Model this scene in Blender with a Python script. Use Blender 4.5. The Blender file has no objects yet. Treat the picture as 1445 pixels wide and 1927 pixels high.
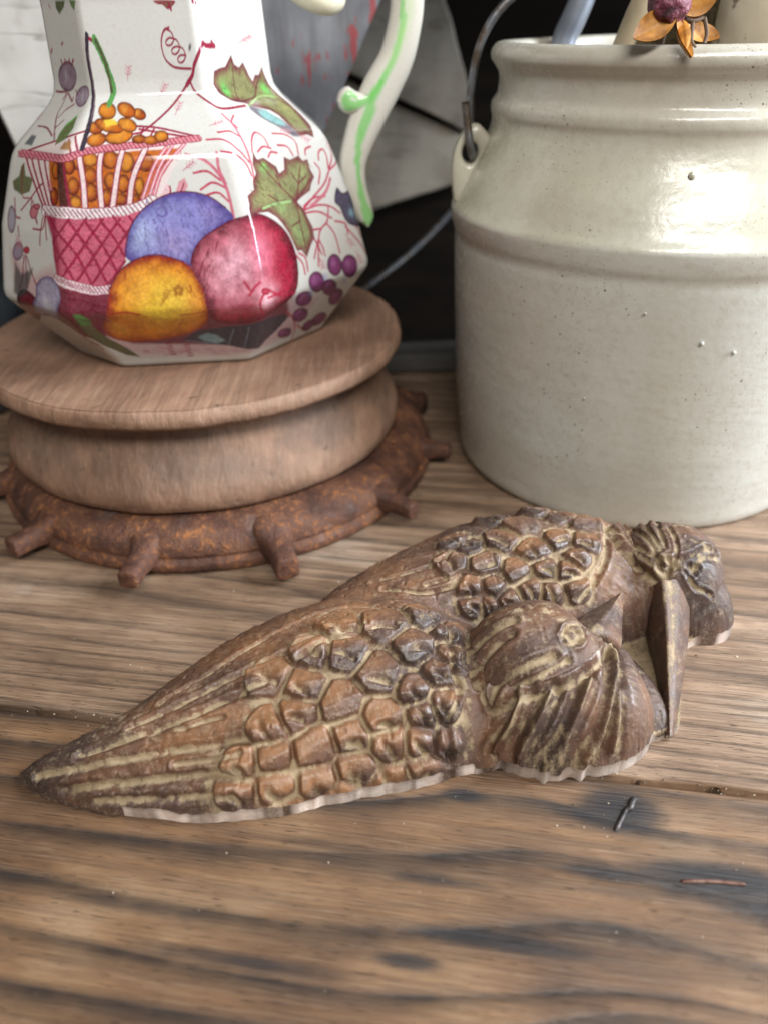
import bpy, math, random
import numpy as np

# ------------------------------------------------------------------ camera, world, lamps, exposure
scene = bpy.context.scene
PITCH = math.atan((1927 / 2 - 30) / 1450.0); ROLL = -0.025; CAM_H = 0.2
from mathutils import Matrix, Vector
_c, _s, _cp, _sp = math.cos(ROLL), math.sin(ROLL), math.cos(PITCH), math.sin(PITCH)
cam_data = bpy.data.cameras.new("camera"); cam = bpy.data.objects.new("camera", cam_data)
scene.collection.objects.link(cam); scene.camera = cam
right = (_c, _s * _sp, _s * _cp); up = (-_s, _c * _sp, _c * _cp); back = (0, -_cp, _sp)
cam.matrix_world = Matrix(((right[0], up[0], back[0], 0), (right[1], up[1], back[1], 0), (right[2], up[2], back[2], CAM_H), (0, 0, 0, 1)))
cam_data.sensor_fit = 'HORIZONTAL'; cam_data.sensor_width = 36; cam_data.lens = 36 * 1450 / 1445
cam_data.clip_start = 0.01; cam_data.clip_end = 20
cam_data.dof.use_dof = True; cam_data.dof.focus_distance = 0.26; cam_data.dof.aperture_fstop = 9

world = bpy.data.worlds.new("World"); scene.world = world; world.use_nodes = True
bg = world.node_tree.nodes["Background"]; bg.inputs[0].default_value = (1.0, 0.96, 0.90, 1); bg.inputs[1].default_value = 0.15

def area_lamp(name, loc, target, sx, sy, power, col):
    d = bpy.data.lights.new(name, 'AREA'); d.shape = 'RECTANGLE'; d.size = sx; d.size_y = sy; d.energy = power; d.color = col
    o = bpy.data.objects.new(name, d); scene.collection.objects.link(o); o.location = loc
    o.rotation_euler = (Vector(target) - Vector(loc)).to_track_quat('-Z', 'Y').to_euler()
    return o
area_lamp("window_light", (0.85, 0.20, 0.52), (0.0, 0.28, 0.06), 0.34, 0.75, 25.0, (0.86, 0.93, 1.0))
area_lamp("front_fill_light", (0.22, -0.78, 1.18), (0.0, 0.30, 0.05), 1.0, 0.34, 23.0, (1.0, 0.97, 0.92))  # broad frontal fill lamp, added without a known doorway

scene.view_settings.view_transform = 'Standard'; scene.view_settings.look = 'None'
scene.view_settings.exposure = 0.04; scene.view_settings.gamma = 1.0; scene.view_settings.use_curve_mapping = False

cy = scene.cycles
cy.max_bounces = 5; cy.diffuse_bounces = 3; cy.glossy_bounces = 2; cy.transmission_bounces = 2; cy.caustics_reflective = False; cy.caustics_refractive = False
cy.use_adaptive_sampling = True; cy.adaptive_threshold = 0.02

# ------------------------------------------------------------------ helpers
MM = 0.001
COL = scene.collection
rng = np.random.default_rng(7); random.seed(7)

def tag(o, label=None, cat=None, group=None, kind=None):
    if label: o["label"] = label
    if cat: o["category"] = cat
    if group: o["group"] = group
    if kind: o["kind"] = kind
    return o

def empty(name, loc=(0, 0, 0), label=None, cat=None, group=None, kind=None):
    o = bpy.data.objects.new(name, None); COL.objects.link(o); o.location = loc; o.empty_display_size = 0.01
    return tag(o, label, cat, group, kind)

def mesh_obj(name, V, Fc, mat, parent=None, smooth=True, attrs=None, normals=None, scale=MM):
    """V (n,3) in mm, Fc quads (m,4) array or list of tuples."""
    me = bpy.data.meshes.new(name)
    V = np.asarray(V, dtype=np.float64) * scale
    if isinstance(Fc, np.ndarray):
        n, k = Fc.shape
        me.vertices.add(len(V)); me.vertices.foreach_set("co", V.astype(np.float32).ravel())
        me.loops.add(n * k); me.loops.foreach_set("vertex_index", Fc.astype(np.int32).ravel())
        me.polygons.add(n); me.polygons.foreach_set("loop_start", np.arange(0, n * k, k, dtype=np.int32))
        me.polygons.foreach_set("loop_total", np.full(n, k, dtype=np.int32))
        me.update(calc_edges=True)
    else:
        me.from_pydata([tuple(v) for v in V], [], Fc); me.update()
    if smooth: me.polygons.foreach_set("use_smooth", np.ones(len(me.polygons), dtype=bool))
    if attrs:
        for an, a in attrs.items():
            a = np.asarray(a, dtype=np.float32)
            if a.ndim == 2:
                at = me.attributes.new(an, 'FLOAT_COLOR', 'POINT')
                at.data.foreach_set("color", np.concatenate([a, np.ones((len(a), 1), np.float32)], 1).ravel())
            else:
                at = me.attributes.new(an, 'FLOAT', 'POINT'); at.data.foreach_set("value", a.ravel())
    if normals is not None:
        me.normals_split_custom_set_from_vertices(normals.astype(np.float32).tolist())
    if mat: me.materials.append(mat)
    o = bpy.data.objects.new(name, me); COL.objects.link(o)
    if parent is not None: o.parent = parent
    return o

def grid_faces(nu, nv, wrap_u=False, wrap_v=False):
    """vertex index = i*nv + j"""
    iu = np.arange(nu if wrap_u else nu - 1); jv = np.arange(nv if wrap_v else nv - 1)
    I, J = np.meshgrid(iu, jv, indexing='ij'); I = I.ravel(); J = J.ravel()
    I2 = (I + 1) % nu; J2 = (J + 1) % nv
    return np.stack([I * nv + J, I2 * nv + J, I2 * nv + J2, I * nv + J2], 1)

def smooth_path(pts, n, closed=False):
    """Catmull-Rom through points, n samples"""
    P = np.asarray(pts, float); m = len(P)
    if closed: idx = lambda i: P[i % m]; segs = m
    else:
        E0 = 2 * P[0] - P[1]; E1 = 2 * P[-1] - P[-2]
        idx = lambda i: E0 if i < 0 else (E1 if i >= m else P[i]); segs = m - 1
    out = []
    for t in np.linspace(0, segs, n, endpoint=not closed):
        i = min(int(t), segs - 1); f = t - i
        a, b, c, d = idx(i - 1), idx(i), idx(i + 1), idx(i + 2)
        out.append(0.5 * ((2 * b) + (-a + c) * f + (2 * a - 5 * b + 4 * c - d) * f * f + (-a + 3 * b - 3 * c + d) * f ** 3))
    return np.array(out)

def vnoise(P, scale, seed=0, octaves=1):
    """value noise, P (...,2|3) -> [-1,1]"""
    P = np.asarray(P, float)
    if P.shape[-1] == 2: P = np.concatenate([P, np.zeros(P.shape[:-1] + (1,))], -1)
    tot = 0; amp = 1; norm = 0
    for o in range(octaves):
        Q = P / scale * (2 ** o) + 31.7 * o + 1000.0; i = np.floor(Q).astype(np.int64); f = Q - i; f = f * f * (3 - 2 * f)
        r = 0
        for dx in (0, 1):
            for dy in (0, 1):
                for dz in (0, 1):
                    h = (i[..., 0] + dx) * 374761393 + (i[..., 1] + dy) * 668265263 + (i[..., 2] + dz) * 2147483647 + (seed + o) * 974711
                    h = (h ^ (h >> 13)) * 1274126177; h = (h ^ (h >> 16)) & 0xffff
                    w = (f[..., 0] if dx else 1 - f[..., 0]) * (f[..., 1] if dy else 1 - f[..., 1]) * (f[..., 2] if dz else 1 - f[..., 2])
                    r = r + w * (h / 32767.5 - 1)
        tot = tot + amp * r; norm += amp; amp *= 0.5
    return tot / norm

def lathe(profile, n, center=(0, 0), wobble=None):
    """profile [(r,z)] -> verts, faces (closed around)"""
    prof = np.asarray(profile, float); th = np.linspace(0, 2 * np.pi, n, endpoint=False)
    R = prof[None, :, 0] + 0 * th[:, None]; Z = prof[None, :, 1] + 0 * th[:, None]
    T = th[:, None] + 0 * R
    if wobble is not None:
        R, Z = wobble(R, Z, T)
    V = np.stack([center[0] + R * np.cos(T), center[1] + R * np.sin(T), Z], -1).reshape(-1, 3)
    return V, grid_faces(n, len(prof), wrap_u=True)

def tube(path, radius, n=10, flat=1.0, cap=True, closed=False):
    P = np.asarray(path, float); m = len(P); r = np.broadcast_to(np.asarray(radius, float), (m,))
    T = np.gradient(P, axis=0)
    if closed: T = (np.roll(P, -1, 0) - np.roll(P, 1, 0))
    T /= np.linalg.norm(T, axis=1)[:, None] + 1e-12
    N = np.zeros_like(P); ref = np.array([0, 0, 1.0]) if abs(T[0][2]) < 0.9 else np.array([1.0, 0, 0])
    v = np.cross(T[0], ref); v /= np.linalg.norm(v)
    for i in range(m):
        v = v - T[i] * (v @ T[i]); v /= np.linalg.norm(v); N[i] = v
    B = np.cross(T, N); a = np.linspace(0, 2 * np.pi, n, endpoint=False)
    V = P[:, None, :] + r[:, None, None] * (np.cos(a)[None, :, None] * N[:, None, :] + flat * np.sin(a)[None, :, None] * B[:, None, :])
    F = grid_faces(m, n, wrap_u=closed, wrap_v=True); V = V.reshape(-1, 3)
    if cap and not closed:
        V = np.concatenate([V, P[:1], P[-1:]]); c0 = m * n; c1 = c0 + 1; j = np.arange(n); j2 = (j + 1) % n
        F = np.concatenate([F, np.stack([np.full(n, c0), j2, j, j], 1) * 1, np.stack([np.full(n, c1), (m - 1) * n + j, (m - 1) * n + j2, (m - 1) * n + j2], 1)])
        F = [tuple(dict.fromkeys(f)) for f in F.tolist()]
    return V, F

def box_beveled(sx, sy, sz, b=1.0, jit=0.0, seed=0):
    """axis aligned box centred in x,y, z from 0..sz with chamfered edges (rounded superbox)"""
    g = np.array([0, b, None], dtype=object)
    def axis(s): return [-s / 2, -s / 2 + b, s / 2 - b, s / 2]
    X, Y, Z = axis(sx), axis(sy), axis(sz)
    V = []; F = []; idx = {}
    def vid(p):
        k = tuple(round(c, 5) for c in p)
        if k not in idx: idx[k] = len(V); V.append(p)
        return idx[k]
    def pt(i, j, k):  # clamp to chamfer
        p = np.array([X[i], Y[j], Z[k]]); on = [i in (0, 3), j in (0, 3), k in (0, 3)]
        if sum(on) > 1:
            c = np.array([np.clip(p[0], X[1], X[2]), np.clip(p[1], Y[1], Y[2]), np.clip(p[2], Z[1], Z[2])]); d = p - c
            p = c + d / np.linalg.norm(d) * b
        return p
    for axis_i in range(3):
        for side in (0, 3):
            for a in range(3):
                for c in range(3):
                    q = []
                    for (da, dc) in ((0, 0), (1, 0), (1, 1), (0, 1)):
                        ijk = [0, 0, 0]; ijk[axis_i] = side; o = [k for k in range(3) if k != axis_i]
                        ijk[o[0]] = a + da; ijk[o[1]] = c + dc; q.append(vid(tuple(pt(*ijk))))
                    flip = (side == 3) ^ (axis_i == 1)
                    F.append(tuple(q if flip else q[::-1]))
    V = np.array(V, float)
    if jit: V += np.random.default_rng(seed).normal(0, jit, V.shape)
    V[:, 2] += sz / 2
    return V, F

# --- material shorthand
class Mat:
    def __init__(s, name):
        s.m = bpy.data.materials.new(name); s.m.use_nodes = True; s.t = s.m.node_tree; s.n = s.t.nodes
        s.p = s.n["Principled BSDF"]
    def link(s, a, b): s.t.links.new(a, b)
    def put(s, sock, v):
        if hasattr(v, 'links'): s.link(v, sock)
        elif v is not None:
            if isinstance(v, (tuple, list)) and len(v) == 3 and sock.type == 'RGBA': v = (*v, 1)
            sock.default_value = v
    def new(s, t, **kw):
        n = s.n.new(t)
        for k, v in kw.items(): setattr(n, k, v)
        return n
    def obj(s, scale=(1, 1, 1), rot=(0, 0, 0), loc=(0, 0, 0)):
        c = s.new('ShaderNodeTexCoord'); m = s.new('ShaderNodeMapping'); s.link(c.outputs['Object'], m.inputs[0])
        m.inputs['Scale'].default_value = scale; m.inputs['Rotation'].default_value = rot; m.inputs['Location'].default_value = loc
        return m.outputs[0]
    def attr(s, name, out='Fac'):
        a = s.new('ShaderNodeAttribute'); a.attribute_name = name; return a.outputs[out]
    def noise(s, vec, scale, detail=4, rough=0.55, dist=0.0, out=0):
        n = s.new('ShaderNodeTexNoise'); s.put(n.inputs['Vector'], vec); n.inputs['Scale'].default_value = scale
        n.inputs['Detail'].default_value = min(detail, 3); n.inputs['Roughness'].default_value = rough; n.inputs['Distortion'].default_value = dist
        return n.outputs[out]
    def voro(s, vec, scale, feature='F1', rand=1.0, out='Distance'):
        n = s.new('ShaderNodeTexVoronoi', feature=feature); s.put(n.inputs['Vector'], vec); n.inputs['Scale'].default_value = scale
        n.inputs['Randomness'].default_value = rand; return n.outputs[out]
    def ramp(s, fac, stops, interp='LINEAR'):
        r = s.new('ShaderNodeValToRGB'); s.put(r.inputs[0], fac); e = r.color_ramp; e.interpolation = interp
        while len(e.elements) < len(stops): e.elements.new(0.5)
        for el, (p, c) in zip(e.elements, stops):
            el.position = p
            if isinstance(c, (int, float)): c = (c, c, c)
            el.color = (*c, 1)
        return r.outputs[0]
    def mix(s, fac, a, b, mode='MIX'):
        n = s.new('ShaderNodeMix', data_type='RGBA', blend_type=mode); s.put(n.inputs[0], fac); s.put(n.inputs[6], a); s.put(n.inputs[7], b)
        return n.outputs[2]
    def math(s, op, a, b=0.0, c=None, clamp=False):
        n = s.new('ShaderNodeMath', operation=op, use_clamp=clamp); s.put(n.inputs[0], a); s.put(n.inputs[1], b)
        if c is not None: s.put(n.inputs[2], c)
        return n.outputs[0]
    def bump(s, h, strength=0.3, dist=0.001, normal=None):
        n = s.new('ShaderNodeBump'); s.put(n.inputs['Height'], h); n.inputs['Strength'].default_value = strength
        n.inputs['Distance'].default_value = dist
        if normal is not None: s.link(normal, n.inputs['Normal'])
        return n.outputs[0]
    def done(s, col=None, rough=None, bump=None, metal=None, spec=None, coat=None, coat_rough=None, sss=None):
        p = s.p.inputs
        s.put(p['Base Color'], col); s.put(p['Roughness'], rough)
        if bump is not None: s.link(bump, p['Normal'])
        if metal is not None: s.put(p['Metallic'], metal)
        if spec is not None: s.put(p['Specular IOR Level'], spec)
        if coat is not None: p['Coat Weight'].default_value = coat; p['Coat Roughness'].default_value = coat_rough or 0.05
        return s.m

# ------------------------------------------------------------------ tabletop
SEAM_ANG = math.atan2(148.8 - 192.5, 114.1 + 136.2)      # boards run slightly askew
ca, sa = math.cos(SEAM_ANG), math.sin(SEAM_ANG)
SEAM_O = np.array([0.0, 168.3])
def to_uw(x, y): return (x * ca + (y - SEAM_O[1]) * sa, -x * sa + (y - SEAM_O[1]) * ca)

# dark annual-ring lines of the near board, (x,y) in mm on the table; each line one step of the ring field
RING_LINES = [[(-123.6, 161.4), (-88.7, 157.1), (-54.6, 151.9), (-2.6, 147.5), (13.6, 150.4), (29.8, 150.3), (53.2, 145.5), (63.8, 140.2), (85.9, 134.8), (105.8, 129.6)], [(-117.1, 145.3), (-83.9, 139.9), (-59.7, 135.8), (-36.4, 132.3), (-2.8, 130.4), (19.8, 131.4), (36.6, 131.8), (49.8, 129.8), (61.5, 125.9), (70.0, 121.8), (83.2, 118.8), (98.6, 112.8)], [(-110.8, 129.8), (-86.6, 124.4), (-63.5, 119.4), (-41.4, 114.4), (-20.0, 111.0), (-3.1, 108.7), (14.1, 108.2), (31.7, 109.9), (45.6, 110.2), (62.3, 107.7), (74.4, 103.0), (91.6, 96.8)], [(-104.3, 113.9), (-74.3, 106.9), (-45.8, 100.3), (-19.1, 95.6), (1.9, 92.9), (19.9, 93.1), (39.4, 94.2), (58.5, 93.3), (73.1, 90.6), (87.1, 86.3)], [(-98.3, 98.9), (-70.6, 94.0), (-43.9, 89.2), (-18.5, 85.8), (6.5, 84.2), (19.0, 85.0), (34.3, 86.7), (47.4, 89.4), (60.3, 89.5), (72.1, 87.2), (85.2, 81.8)]]
def wood_material(name, near, seed):
    m = Mat(name); v = m.obj(loc=(seed * 0.37, seed * 0.11, 0))
    lay = lambda sx, sy, k=1.0: m.obj(scale=(sx, sy, 60), loc=(seed * k, seed * 0.3 * k, 0))
    warp = m.noise(lay(5, 60), 1.0, 2, 0.5); streak = m.noise(lay(9, 230, 1.3), 1.0, 3, 0.65); fib = m.noise(lay(38, 1500, 1.7), 1.0, 3, 0.7)
    patch = m.noise(lay(15, 26, 3.0), 1.0, 3, 0.65); pore = m.noise(lay(140, 2600, 2.2), 1.0, 2, 0.6); blot = m.noise(lay(24, 40, 4.0), 1.0, 3, 0.7)
    ring = m.math('ADD', m.attr('ring'), m.math('MULTIPLY', m.math('SUBTRACT', warp, 0.5), 0.36 if near else 0.55))
    ring = m.math('ADD', ring, m.math('MULTIPLY', m.math('SUBTRACT', streak, 0.5), 0.10 if near else 0.25))
    fr = m.math('FRACT', ring)
    if near:
        late = m.ramp(fr, [(0.0, 1.0), (0.08, 0.95), (0.24, 0.50), (0.52, 0.06), (0.84, 0.04), (0.95, 0.5), (1.0, 1.0)])
        base = m.ramp(patch, [(0.25, (0.085, 0.045, 0.027)), (0.42, (0.155, 0.083, 0.043)), (0.56, (0.240, 0.134, 0.068)), (0.74, (0.34, 0.220, 0.130))])
    else:
        late = m.ramp(fr, [(0.0, 1.0), (0.05, 0.75), (0.22, 0.16), (0.55, 0.0), (0.86, 0.10), (0.97, 0.6), (1.0, 1.0)])
        base = m.ramp(patch, [(0.25, (0.140, 0.086, 0.054)), (0.42, (0.245, 0.152, 0.094)), (0.58, (0.360, 0.240, 0.160)), (0.76, (0.50, 0.39, 0.30))])
    late = m.math('MULTIPLY', late, m.ramp(blot, [(0.30, 0.45), (0.60, 1.0)]))
    base = m.mix(m.ramp(streak, [(0.42, 0.0), (0.66, 0.50 if near else 0.85)]), base, (0.085, 0.050, 0.030) if near else (0.125, 0.076, 0.045))
    base = m.mix(m.ramp(fib, [(0.54, 0.0), (0.70, 0.28 if near else 0.50)]), base, (0.46, 0.335, 0.215))
    base = m.mix(m.ramp(fib, [(0.30, 0.55 if near else 0.80), (0.48, 0.0)]), base, (0.070, 0.042, 0.027))
    base = m.mix(m.math('MULTIPLY', late, 0.96 if near else 0.85), base, (0.026, 0.019, 0.016) if near else (0.055, 0.034, 0.023))
    st = m.ramp(m.math('ADD', m.attr('stain'), m.math('MULTIPLY', m.math('SUBTRACT', blot, 0.5), 0.5)), [(0.10, 0.0), (0.42, 0.80), (0.75, 0.97)])
    base = m.mix(m.math('MULTIPLY', st, m.ramp(m.attr('stain'), [(0.02, 0.0), (0.2, 1.0)])), base, (0.017, 0.016, 0.018))
    base = m.mix(m.ramp(pore, [(0.62, 0.0), (0.70, 0.8)]), base, (0.028, 0.019, 0.014))
    sc = m.noise(m.obj(scale=(520, 70, 60), rot=(0, 0, 0.30), loc=(seed, 5, 0)), 1.0, 2, 0.5)
    base = m.mix(m.math('MULTIPLY', m.ramp(sc, [(0.74, 0.0), (0.84, 1.0)]), 0.16), base, (0.50, 0.39, 0.27))
    dust = m.noise(v, 700, 2, 0.5)
    base = m.mix(m.ramp(dust, [(0.76, 0.0), (0.80, 0.7)]), base, (0.60, 0.52, 0.42))
    rough = m.ramp(streak, [(0.3, 0.36), (0.7, 0.58)]) if near else m.ramp(streak, [(0.3, 0.45), (0.7, 0.66)])
    h = m.math('ADD', m.math('MULTIPLY', streak, 0.8), m.math('ADD', m.math('MULTIPLY', late, -0.5 if near else 0.7), m.math('MULTIPLY', fib, 0.55)))
    h = m.math('SUBTRACT', h, m.math('MULTIPLY', m.ramp(pore, [(0.64, 0.0), (0.74, 1.0)]), 0.6))
    return m.done(base, rough, m.bump(h, 0.8, 0.0013), spec=0.5)

table = empty('tabletop', (0, 0, 0)); table["kind"] = "structure"
def plank(w0, w1, u0, u1, mat, ringf, stainf, nu, nw, name='plank', thick=24, edge=-1.5):
    """board in (u,w) coordinates, own object rotated with the grain along X"""
    w = np.linspace(w0, w1, nw); u = np.linspace(u0, u1, nu)
    U, Wd = np.meshgrid(u, w, indexing='ij')
    Z = 0.12 * vnoise(np.stack([U / 6, Wd], -1), 9, 3, 2) - 0.12
    d = np.minimum(Wd - w0, w1 - Wd)
    top = np.stack([U, Wd, Z], -1).reshape(-1, 3)
    ring = ringf(U, Wd).ravel(); stain = stainf(U, Wd).ravel()
    F = grid_faces(nu, nw)
    # rounded long edges and sides (profile swept along u)
    e_ = -edge; prof = [(0, 0), (-e_ * 0.35, -0.12 * e_), (-e_ * 0.75, -e_ * 0.5), (-e_, -e_ * 1.2), (-e_, -thick)]
    Vs = [top]; Fs = [F]; rs = [ring]; ss = [stain]; off = len(top)
    for side in (0, 1):
        wj = w0 if side == 0 else w1; sg = 1 if side == 0 else -1
        base = top.reshape(nu, nw, 3)[:, 0 if side == 0 else -1, :]
        wob = 0.7 * vnoise(np.stack([u, 0 * u + wj], -1), 22, 5, 3) + 0.25 * vnoise(np.stack([u, 0 * u + wj], -1), 5, 6, 2)
        P = np.stack([np.stack([base[:, 0], base[:, 1] + sg * px * (1 + (0 if k == 0 else wob * 0.5)), base[:, 2] + pz], -1) for k, (px, pz) in enumerate(prof)], 1)
        n = len(prof); Vs.append(P.reshape(-1, 3)); f = grid_faces(nu, n) + off
        Fs.append(f if side == 1 else f[:, ::-1]); off += nu * n
        rs.append(np.repeat(ring.reshape(nu, nw)[:, 0 if side == 0 else -1], n)); ss.append(np.repeat(stain.reshape(nu, nw)[:, 0 if side == 0 else -1], n))
    o = mesh_obj(name, np.concatenate(Vs), np.concatenate(Fs), mat, table, True, {'ring': np.concatenate(rs), 'stain': np.concatenate(ss)})
    o.location = (SEAM_O[0] * MM, SEAM_O[1] * MM, 0); o.rotation_euler = (0, 0, SEAM_ANG)
    return o

def blobs(lst):
    def f(U, Wd):
        s = 0 * U
        for (x, y, au, aw, k) in lst:
            cu, cw = to_uw(x, y); s = np.maximum(s, k * np.exp(-(((U - cu) / au) ** 2 + ((Wd - cw) / aw) ** 2)))
        return s
    return f

def ring_near(U, Wd):
    if not RING_LINES: return -Wd / 14.0
    lines = []
    for L in RING_LINES:
        q = np.array([to_uw(x, y) for x, y in L]); o = np.argsort(q[:, 0]); lines.append(q[o])
    u = U[:, 0]; w = Wd[0]; out = np.zeros_like(U)
    W = np.array([np.interp(u, L[:, 0], L[:, 1]) for L in lines])            # (nlines, nu) descending w
    ker = np.exp(-np.linspace(-2, 2, 31) ** 2); ker /= ker.sum()
    W = np.array([np.convolve(np.pad(r, 15, mode='edge'), ker, 'valid') for r in W])
    vals = np.arange(1, len(lines) + 1).astype(float)
    for i in range(len(u)):
        ws = W[:, i][::-1]; vs = vals[::-1]
        ws = np.concatenate([[ws[0] - 90], ws, [ws[-1] + 40]]); vs = np.concatenate([[vs[0] + 6], vs, [vs[-1] - 3]])
        out[i] = np.interp(w, ws, vs)
    return out
NEAR_STAIN = [(68, 144, 11, 6.5, 0.95), (60, 142, 12, 3, 0.5), (90, 120.5, 22, 5.0, 1.0), (80, 123, 14, 3, 0.7), (110, 112, 20, 6.5, 0.95), (58, 124, 18, 2.4, 0.6), (3.5, 101.6, 8, 2.0, 0.6), (26, 106, 26, 2.2, 0.6), (-20, 135, 34, 1.6, 0.4), (22, 150.5, 6, 2.4, .7), (12, 123, 20, 2, .4), (-70, 118, 26, 2, .4), (-40, 103, 30, 2.4, .45)]
far_ring = lambda U, Wd: np.interp(Wd, [0, 6, 13, 19, 27, 33, 42, 56, 74, 90, 99, 110, 130, 160], [0, 1, 2, 3, 4, 5, 6, 7, 8, 9, 10, 11, 12, 13.5]) + 0.35 * vnoise(np.stack([U / 6, Wd], -1), 22, 11, 2) + 0.003 * U
plank(-150, -3.3, -520, 520, wood_material('board_wood_near', True, 1.3), ring_near, blobs(NEAR_STAIN), 480, 110, edge=-1.9)
wood_far = wood_material('board_wood_far', False, 4.1)
plank(2.4, 158, -520, 520, wood_far, far_ring, blobs([(-20, 260, 16, 2, 0.4)]), 380, 90)
plank(160.5, 300, -520, 520, wood_far, lambda U, Wd: Wd / 8 + 0.9 * vnoise(np.stack([U / 3, Wd], -1), 30, 12, 2), blobs([]), 60, 40)
plank(302.5, 350, -520, 520, wood_far, lambda U, Wd: Wd / 8 + 0.9 * vnoise(np.stack([U / 3, Wd], -1), 30, 13, 2), blobs([]), 60, 40)

# ------------------------------------------------------------------ dark back wall and old boards behind
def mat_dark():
    m = Mat('shade_dark_wood'); v = m.obj(scale=(3, 3, 20))
    n = m.noise(v, 3, 4); return m.done(m.ramp(n, [(0.3, (0.003, 0.0025, 0.002)), (0.7, (0.010, 0.007, 0.005))]), 0.9, spec=0.1)  # near-black colour holds the shade of the deep interior
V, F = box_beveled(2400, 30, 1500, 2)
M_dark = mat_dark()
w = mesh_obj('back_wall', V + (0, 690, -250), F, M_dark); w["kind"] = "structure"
V, F = box_beveled(30, 420, 900, 2); w = mesh_obj('side_light_block', V + (-390, 480, -250), F, M_dark); w["kind"] = "structure"  # unseen panel added to block ambient light from the left
V, F = box_beveled(2400, 330, 25, 2); w = mesh_obj('top_light_block', V + (0, 560, 330), F, M_dark); w["kind"] = "structure"  # unseen panel added to keep overhead light off the background

def mat_white_paint(name, dirty, seed, lo, hi, rot=0.0):
    m = Mat(name); v = m.obj(loc=(seed, seed * 2, 0)); along = m.obj(scale=(60, 60, 6), rot=(0, rot, 0), loc=(seed, 0, 0))
    cr = m.noise(m.obj(scale=(7, 7, 42), rot=(0, rot, 0), loc=(seed, 1, 0)), 1.0, 3, 0.5)
    base = m.ramp(m.noise(v, 22, 3, 0.6), [(0.3, lo), (0.6, hi)])
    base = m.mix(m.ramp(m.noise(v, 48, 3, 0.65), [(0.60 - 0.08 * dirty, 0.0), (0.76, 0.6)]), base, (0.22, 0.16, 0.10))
    crack = m.math('MULTIPLY', m.ramp(cr, [(0.485, 0.0), (0.50, 1.0), (0.515, 0.0)]), m.ramp(m.noise(v, 26, 2), [(0.4, 0.15), (0.6, 1.0)]))
    base = m.mix(m.math('MULTIPLY', crack, 0.7), base, (0.12, 0.10, 0.08))
    b = m.bump(m.math('ADD', m.math('MULTIPLY', crack, -0.8), m.math('MULTIPLY', m.noise(along, 1.0, 3), 0.4)), 0.5, 0.001)
    return m.done(base, 0.6, b)

def board(name, L, Wd, T, loc, rot, mat, label, cat, group=None, seed=0):
    V, F = box_beveled(L, Wd, T, 1.2, 0.25, seed); V[:, 2] -= T / 2
    o = mesh_obj(name, V, F, mat, None, False); o.location = [c * MM for c in loc]; o.rotation_euler = rot
    return tag(o, label, cat, group)
R = math.radians

# ------------------------------------------------------------------ stoneware jar
JX, JY = 131.6, 375.1
def mat_stoneware():
    m = Mat('salt_glazed_stoneware'); v = m.obj(); g = m.new('ShaderNodeSeparateXYZ'); c = m.new('ShaderNodeTexCoord'); m.link(c.outputs['Object'], g.inputs[0])
    z = g.outputs[2]
    patch = m.noise(v, 16, 5, 0.55)
    low = m.ramp(patch, [(0.30, (0.455, 0.435, 0.375)), (0.55, (0.500, 0.495, 0.445)), (0.75, (0.53, 0.53, 0.49))])
    upc = m.ramp(patch, [(0.30, (0.43, 0.395, 0.305)), (0.50, (0.490, 0.470, 0.375)), (0.75, (0.52, 0.51, 0.44))])
    zz = m.math('ADD', z, m.math('MULTIPLY', m.math('SUBTRACT', m.noise(v, 60, 3), 0.5), 0.004))
    base = m.mix(m.ramp(m.math('MULTIPLY', zz, 5.0), [(0.622, 0.0), (0.636, 1.0)]), low, upc)
    # lip and neck are greyer, pinkish
    base = m.mix(m.math('MULTIPLY', m.ramp(m.math('MULTIPLY', z, 5.0), [(0.76, 0.0), (0.84, 1.0)]), 0.6), base, (0.48, 0.445, 0.395))
    band = m.math('MULTIPLY', m.ramp(m.math('MULTIPLY', zz, 5.0), [(0.555, 0.0), (0.59, 1.0), (0.622, 1.0), (0.632, 0.0)]), m.ramp(m.noise(v, 9, 2), [(0.4, 0.0), (0.6, 0.6)]))
    base = m.mix(band, base, (0.37, 0.30, 0.255))
    mott = m.noise(v, 260, 3, 0.6)
    base = m.mix(m.ramp(mott, [(0.33, 0.22), (0.52, 0.0)]), base, (0.34, 0.30, 0.22))
    s1 = m.voro(v, 190); s2 = m.voro(m.obj(loc=(0.3, 0.1, 0.2)), 560); dens = m.noise(v, 24, 2)
    dd = m.math('MULTIPLY', m.ramp(dens, [(0.42, 0.05), (0.62, 1.0)]), 1.0)
    spots = m.math('MULTIPLY', m.ramp(s1, [(0.055, 1.0), (0.11, 0.0)]), dd)
    spots2 = m.math('MULTIPLY', m.ramp(s2, [(0.12, 0.75), (0.22, 0.0)]), dd)
    base = m.mix(m.math('MULTIPLY', spots, 0.9), base, (0.085, 0.05, 0.028)); base = m.mix(m.math('MULTIPLY', spots2, 0.7), base, (0.16, 0.105, 0.06))
    peel = m.noise(v, 330, 3, 0.55)
    h = m.math('SUBTRACT', peel, m.math('MULTIPLY', spots, 0.5))
    b = m.bump(h, 0.16, 0.0008); b = m.bump(m.noise(m.obj(scale=(1, 1, 4)), 14, 3), 0.10, 0.006, b)
    return m.done(base, m.ramp(peel, [(0.3, 0.17), (0.7, 0.30)]), b, spec=0.6)
M_stone = mat_stoneware()
jar = empty('stoneware_jar', (JX * MM, JY * MM, 0), 'tall cream speckled stoneware jar with eared shoulder and wire bail', 'jar')
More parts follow.
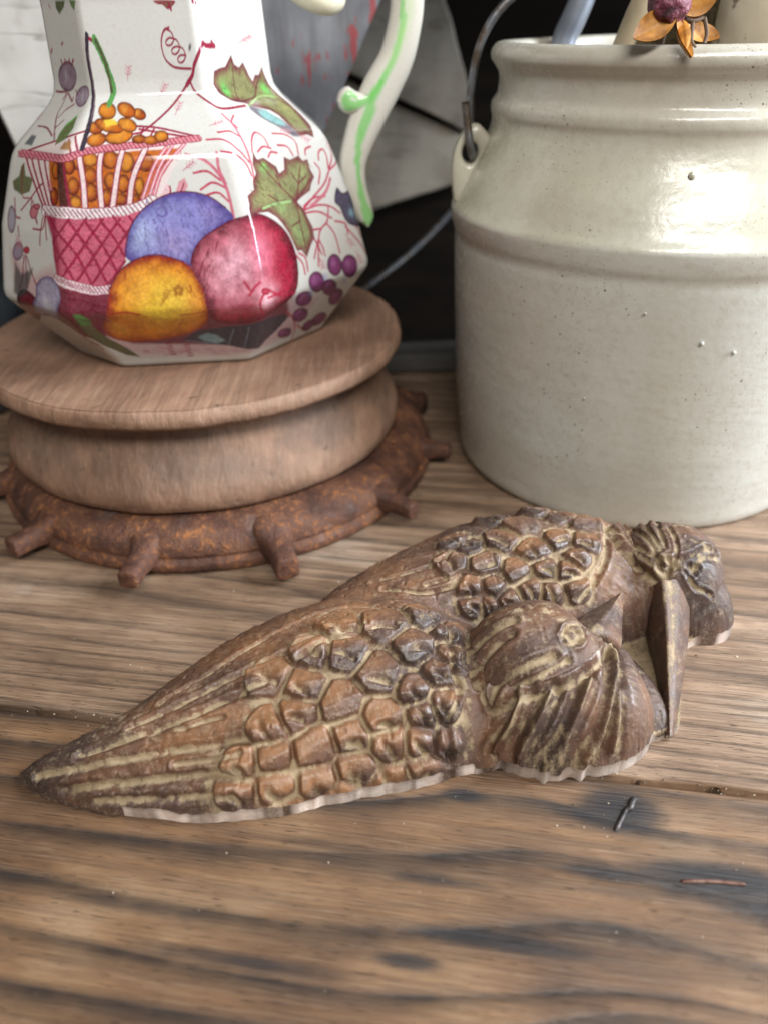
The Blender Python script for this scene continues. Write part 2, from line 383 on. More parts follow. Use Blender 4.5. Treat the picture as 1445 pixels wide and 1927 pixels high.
prof = smooth_path([(0, 0.4), (60, 0.3), (82, 0.2), (86.3, 0.9), (88.2, 4), (89.0, 12), (90.8, 31), (92.6, 61), (93.8, 90), (94.3, 108), (94.3, 114), (95.6, 118.5), (96.3, 123.5), (95.9, 126.2), (93.2, 130.5),
                    (88.5, 140), (83.4, 149), (80.2, 156.5), (79.3, 161), (80.0, 164.5), (79.6, 167.5), (77.6, 170.5), (77.0, 174.5), (77.3, 178.5), (79.3, 181.5), (80.9, 184), (80.9, 186.6), (79.0, 189.2), (75.6, 189.8), (73.0, 188.0),
                    (72.0, 182), (72.3, 165), (80, 145), (88, 122), (88, 60), (84, 8), (60, 5), (0, 5)], 330)
def jar_wob(Rr, Z, T):
    P = np.stack([np.cos(T) * 60, np.sin(T) * 60, Z], -1)
    return Rr * (1 + 0.004 * np.cos(2 * T + 0.5)) + 0.25 * vnoise(P, 35, 21, 2) * (Rr > 20), Z + 0.35 * vnoise(P, 60, 22) * (Z > 100)
V, F = lathe(prof, 260, (0, 0), jar_wob)
mesh_obj('body', V, F, M_stone, jar)
# pimples in the glaze
pb = []
def on_jar(az, z): 
    r = np.interp(z, [0, 31, 61, 108, 126, 140, 156], [88, 90.6, 93, 95.3, 96.3, 88.5, 80.2]); return np.array([r * math.cos(az), r * math.sin(az), z])
for az_, z_, s_ in ((-1.80, 150, 2.0), (-1.66, 92, 1.2), (-1.52, 88, 1.1), (-2.1, 64, .7), (-1.9, 103, .7)):
    th = np.linspace(0, 2 * np.pi, 12, endpoint=False); ph = np.linspace(0.05, np.pi - 0.05, 7)
    c = on_jar(az_, z_); Vb = np.stack([np.outer(np.cos(th), np.sin(ph)), np.outer(np.sin(th), np.sin(ph)), np.outer(np.ones(12), np.cos(ph))], -1).reshape(-1, 3) * s_ * 0.7 + c * np.array([0.997, 0.997, 1])
    mesh_obj('glaze_pimple', Vb, grid_faces(12, 7, wrap_u=True), M_stone, jar)
# ears: pierced lugs left and right, built as a bent plate with a round hole
def ear(side):
    # outline in plane (r,z): attaches to the shoulder; hole centre (hr,hz)
    out = smooth_path([(84, 158), (88.5, 159.2), (93.0, 155.5), (96.2, 149), (97.2, 141), (96.6, 133), (95.0, 126), (88, 124), (80, 132), (77, 148)], 60, True)
    hr, hz = 89.3, 148.2; n = 60
    ang = np.arctan2(out[:, 1] - hz, out[:, 0] - hr); o = np.argsort(ang); out = out[o]; ang = ang[o]
    hole = np.stack([hr + 3.6 * np.cos(ang), hz + 4.4 * np.sin(ang)], -1); rings = []
    for (t, y) in ((0.0, 0.6), (0.0, 3.8), (0.12, 4.9), (0.5, 5.2), (0.86, 4.9), (1.0, 3.2), (1.0, -3.2), (0.86, -4.9), (0.5, -5.2), (0.12, -4.9), (0.0, -3.8), (0.0, -0.6)):
        q = hole * (1 - t) + out * t; rings.append(np.stack([q[:, 0] * side, np.full(n, y), q[:, 1]], -1))
    A = np.stack(rings, 0); Fm = grid_faces(len(rings), n, wrap_u=True, wrap_v=True)
    return A.reshape(-1, 3), (Fm if side > 0 else Fm[:, ::-1])
EAR_ROT = R(-2)
for s_ in (-1, 1):
    V, F = ear(s_); e = mesh_obj('ear', V, F[:, ::-1], M_stone, jar); e.rotation_euler = (0, 0, EAR_ROT)
def mat_wire():
    m = Mat('old_steel_wire'); v = m.obj(); n = m.noise(v, 120, 4)
    return m.done(m.ramp(n, [(0.35, (0.10, 0.075, 0.055)), (0.55, (0.22, 0.23, 0.25))]), m.ramp(n, [(0.3, 0.6), (0.6, 0.32)]), m.bump(n, 0.2, 0.0004), metal=0.85)
M_wire = mat_wire()
bail_pts = [(-92.5, -2.5, 168.5), (-91.2, -3.4, 160), (-90.0, -4.6, 152), (-88.6, -3.0, 147.6), (-88.0, 2, 147.2), (-88.0, 6.5, 151), (-89.0, 8.5, 162), (-88.8, 9, 174), (-86.0, 9.5, 188), (-80, 10, 199), (-71, 10.5, 207), (-55, 11, 217), (-30, 12, 226), (0, 12, 229)]
full = bail_pts + [(-x, y, z) for x, y, z in bail_pts[::-1][1:]]
V, F = tube(smooth_path(full, 160), 1.75, 10)
mesh_obj('wire_bail', V, F, M_wire, jar)

# ------------------------------------------------------------------ rusty ring
RX, RY = -85.8, 376.3
def mat_rust():
    m = Mat('rusted_iron'); v = m.obj(); n = m.noise(v, 44, 6, 0.7); f = m.noise(v, 330, 4, 0.75); g = m.noise(v, 900, 3, 0.7)
    base = m.ramp(n, [(0.30, (0.050, 0.022, 0.015)), (0.48, (0.105, 0.044, 0.027)), (0.62, (0.160, 0.072, 0.040)), (0.8, (0.17, 0.090, 0.056))])
    base = m.mix(m.math('MULTIPLY', m.ramp(f, [(0.52, 0.0), (0.62, 1.0)]), m.ramp(n, [(0.40, 0.0), (0.60, 0.85)])), base, (0.37, 0.145, 0.048))
    base = m.mix(m.ramp(g, [(0.60, 0.0), (0.72, 0.6)]), base, (0.05, 0.022, 0.018))
    pol = m.ramp(m.noise(m.obj(loc=(0.2, 0.5, 0.1)), 48, 4, 0.6), [(0.62, 0.0), (0.72, 1.0)])
    base = m.mix(m.math('MULTIPLY', pol, 0.45), base, (0.20, 0.16, 0.15))
    b = m.bump(m.math('ADD', m.math('MULTIPLY', f, 0.7), m.math('MULTIPLY', g, 0.4)), 1.0, 0.0012)
    return m.done(base, m.mix(pol, m.ramp(f, [(0.4, 0.55), (0.6, 0.85)]), (0.33, 0.33, 0.33)), b, metal=0.12)
M_rust = mat_rust()
ring = empty('rusty_iron_ring', (RX * MM, RY * MM, 0), 'round rusty iron ring with stubs sticking out, under the wooden pulley block', 'iron ring')
rp = smooth_path([(78, 0.3), (100, 0.2), (109.6, 0.4), (111.8, 1.6), (112.0, 4.6), (110.7, 6.2), (110.0, 7.2), (110.2, 9.0), (108.8, 13.0), (104.4, 17.2), (97.5, 19.6), (91, 20.0), (84, 18.4), (79.5, 14), (77.6, 8), (77.6, 3)], 90, True)
def ring_wob(Rr, Z, T):
    P = np.stack([np.cos(T) * 100, np.sin(T) * 100, Z], -1)
    return Rr + 0.5 * vnoise(P, 24, 31, 2), Z + (0.35 * vnoise(P, 20, 32, 2)) * (Z > 3)
V, F = lathe(rp, 360, (0, 0), ring_wob)
F = np.concatenate([F, np.stack([np.arange(360) * 90 + 89, ((np.arange(360) + 1) % 360) * 90 + 89, ((np.arange(360) + 1) % 360) * 90, np.arange(360) * 90], 1)])
mesh_obj('rim', V, F, M_rust, ring)
STUBS = [(-156.3, 120), (-127.4, 130), (-98.7, 131), (-69.3, 132.5), (-38.2, 130), (-10.0, 126), (20.5, 122), (52, 124), (83, 125), (114, 124), (145, 125), (175, 124)]
for k, (az, L) in enumerate(STUBS):
    L = L - 3
    r0 = np.random.default_rng(k); xs = np.array([96, 106, 110, 112.5, 115, 118.5, L - 1.2, L - 0.35, L, L + 0.15]); hw = np.array([8.6, 7.8, 6.1, 5.0, 4.5, 4.25, 4.15, 3.9, 3.3, 1.4]) * (1 + 0.12 * r0.normal())
    n = 16; a = np.linspace(0, 2 * np.pi, n, endpoint=False)
    sq = lambda t, e: np.sign(t) * np.abs(t) ** e
    Vt = []
    for x, h in zip(xs, hw):
        e = 0.55; Vt.append(np.stack([np.full(n, x) + 0.12 * r0.normal(size=n) * (x > L - 3), h * sq(np.cos(a), e), 8.6 + 0.15 * r0.normal() + h * 1.02 * sq(np.sin(a), e)], -1))
    Vt = np.concatenate(Vt); Vt = np.concatenate([Vt, [[L + 0.2, 0, 8.6]]])
    Fq = grid_faces(len(xs), n, wrap_v=True).tolist() + [((len(xs) - 1) * n + (j + 1) % n, (len(xs) - 1) * n + j, len(Vt) - 1) for j in range(n)]
    Vt[:, 2] = np.maximum(Vt[:, 2], 0.3)
    o = mesh_obj('stub', Vt, [tuple(f[::-1]) for f in Fq], M_rust, ring); o.rotation_euler = (0, 0, R(az))

# ------------------------------------------------------------------ wooden pulley block
BX, BY = -91.4, 376.5; BZ0, BZ1 = 20.2, 71.5
def mat_block():
    m = Mat('worn_pulley_wood'); v = m.obj(); gr = m.obj(scale=(170, 14, 60), rot=(0, 0, R(62))); gr2 = m.obj(scale=(600, 40, 200), rot=(0, 0, R(62)))
    g = m.noise(gr, 1.0, 5, 0.65, 0.3); g2 = m.noise(gr2, 1.0, 3, 0.6); p = m.noise(v, 17, 5, 0.6)
    base = m.ramp(p, [(0.28, (0.17, 0.090, 0.058)), (0.48, (0.265, 0.150, 0.098)), (0.68, (0.36, 0.218, 0.146)), (0.82, (0.42, 0.28, 0.20))])
    base = m.mix(m.ramp(g, [(0.38, 0.0), (0.72, 0.6)]), base, (0.14, 0.085, 0.055))
    base = m.mix(m.ramp(g2, [(0.5, 0.0), (0.75, 0.35)]), base, (0.45, 0.31, 0.21))
    c = m.new('ShaderNodeTexCoord'); sx = m.new('ShaderNodeSeparateXYZ'); m.link(c.outputs['Object'], sx.inputs[0])
    grey = m.math('MULTIPLY', m.ramp(m.math('MULTIPLY', sx.outputs[2], 10), [(0.28, 0.0), (0.40, 1.0), (0.55, 1.0), (0.60, 0.0)]), m.ramp(m.noise(v, 26, 4, 0.7), [(0.36, 0.0), (0.60, 0.5)]))
    base = m.mix(grey, base, (0.088, 0.064, 0.050))
    dent = m.noise(v, 130, 4, 0.6); fine = m.noise(v, 520, 3, 0.6)
    base = m.mix(m.ramp(dent, [(0.64, 0.0), (0.74, 0.7)]), base, (0.07, 0.045, 0.03))
    h = m.math('ADD', m.math('MULTIPLY', g, 0.6), m.math('ADD', m.math('MULTIPLY', dent, -0.5), m.math('MULTIPLY', fine, 0.3)))
    return m.done(base, m.ramp(p, [(0.3, 0.55), (0.7, 0.72)]), m.bump(m.noise(v, 36, 4, 0.6), 0.5, 0.003, m.bump(h, 1.0, 0.0012)))
bp = smooth_path([(0, BZ0), (60, BZ0), (88, BZ0), (95, BZ0 + 0.8), (98.2, BZ0 + 3), (99.8, BZ0 + 8), (99.0, BZ0 + 13), (95.6, BZ0 + 19.5), (91.4, BZ0 + 26.5), (88.9, BZ0 + 33), (88.8, BZ0 + 37), (91.8, BZ0 + 40.4), (98.6, BZ0 + 42.2), (101.6, BZ0 + 44.2), (102.3, BZ0 + 47.2), (101.4, BZ1 - 1.4), (99.8, BZ1 - 0.3), (96, BZ1), (60, BZ1 + 0.1), (0, BZ1)], 210)
def block_wob(Rr, Z, T):
    P = np.stack([np.cos(T) * 95, np.sin(T) * 95, Z], -1); k = (Rr > 60)
    edge = np.exp(-((Z - BZ1) / 5) ** 2)
    return Rr + k * (0.8 * vnoise(P, 40, 41, 2) + (0.25 + 0.6 * edge) * vnoise(P, 9, 42, 3) - 1.6 * (0.3 + edge) * np.clip(vnoise(P, 7, 45, 2) - 0.45, 0, 1) - 0.8 * np.clip(vnoise(P * (1, 1, 0.3), 5, 46, 2) - 0.5, 0, 1)), Z - k * (Rr > 92) * 0.6 * np.abs(vnoise(P, 11, 43, 2)) * (Z > 60) + 0.5 * vnoise(P, 13, 44, 2) * (Z < BZ0 + 5) * (Rr > 85)
V, F = lathe(bp, 420, (0, 0), block_wob)
o = mesh_obj('wooden_pulley_block', V, F, mat_block()); o.location = (BX * MM, BY * MM, 0)
tag(o, 'thick round brown wooden block with grooved waist, holding the fruit jug', 'wooden block')

# ------------------------------------------------------------------ faceted jug
JUGX, JUGY, JUGZ = -85.3, 367.6, 71.9
SH = np.array([(-75.4, -37.2), (-40.2, -64.6), (38.7, -58.6), (81.1, -3.2)]); SH8 = np.concatenate([SH, -SH])
JUG_PROF = [(0.0, 71.9), (0.60, 71.9), (0.695, 72.1), (0.716, 73.6), (0.735, 75.8), (0.985, 100.5), (1.0, 102.6), (0.999, 105.5), (0.925, 131), (0.815, 153.6), (0.795, 157.0), (0.765, 160.2), (0.585, 173.2), (0.546, 177.2), (0.534, 181.5), (0.519, 206.5), (0.53, 216), (0.585, 232), (0.62, 240), (0.61, 242), (0.59, 240.5), (0.50, 216), (0.48, 190), (0.47, 178)]
def jug_ring_fn():
    """perimeter length (at full size) -> xy, with softly rounded corners"""
    n = 8; L = np.linalg.norm(np.roll(SH8, -1, 0) - SH8, axis=1); cum = np.concatenate([[0], np.cumsum(L)]); CUT = 3.6
    def f(U):
        U = np.mod(U, cum[-1]); k = np.clip(np.searchsorted(cum, U, side='right') - 1, 0, 7); t = U - cum[k]
        A = SH8[k]; B = SH8[(k + 1) % 8]; d = (B - A) / L[k][:, None]; P = A + d * t[:, None]
        m0 = t < CUT; kp = (k - 1) % 8; dp = (A - SH8[kp]) / L[kp][:, None]; q = (t + CUT) / (2 * CUT)
        bez = lambda a, c, e, q: (1 - q)[:, None] ** 2 * a + 2 * ((1 - q) * q)[:, None] * c + q[:, None] ** 2 * e
        P = np.where(m0[:, None], bez(A - dp * CUT, A, A + d * CUT, q), P)
        m1 = (L[k] - t) < CUT; kn = (k + 1) % 8; dn = (SH8[(kn + 1) % 8] - B) / L[kn][:, None]; q1 = (t - (L[k] - CUT)) / (2 * CUT)
        P = np.where(m1[:, None], bez(B - d * CUT, B, B + dn * CUT, q1), P)
        return P
    return f, cum
jug_ring, JUG_CUM = jug_ring_fn()
def jug_profile(nv):
    P = np.array(JUG_PROF); Q = P * (75, 1); l = np.concatenate([[0], np.cumsum(np.linalg.norm(np.diff(Q, axis=0), axis=1))])
    # rounded polyline: dense linear resample then local smoothing
    d = np.linspace(0, l[-1], 3000); s = np.interp(d, l, P[:, 0]); z = np.interp(d, l, P[:, 1])
    ker = np.hanning(41); ker /= ker.sum()
    s = np.convolve(np.pad(s, 20, mode='edge'), ker, 'valid'); z = np.convolve(np.pad(z, 20, mode='edge'), ker, 'valid')
    # uneven sampling: most rows on the printed height
    vis0, vis1 = np.interp(45, d, d), np.interp(72.5 + 0, d, d)
    dens = np.where((d > 40) & (d < 205), 1.0, 0.12); c = np.concatenate([[0], np.cumsum(dens)[:-1]]); c /= c[-1]
    V = np.interp(np.linspace(0, 1, nv), c, d)
    return V, np.interp(V, d, s), np.interp(V, d, z)
def jug_grid():
    nv = 520; half = JUG_CUM[4]; UF = JUG_CUM[3]
    U = np.concatenate([np.linspace(-12, UF + 18, 640, endpoint=False), np.linspace(UF + 18, 2 * half - 12, 260, endpoint=False)])
    Vp, s, z = jug_profile(nv); xy = jug_ring(U)
    # softer corners higher up is automatic (scaled); slight hand-made unevenness
    X = xy[:, None, 0] * s[None, :]; Y = xy[:, None, 1] * s[None, :]; Z = z[None, :] + 0 * X
    X = X + JUGX; Y = Y + JUGY
    return U, Vp, np.stack([X, Y, Z], -1)
JUG_U, JUG_V, JUG_P = jug_grid()

def seg_dist(Q, poly, wid=None):
    """min over segments of (distance / local half width); Q (n,2)"""
    best = np.full(len(Q), 1e9)
    P = np.asarray(poly, float); w = np.ones(len(P)) if wid is None else np.asarray(wid, float)
    for a, b, wa, wb in zip(P[:-1], P[1:], w[:-1], w[1:]):
        ab = b - a; t = np.clip(((Q - a) @ ab) / (ab @ ab + 1e-12), 0, 1)
        d = np.linalg.norm(Q - a - t[:, None] * ab, axis=1) / (wa + (wb - wa) * t); best = np.minimum(best, d)
    return best
ART=[
 ('F',[(26.7,93.9),(39.5,89.4),(48.2,72.5),(59.4,60.5),(82.6,58.9),(110.3,57.0),(135.4,58.7),(160.2,63.1),(164.4,80.1),(137.9,89.2),(80.4,84.7)],(206,150,164),0.55,5,1),
 ('F',[(7.8,110.3),(23.4,101.8),(39.6,108.2),(41.2,96.3),(20.0,89.2),(10.7,93.5)],(196,128,134),0.55,4,1),
 ('F',[(41.8,101.5),(65.3,98.9),(61.7,86.3),(50.7,72.3),(37.1,75.2),(31.8,83.9)],(118,18,50),0.97,2.0,1),
 ('F',[(64.9,95.9),(102.9,86.5),(137.9,89.2),(146.3,74.6),(128.6,65.0),(96.0,65.9),(61.7,69.1),(53.8,75.2)],(104,14,46),0.92,2.0,1),
 ('S',[(129.8,164.8),(133.9,158.9),(134.4,149.1),(134.5,142.0),(133.1,134.2)],0.44649999999999995,(190,58,90),0.95),
 ('S',[(136.0,157.5),(133.9,160.7),(138.2,163.4)],0.44649999999999995,(190,58,90),0.95),
 ('S',[(121.3,156.8),(128.9,156.7),(134.2,153.7)],0.44649999999999995,(190,58,90),0.95),
 ('S',[(113.9,153.6),(122.5,153.3),(128.9,148.6),(133.8,143.0)],0.44649999999999995,(190,58,90),0.95),
 ('S',[(119.3,148.5),(125.4,147.3),(131.0,143.3),(132.9,138.3)],0.44649999999999995,(190,58,90),0.95),
 ('S',[(102.2,147.7),(109.4,145.9),(114.5,141.9),(117.7,135.6),(118.2,128.8),(118.2,124.2)],0.44649999999999995,(190,58,90),0.95),
 ('S',[(104.5,140.9),(110.7,141.3),(115.8,138.0)],0.44649999999999995,(190,58,90),0.95),
 ('S',[(117.1,148.1),(116.3,142.4),(117.9,136.6)],0.44649999999999995,(190,58,90),0.95),
 ('S',[(106.3,134.8),(112.1,137.2),(117.5,135.2)],0.44649999999999995,(190,58,90),0.95),
 ('S',[(106.2,132.1),(113.5,133.5),(117.4,130.2)],0.44649999999999995,(190,58,90),0.95),
 ('S',[(137.5,146.7),(140.6,151.4),(145.9,154.4),(149.4,152.0),(149.8,148.1)],0.44649999999999995,(190,58,90),0.95),
 ('S',[(141.0,146.3),(145.8,147.9),(150.7,146.7)],0.44649999999999995,(190,58,90),0.95),
 ('S',[(157.1,152.7),(165.0,151.3),(169.4,147.8),(168.0,142.4)],0.44649999999999995,(190,58,90),0.95),
 ('S',[(155.9,147.5),(162.1,146.2),(164.0,142.4)],0.44649999999999995,(190,58,90),0.95),
 ('S',[(146.8,143.6),(149.7,145.3),(153.8,144.6)],0.44649999999999995,(190,58,90),0.95),
 ('S',[(172.8,141.8),(174.3,143.9),(179.0,144.6)],0.44649999999999995,(190,58,90),0.95),
 ('S',[(180.9,138.8),(183.2,141.8),(187.1,142.5),(187.5,139.2),(185.5,134.9)],0.44649999999999995,(190,58,90),0.95),
 ('S',[(196.0,143.9),(190.2,137.7),(185.8,134.2),(196.0,136.9)],0.44649999999999995,(190,58,90),0.95),
 ('S',[(177.1,138.1),(178.8,134.6),(174.5,129.6)],0.44649999999999995,(190,58,90),0.95),
 ('S',[(185.8,134.2),(178.3,129.1),(167.8,125.0),(159.1,121.5)],0.44649999999999995,(190,58,90),0.95),
 ('S',[(184.1,130.6),(176.7,125.5),(163.9,121.7)],0.44649999999999995,(190,58,90),0.95),
 ('S',[(158.9,121.0),(169.5,121.4),(176.8,119.6),(182.2,115.9)],0.44649999999999995,(190,58,90),0.95),
 ('S',[(159.2,119.8),(168.0,118.8),(175.8,114.8)],0.44649999999999995,(190,58,90),0.95),
 ('S',[(159.6,122.4),(167.6,124.6),(175.9,124.2)],0.44649999999999995,(190,58,90),0.95),
 ('S',[(175.1,119.4),(172.2,114.3),(167.0,111.9),(163.7,108.1),(159.8,97.6)],0.44649999999999995,(190,58,90),0.95),
 ('S',[(167.0,111.9),(161.8,112.4),(157.7,111.4)],0.44649999999999995,(190,58,90),0.95),
 ('S',[(171.4,113.4),(174.9,108.1),(175.4,99.9)],0.44649999999999995,(190,58,90),0.95),
 ('S',[(163.7,108.1),(165.2,104.4),(165.4,100.9)],0.44649999999999995,(190,58,90),0.95),
 ('S',[(163.7,108.1),(160.5,104.3),(158.3,101.3)],0.44649999999999995,(190,58,90),0.95),
 ('S',[(160.7,109.7),(162.3,106.1),(163.6,101.8)],0.44649999999999995,(190,58,90),0.95),
 ('S',[(149.3,105.4),(152.8,102.5),(152.6,97.0)],0.44649999999999995,(190,58,90),0.95),
 ('S',[(147.6,104.7),(150.4,100.8),(150.6,96.3)],0.44649999999999995,(190,58,90),0.95),
 ('S',[(177.1,113.4),(183.9,111.0),(183.9,106.4)],0.44649999999999995,(190,58,90),0.95),
 ('S',[(184.8,113.2),(190.9,108.6),(193.9,103.2)],0.44649999999999995,(190,58,90),0.95),
 ('S',[(183.5,110.0),(189.2,103.0),(195.0,94.4)],0.44649999999999995,(190,58,90),0.95),
 ('S',[(161.7,53.8),(158.9,61.7),(151.1,71.2),(141.9,79.6)],0.44649999999999995,(190,58,90),0.95),
 ('S',[(159.1,64.5),(173.0,56.8),(179.1,58.4)],0.44649999999999995,(190,58,90),0.95),
 ('S',[(102.2,147.7),(109.4,145.9),(114.5,141.9),(117.7,135.6),(118.2,128.8),(118.2,124.2)],0.752,(208,110,130),0.6),
 ('S',[(129.8,164.8),(133.9,158.9),(134.4,149.1),(134.5,142.0)],0.752,(208,110,130),0.6),
 ('S',[(184.1,130.6),(176.7,125.5),(163.9,121.7)],0.752,(208,110,130),0.6),
 ('S',[(117.1,148.1),(116.3,142.4),(117.9,136.6)],0.752,(208,110,130),0.6),
 ('F',[(83.6,137.7),(88.6,139.4),(92.9,136.4),(92.7,132.2),(87.3,129.8),(83.5,132.5)],(232,190,198),0.9,0.5,1),
 ('S',[(83.7,132.4),(88.2,136.6),(89.1,139.2)],0.376,(150,32,66),1),
 ('S',[(87.3,129.8),(92.4,133.4),(92.9,136.4)],0.376,(150,32,66),1),
 ('F',[(95.5,134.8),(97.0,138.2),(100.1,139.4),(101.0,136.5),(99.1,133.9),(96.6,133.2)],(214,128,146),0.8,0.5,1),
 ('S',[(97.1,133.6),(99.2,137.2)],0.3055,(150,32,66),1),
 ('F',[(9.0,147.4),(38.2,155.4),(61.2,160.4),(90.5,160.1),(111.6,154.9),(101.7,150.9),(87.6,132.3),(83.8,129.4),(35.8,127.5),(21.0,140.0)],(240,222,220),0.9,0.5,0),
 ('S',[(8.7,147.8),(30.7,154.0),(50.1,159.3)],0.517,(150,32,66),0.9),
 ('S',[(75.8,160.9),(90.5,159.6),(111.0,154.9)],0.517,(150,32,66),0.9),
 ('S',[(79.5,159.4),(93.2,157.1),(106.6,154.8)],0.517,(150,32,66),0.9),
 ('S',[(43.1,155.5),(48.2,149.3)],0.517,(150,32,66),0.9),
 ('S',[(46.2,157.0),(50.9,150.2)],0.517,(150,32,66),0.9),
 ('S',[(81.8,159.8),(80.0,154.6)],0.517,(150,32,66),0.9),
 ('S',[(87.6,159.2),(84.8,154.5)],0.517,(150,32,66),0.9),
 ('F',[(33.5,146.4),(52.3,148.0),(77.2,149.7),(99.7,150.3),(91.8,141.8),(84.6,136.3),(79.9,129.9),(59.8,128.6),(39.7,129.5)],(196,104,34),1,0.6,2),
 ('R',[(56.5,146.0),(56.1,144.6),(54.7,143.5),(52.8,143.1),(50.9,143.6),(49.3,144.7),(48.6,146.3),(48.9,147.9),(50.0,149.0),(51.9,149.4),(54.0,148.9),(55.8,147.7)],(188,92,28),(92,32,20),1.9,[((51.7,147.0),2.6879999999999997,(226,150,56),0.5)],2),
 ('R',[(61.0,141.2),(60.5,139.7),(59.3,138.6),(57.6,138.2),(56.0,138.7),(54.8,139.9),(54.3,141.4),(54.7,142.9),(55.9,144.0),(57.6,144.3),(59.3,143.9),(60.5,142.7)],(170,70,26),(92,32,20),1.9,[((56.9,142.1),2.352,(226,150,56),0.5)],2),
 ('R',[(61.3,135.1),(60.9,133.4),(59.7,132.2),(58.1,131.8),(56.5,132.3),(55.3,133.6),(54.9,135.3),(55.3,137.0),(56.5,138.3),(58.2,138.6),(59.8,138.1),(61.0,136.9)],(158,64,26),(92,32,20),1.9,[((57.4,136.0),2.352,(226,150,56),0.5)],2),
 ('R',[(61.1,146.9),(60.7,145.6),(59.4,144.7),(57.6,144.3),(55.8,144.7),(54.4,145.7),(53.7,147.1),(53.9,148.5),(55.0,149.5),(56.8,149.9),(58.8,149.5),(60.4,148.3)],(204,128,40),(92,32,20),1.9,[((56.5,147.8),2.52,(226,150,56),0.5)],2),
 ('R',[(70.8,146.7),(70.2,144.9),(68.8,143.7),(66.8,143.3),(64.8,143.8),(63.4,145.1),(62.9,146.9),(63.2,148.7),(64.4,150.0),(66.4,150.4),(68.5,149.9),(70.1,148.5)],(188,92,28),(92,32,20),1.9,[((66.0,147.6),2.6879999999999997,(226,150,56),0.5)],2),
 ('R',[(70.7,139.0),(70.2,137.4),(68.8,136.3),(66.9,135.9),(65.3,136.4),(64.0,137.6),(63.6,139.2),(64.1,140.8),(65.4,142.0),(67.2,142.3),(69.0,141.8),(70.3,140.6)],(170,70,26),(92,32,20),1.9,[((66.4,139.9),2.52,(226,150,56),0.5)],2),
 ('R',[(67.8,133.0),(67.3,131.3),(66.1,130.0),(64.5,129.6),(62.9,130.1),(61.8,131.5),(61.3,133.2),(61.8,134.9),(63.1,136.1),(64.7,136.5),(66.3,136.0),(67.4,134.7)],(158,64,26),(92,32,20),1.9,[((63.9,133.9),2.352,(226,150,56),0.5)],2),
 ('R',[(77.9,145.5),(77.2,143.6),(75.8,142.2),(73.9,141.8),(72.3,142.3),(70.9,143.7),(70.5,145.7),(71.0,147.6),(72.3,149.1),(74.1,149.6),(76.1,149.0),(77.4,147.4)],(204,128,40),(92,32,20),1.9,[((73.5,146.3),2.52,(226,150,56),0.5)],2),
 ('R',[(75.3,137.9),(74.8,136.3),(73.7,135.0),(72.0,134.6),(70.6,135.1),(69.5,136.4),(69.2,138.1),(69.7,139.8),(70.9,141.0),(72.5,141.4),(74.0,140.9),(75.1,139.6)],(188,92,28),(92,32,20),1.9,[((71.6,138.8),2.1839999999999997,(226,150,56),0.5)],2),
 ('R',[(74.2,132.2),(73.7,131.1),(72.5,130.3),(70.9,130.0),(69.2,130.4),(68.1,131.2),(67.8,132.4),(68.2,133.6),(69.5,134.3),(71.0,134.6),(72.7,134.3),(73.9,133.4)],(170,70,26),(92,32,20),1.9,[((70.3,133.1),2.352,(226,150,56),0.5)],2),
 ('R',[(87.2,145.2),(86.5,143.5),(84.9,142.3),(82.9,141.9),(81.0,142.4),(79.7,143.7),(79.3,145.4),(80.0,147.2),(81.5,148.5),(83.5,148.9),(85.5,148.3),(86.8,147.0)],(158,64,26),(92,32,20),1.9,[((82.6,146.1),2.6879999999999997,(226,150,56),0.5)],2),
 ('R',[(81.6,136.8),(81.1,135.0),(80.2,133.8),(78.9,133.4),(77.9,133.9),(77.1,135.2),(76.9,137.0),(77.4,138.6),(78.3,139.8),(79.6,140.3),(80.7,139.8),(81.5,138.5)],(204,128,40),(92,32,20),1.9,[((78.6,137.7),1.68,(226,150,56),0.5)],2),
 ('R',[(92.6,145.0),(91.9,143.7),(90.7,142.8),(89.0,142.5),(87.5,142.9),(86.5,143.9),(86.2,145.3),(86.7,146.6),(88.1,147.5),(89.8,147.9),(91.3,147.4),(92.4,146.4)],(188,92,28),(92,32,20),1.9,[((88.8,145.9),2.1839999999999997,(226,150,56),0.5)],2),
 ('R',[(50.8,144.9),(50.5,143.4),(49.6,142.3),(48.1,141.9),(46.5,142.4),(45.2,143.5),(44.6,145.0),(44.7,146.5),(45.7,147.7),(47.3,148.1),(48.9,147.6),(50.2,146.4)],(170,70,26),(92,32,20),1.9,[((47.0,145.7),2.0159999999999996,(226,150,56),0.5)],2),
 ('R',[(53.0,137.6),(52.6,135.9),(51.6,134.8),(50.3,134.3),(48.8,134.8),(47.7,136.1),(47.3,137.8),(47.6,139.5),(48.6,140.7),(50.0,141.2),(51.4,140.6),(52.6,139.4)],(158,64,26),(92,32,20),1.9,[((49.4,138.5),2.0159999999999996,(226,150,56),0.5)],2),
 ('R',[(54.0,131.9),(53.6,130.6),(52.7,129.6),(51.3,129.3),(50.0,129.7),(48.9,130.7),(48.5,132.1),(48.8,133.4),(49.8,134.4),(51.2,134.7),(52.5,134.3),(53.6,133.3)],(204,128,40),(92,32,20),1.9,[((50.5,132.7),2.0159999999999996,(226,150,56),0.5)],2),
 ('R',[(43.2,143.5),(42.9,141.8),(42.0,140.4),(40.5,139.9),(38.8,140.2),(37.4,141.4),(36.7,143.1),(36.7,144.8),(37.6,146.0),(39.1,146.7),(41.0,146.4),(42.3,145.1)],(188,92,28),(92,32,20),1.9,[((38.5,143.9),1.3439999999999999,(226,150,56),0.5)],2),
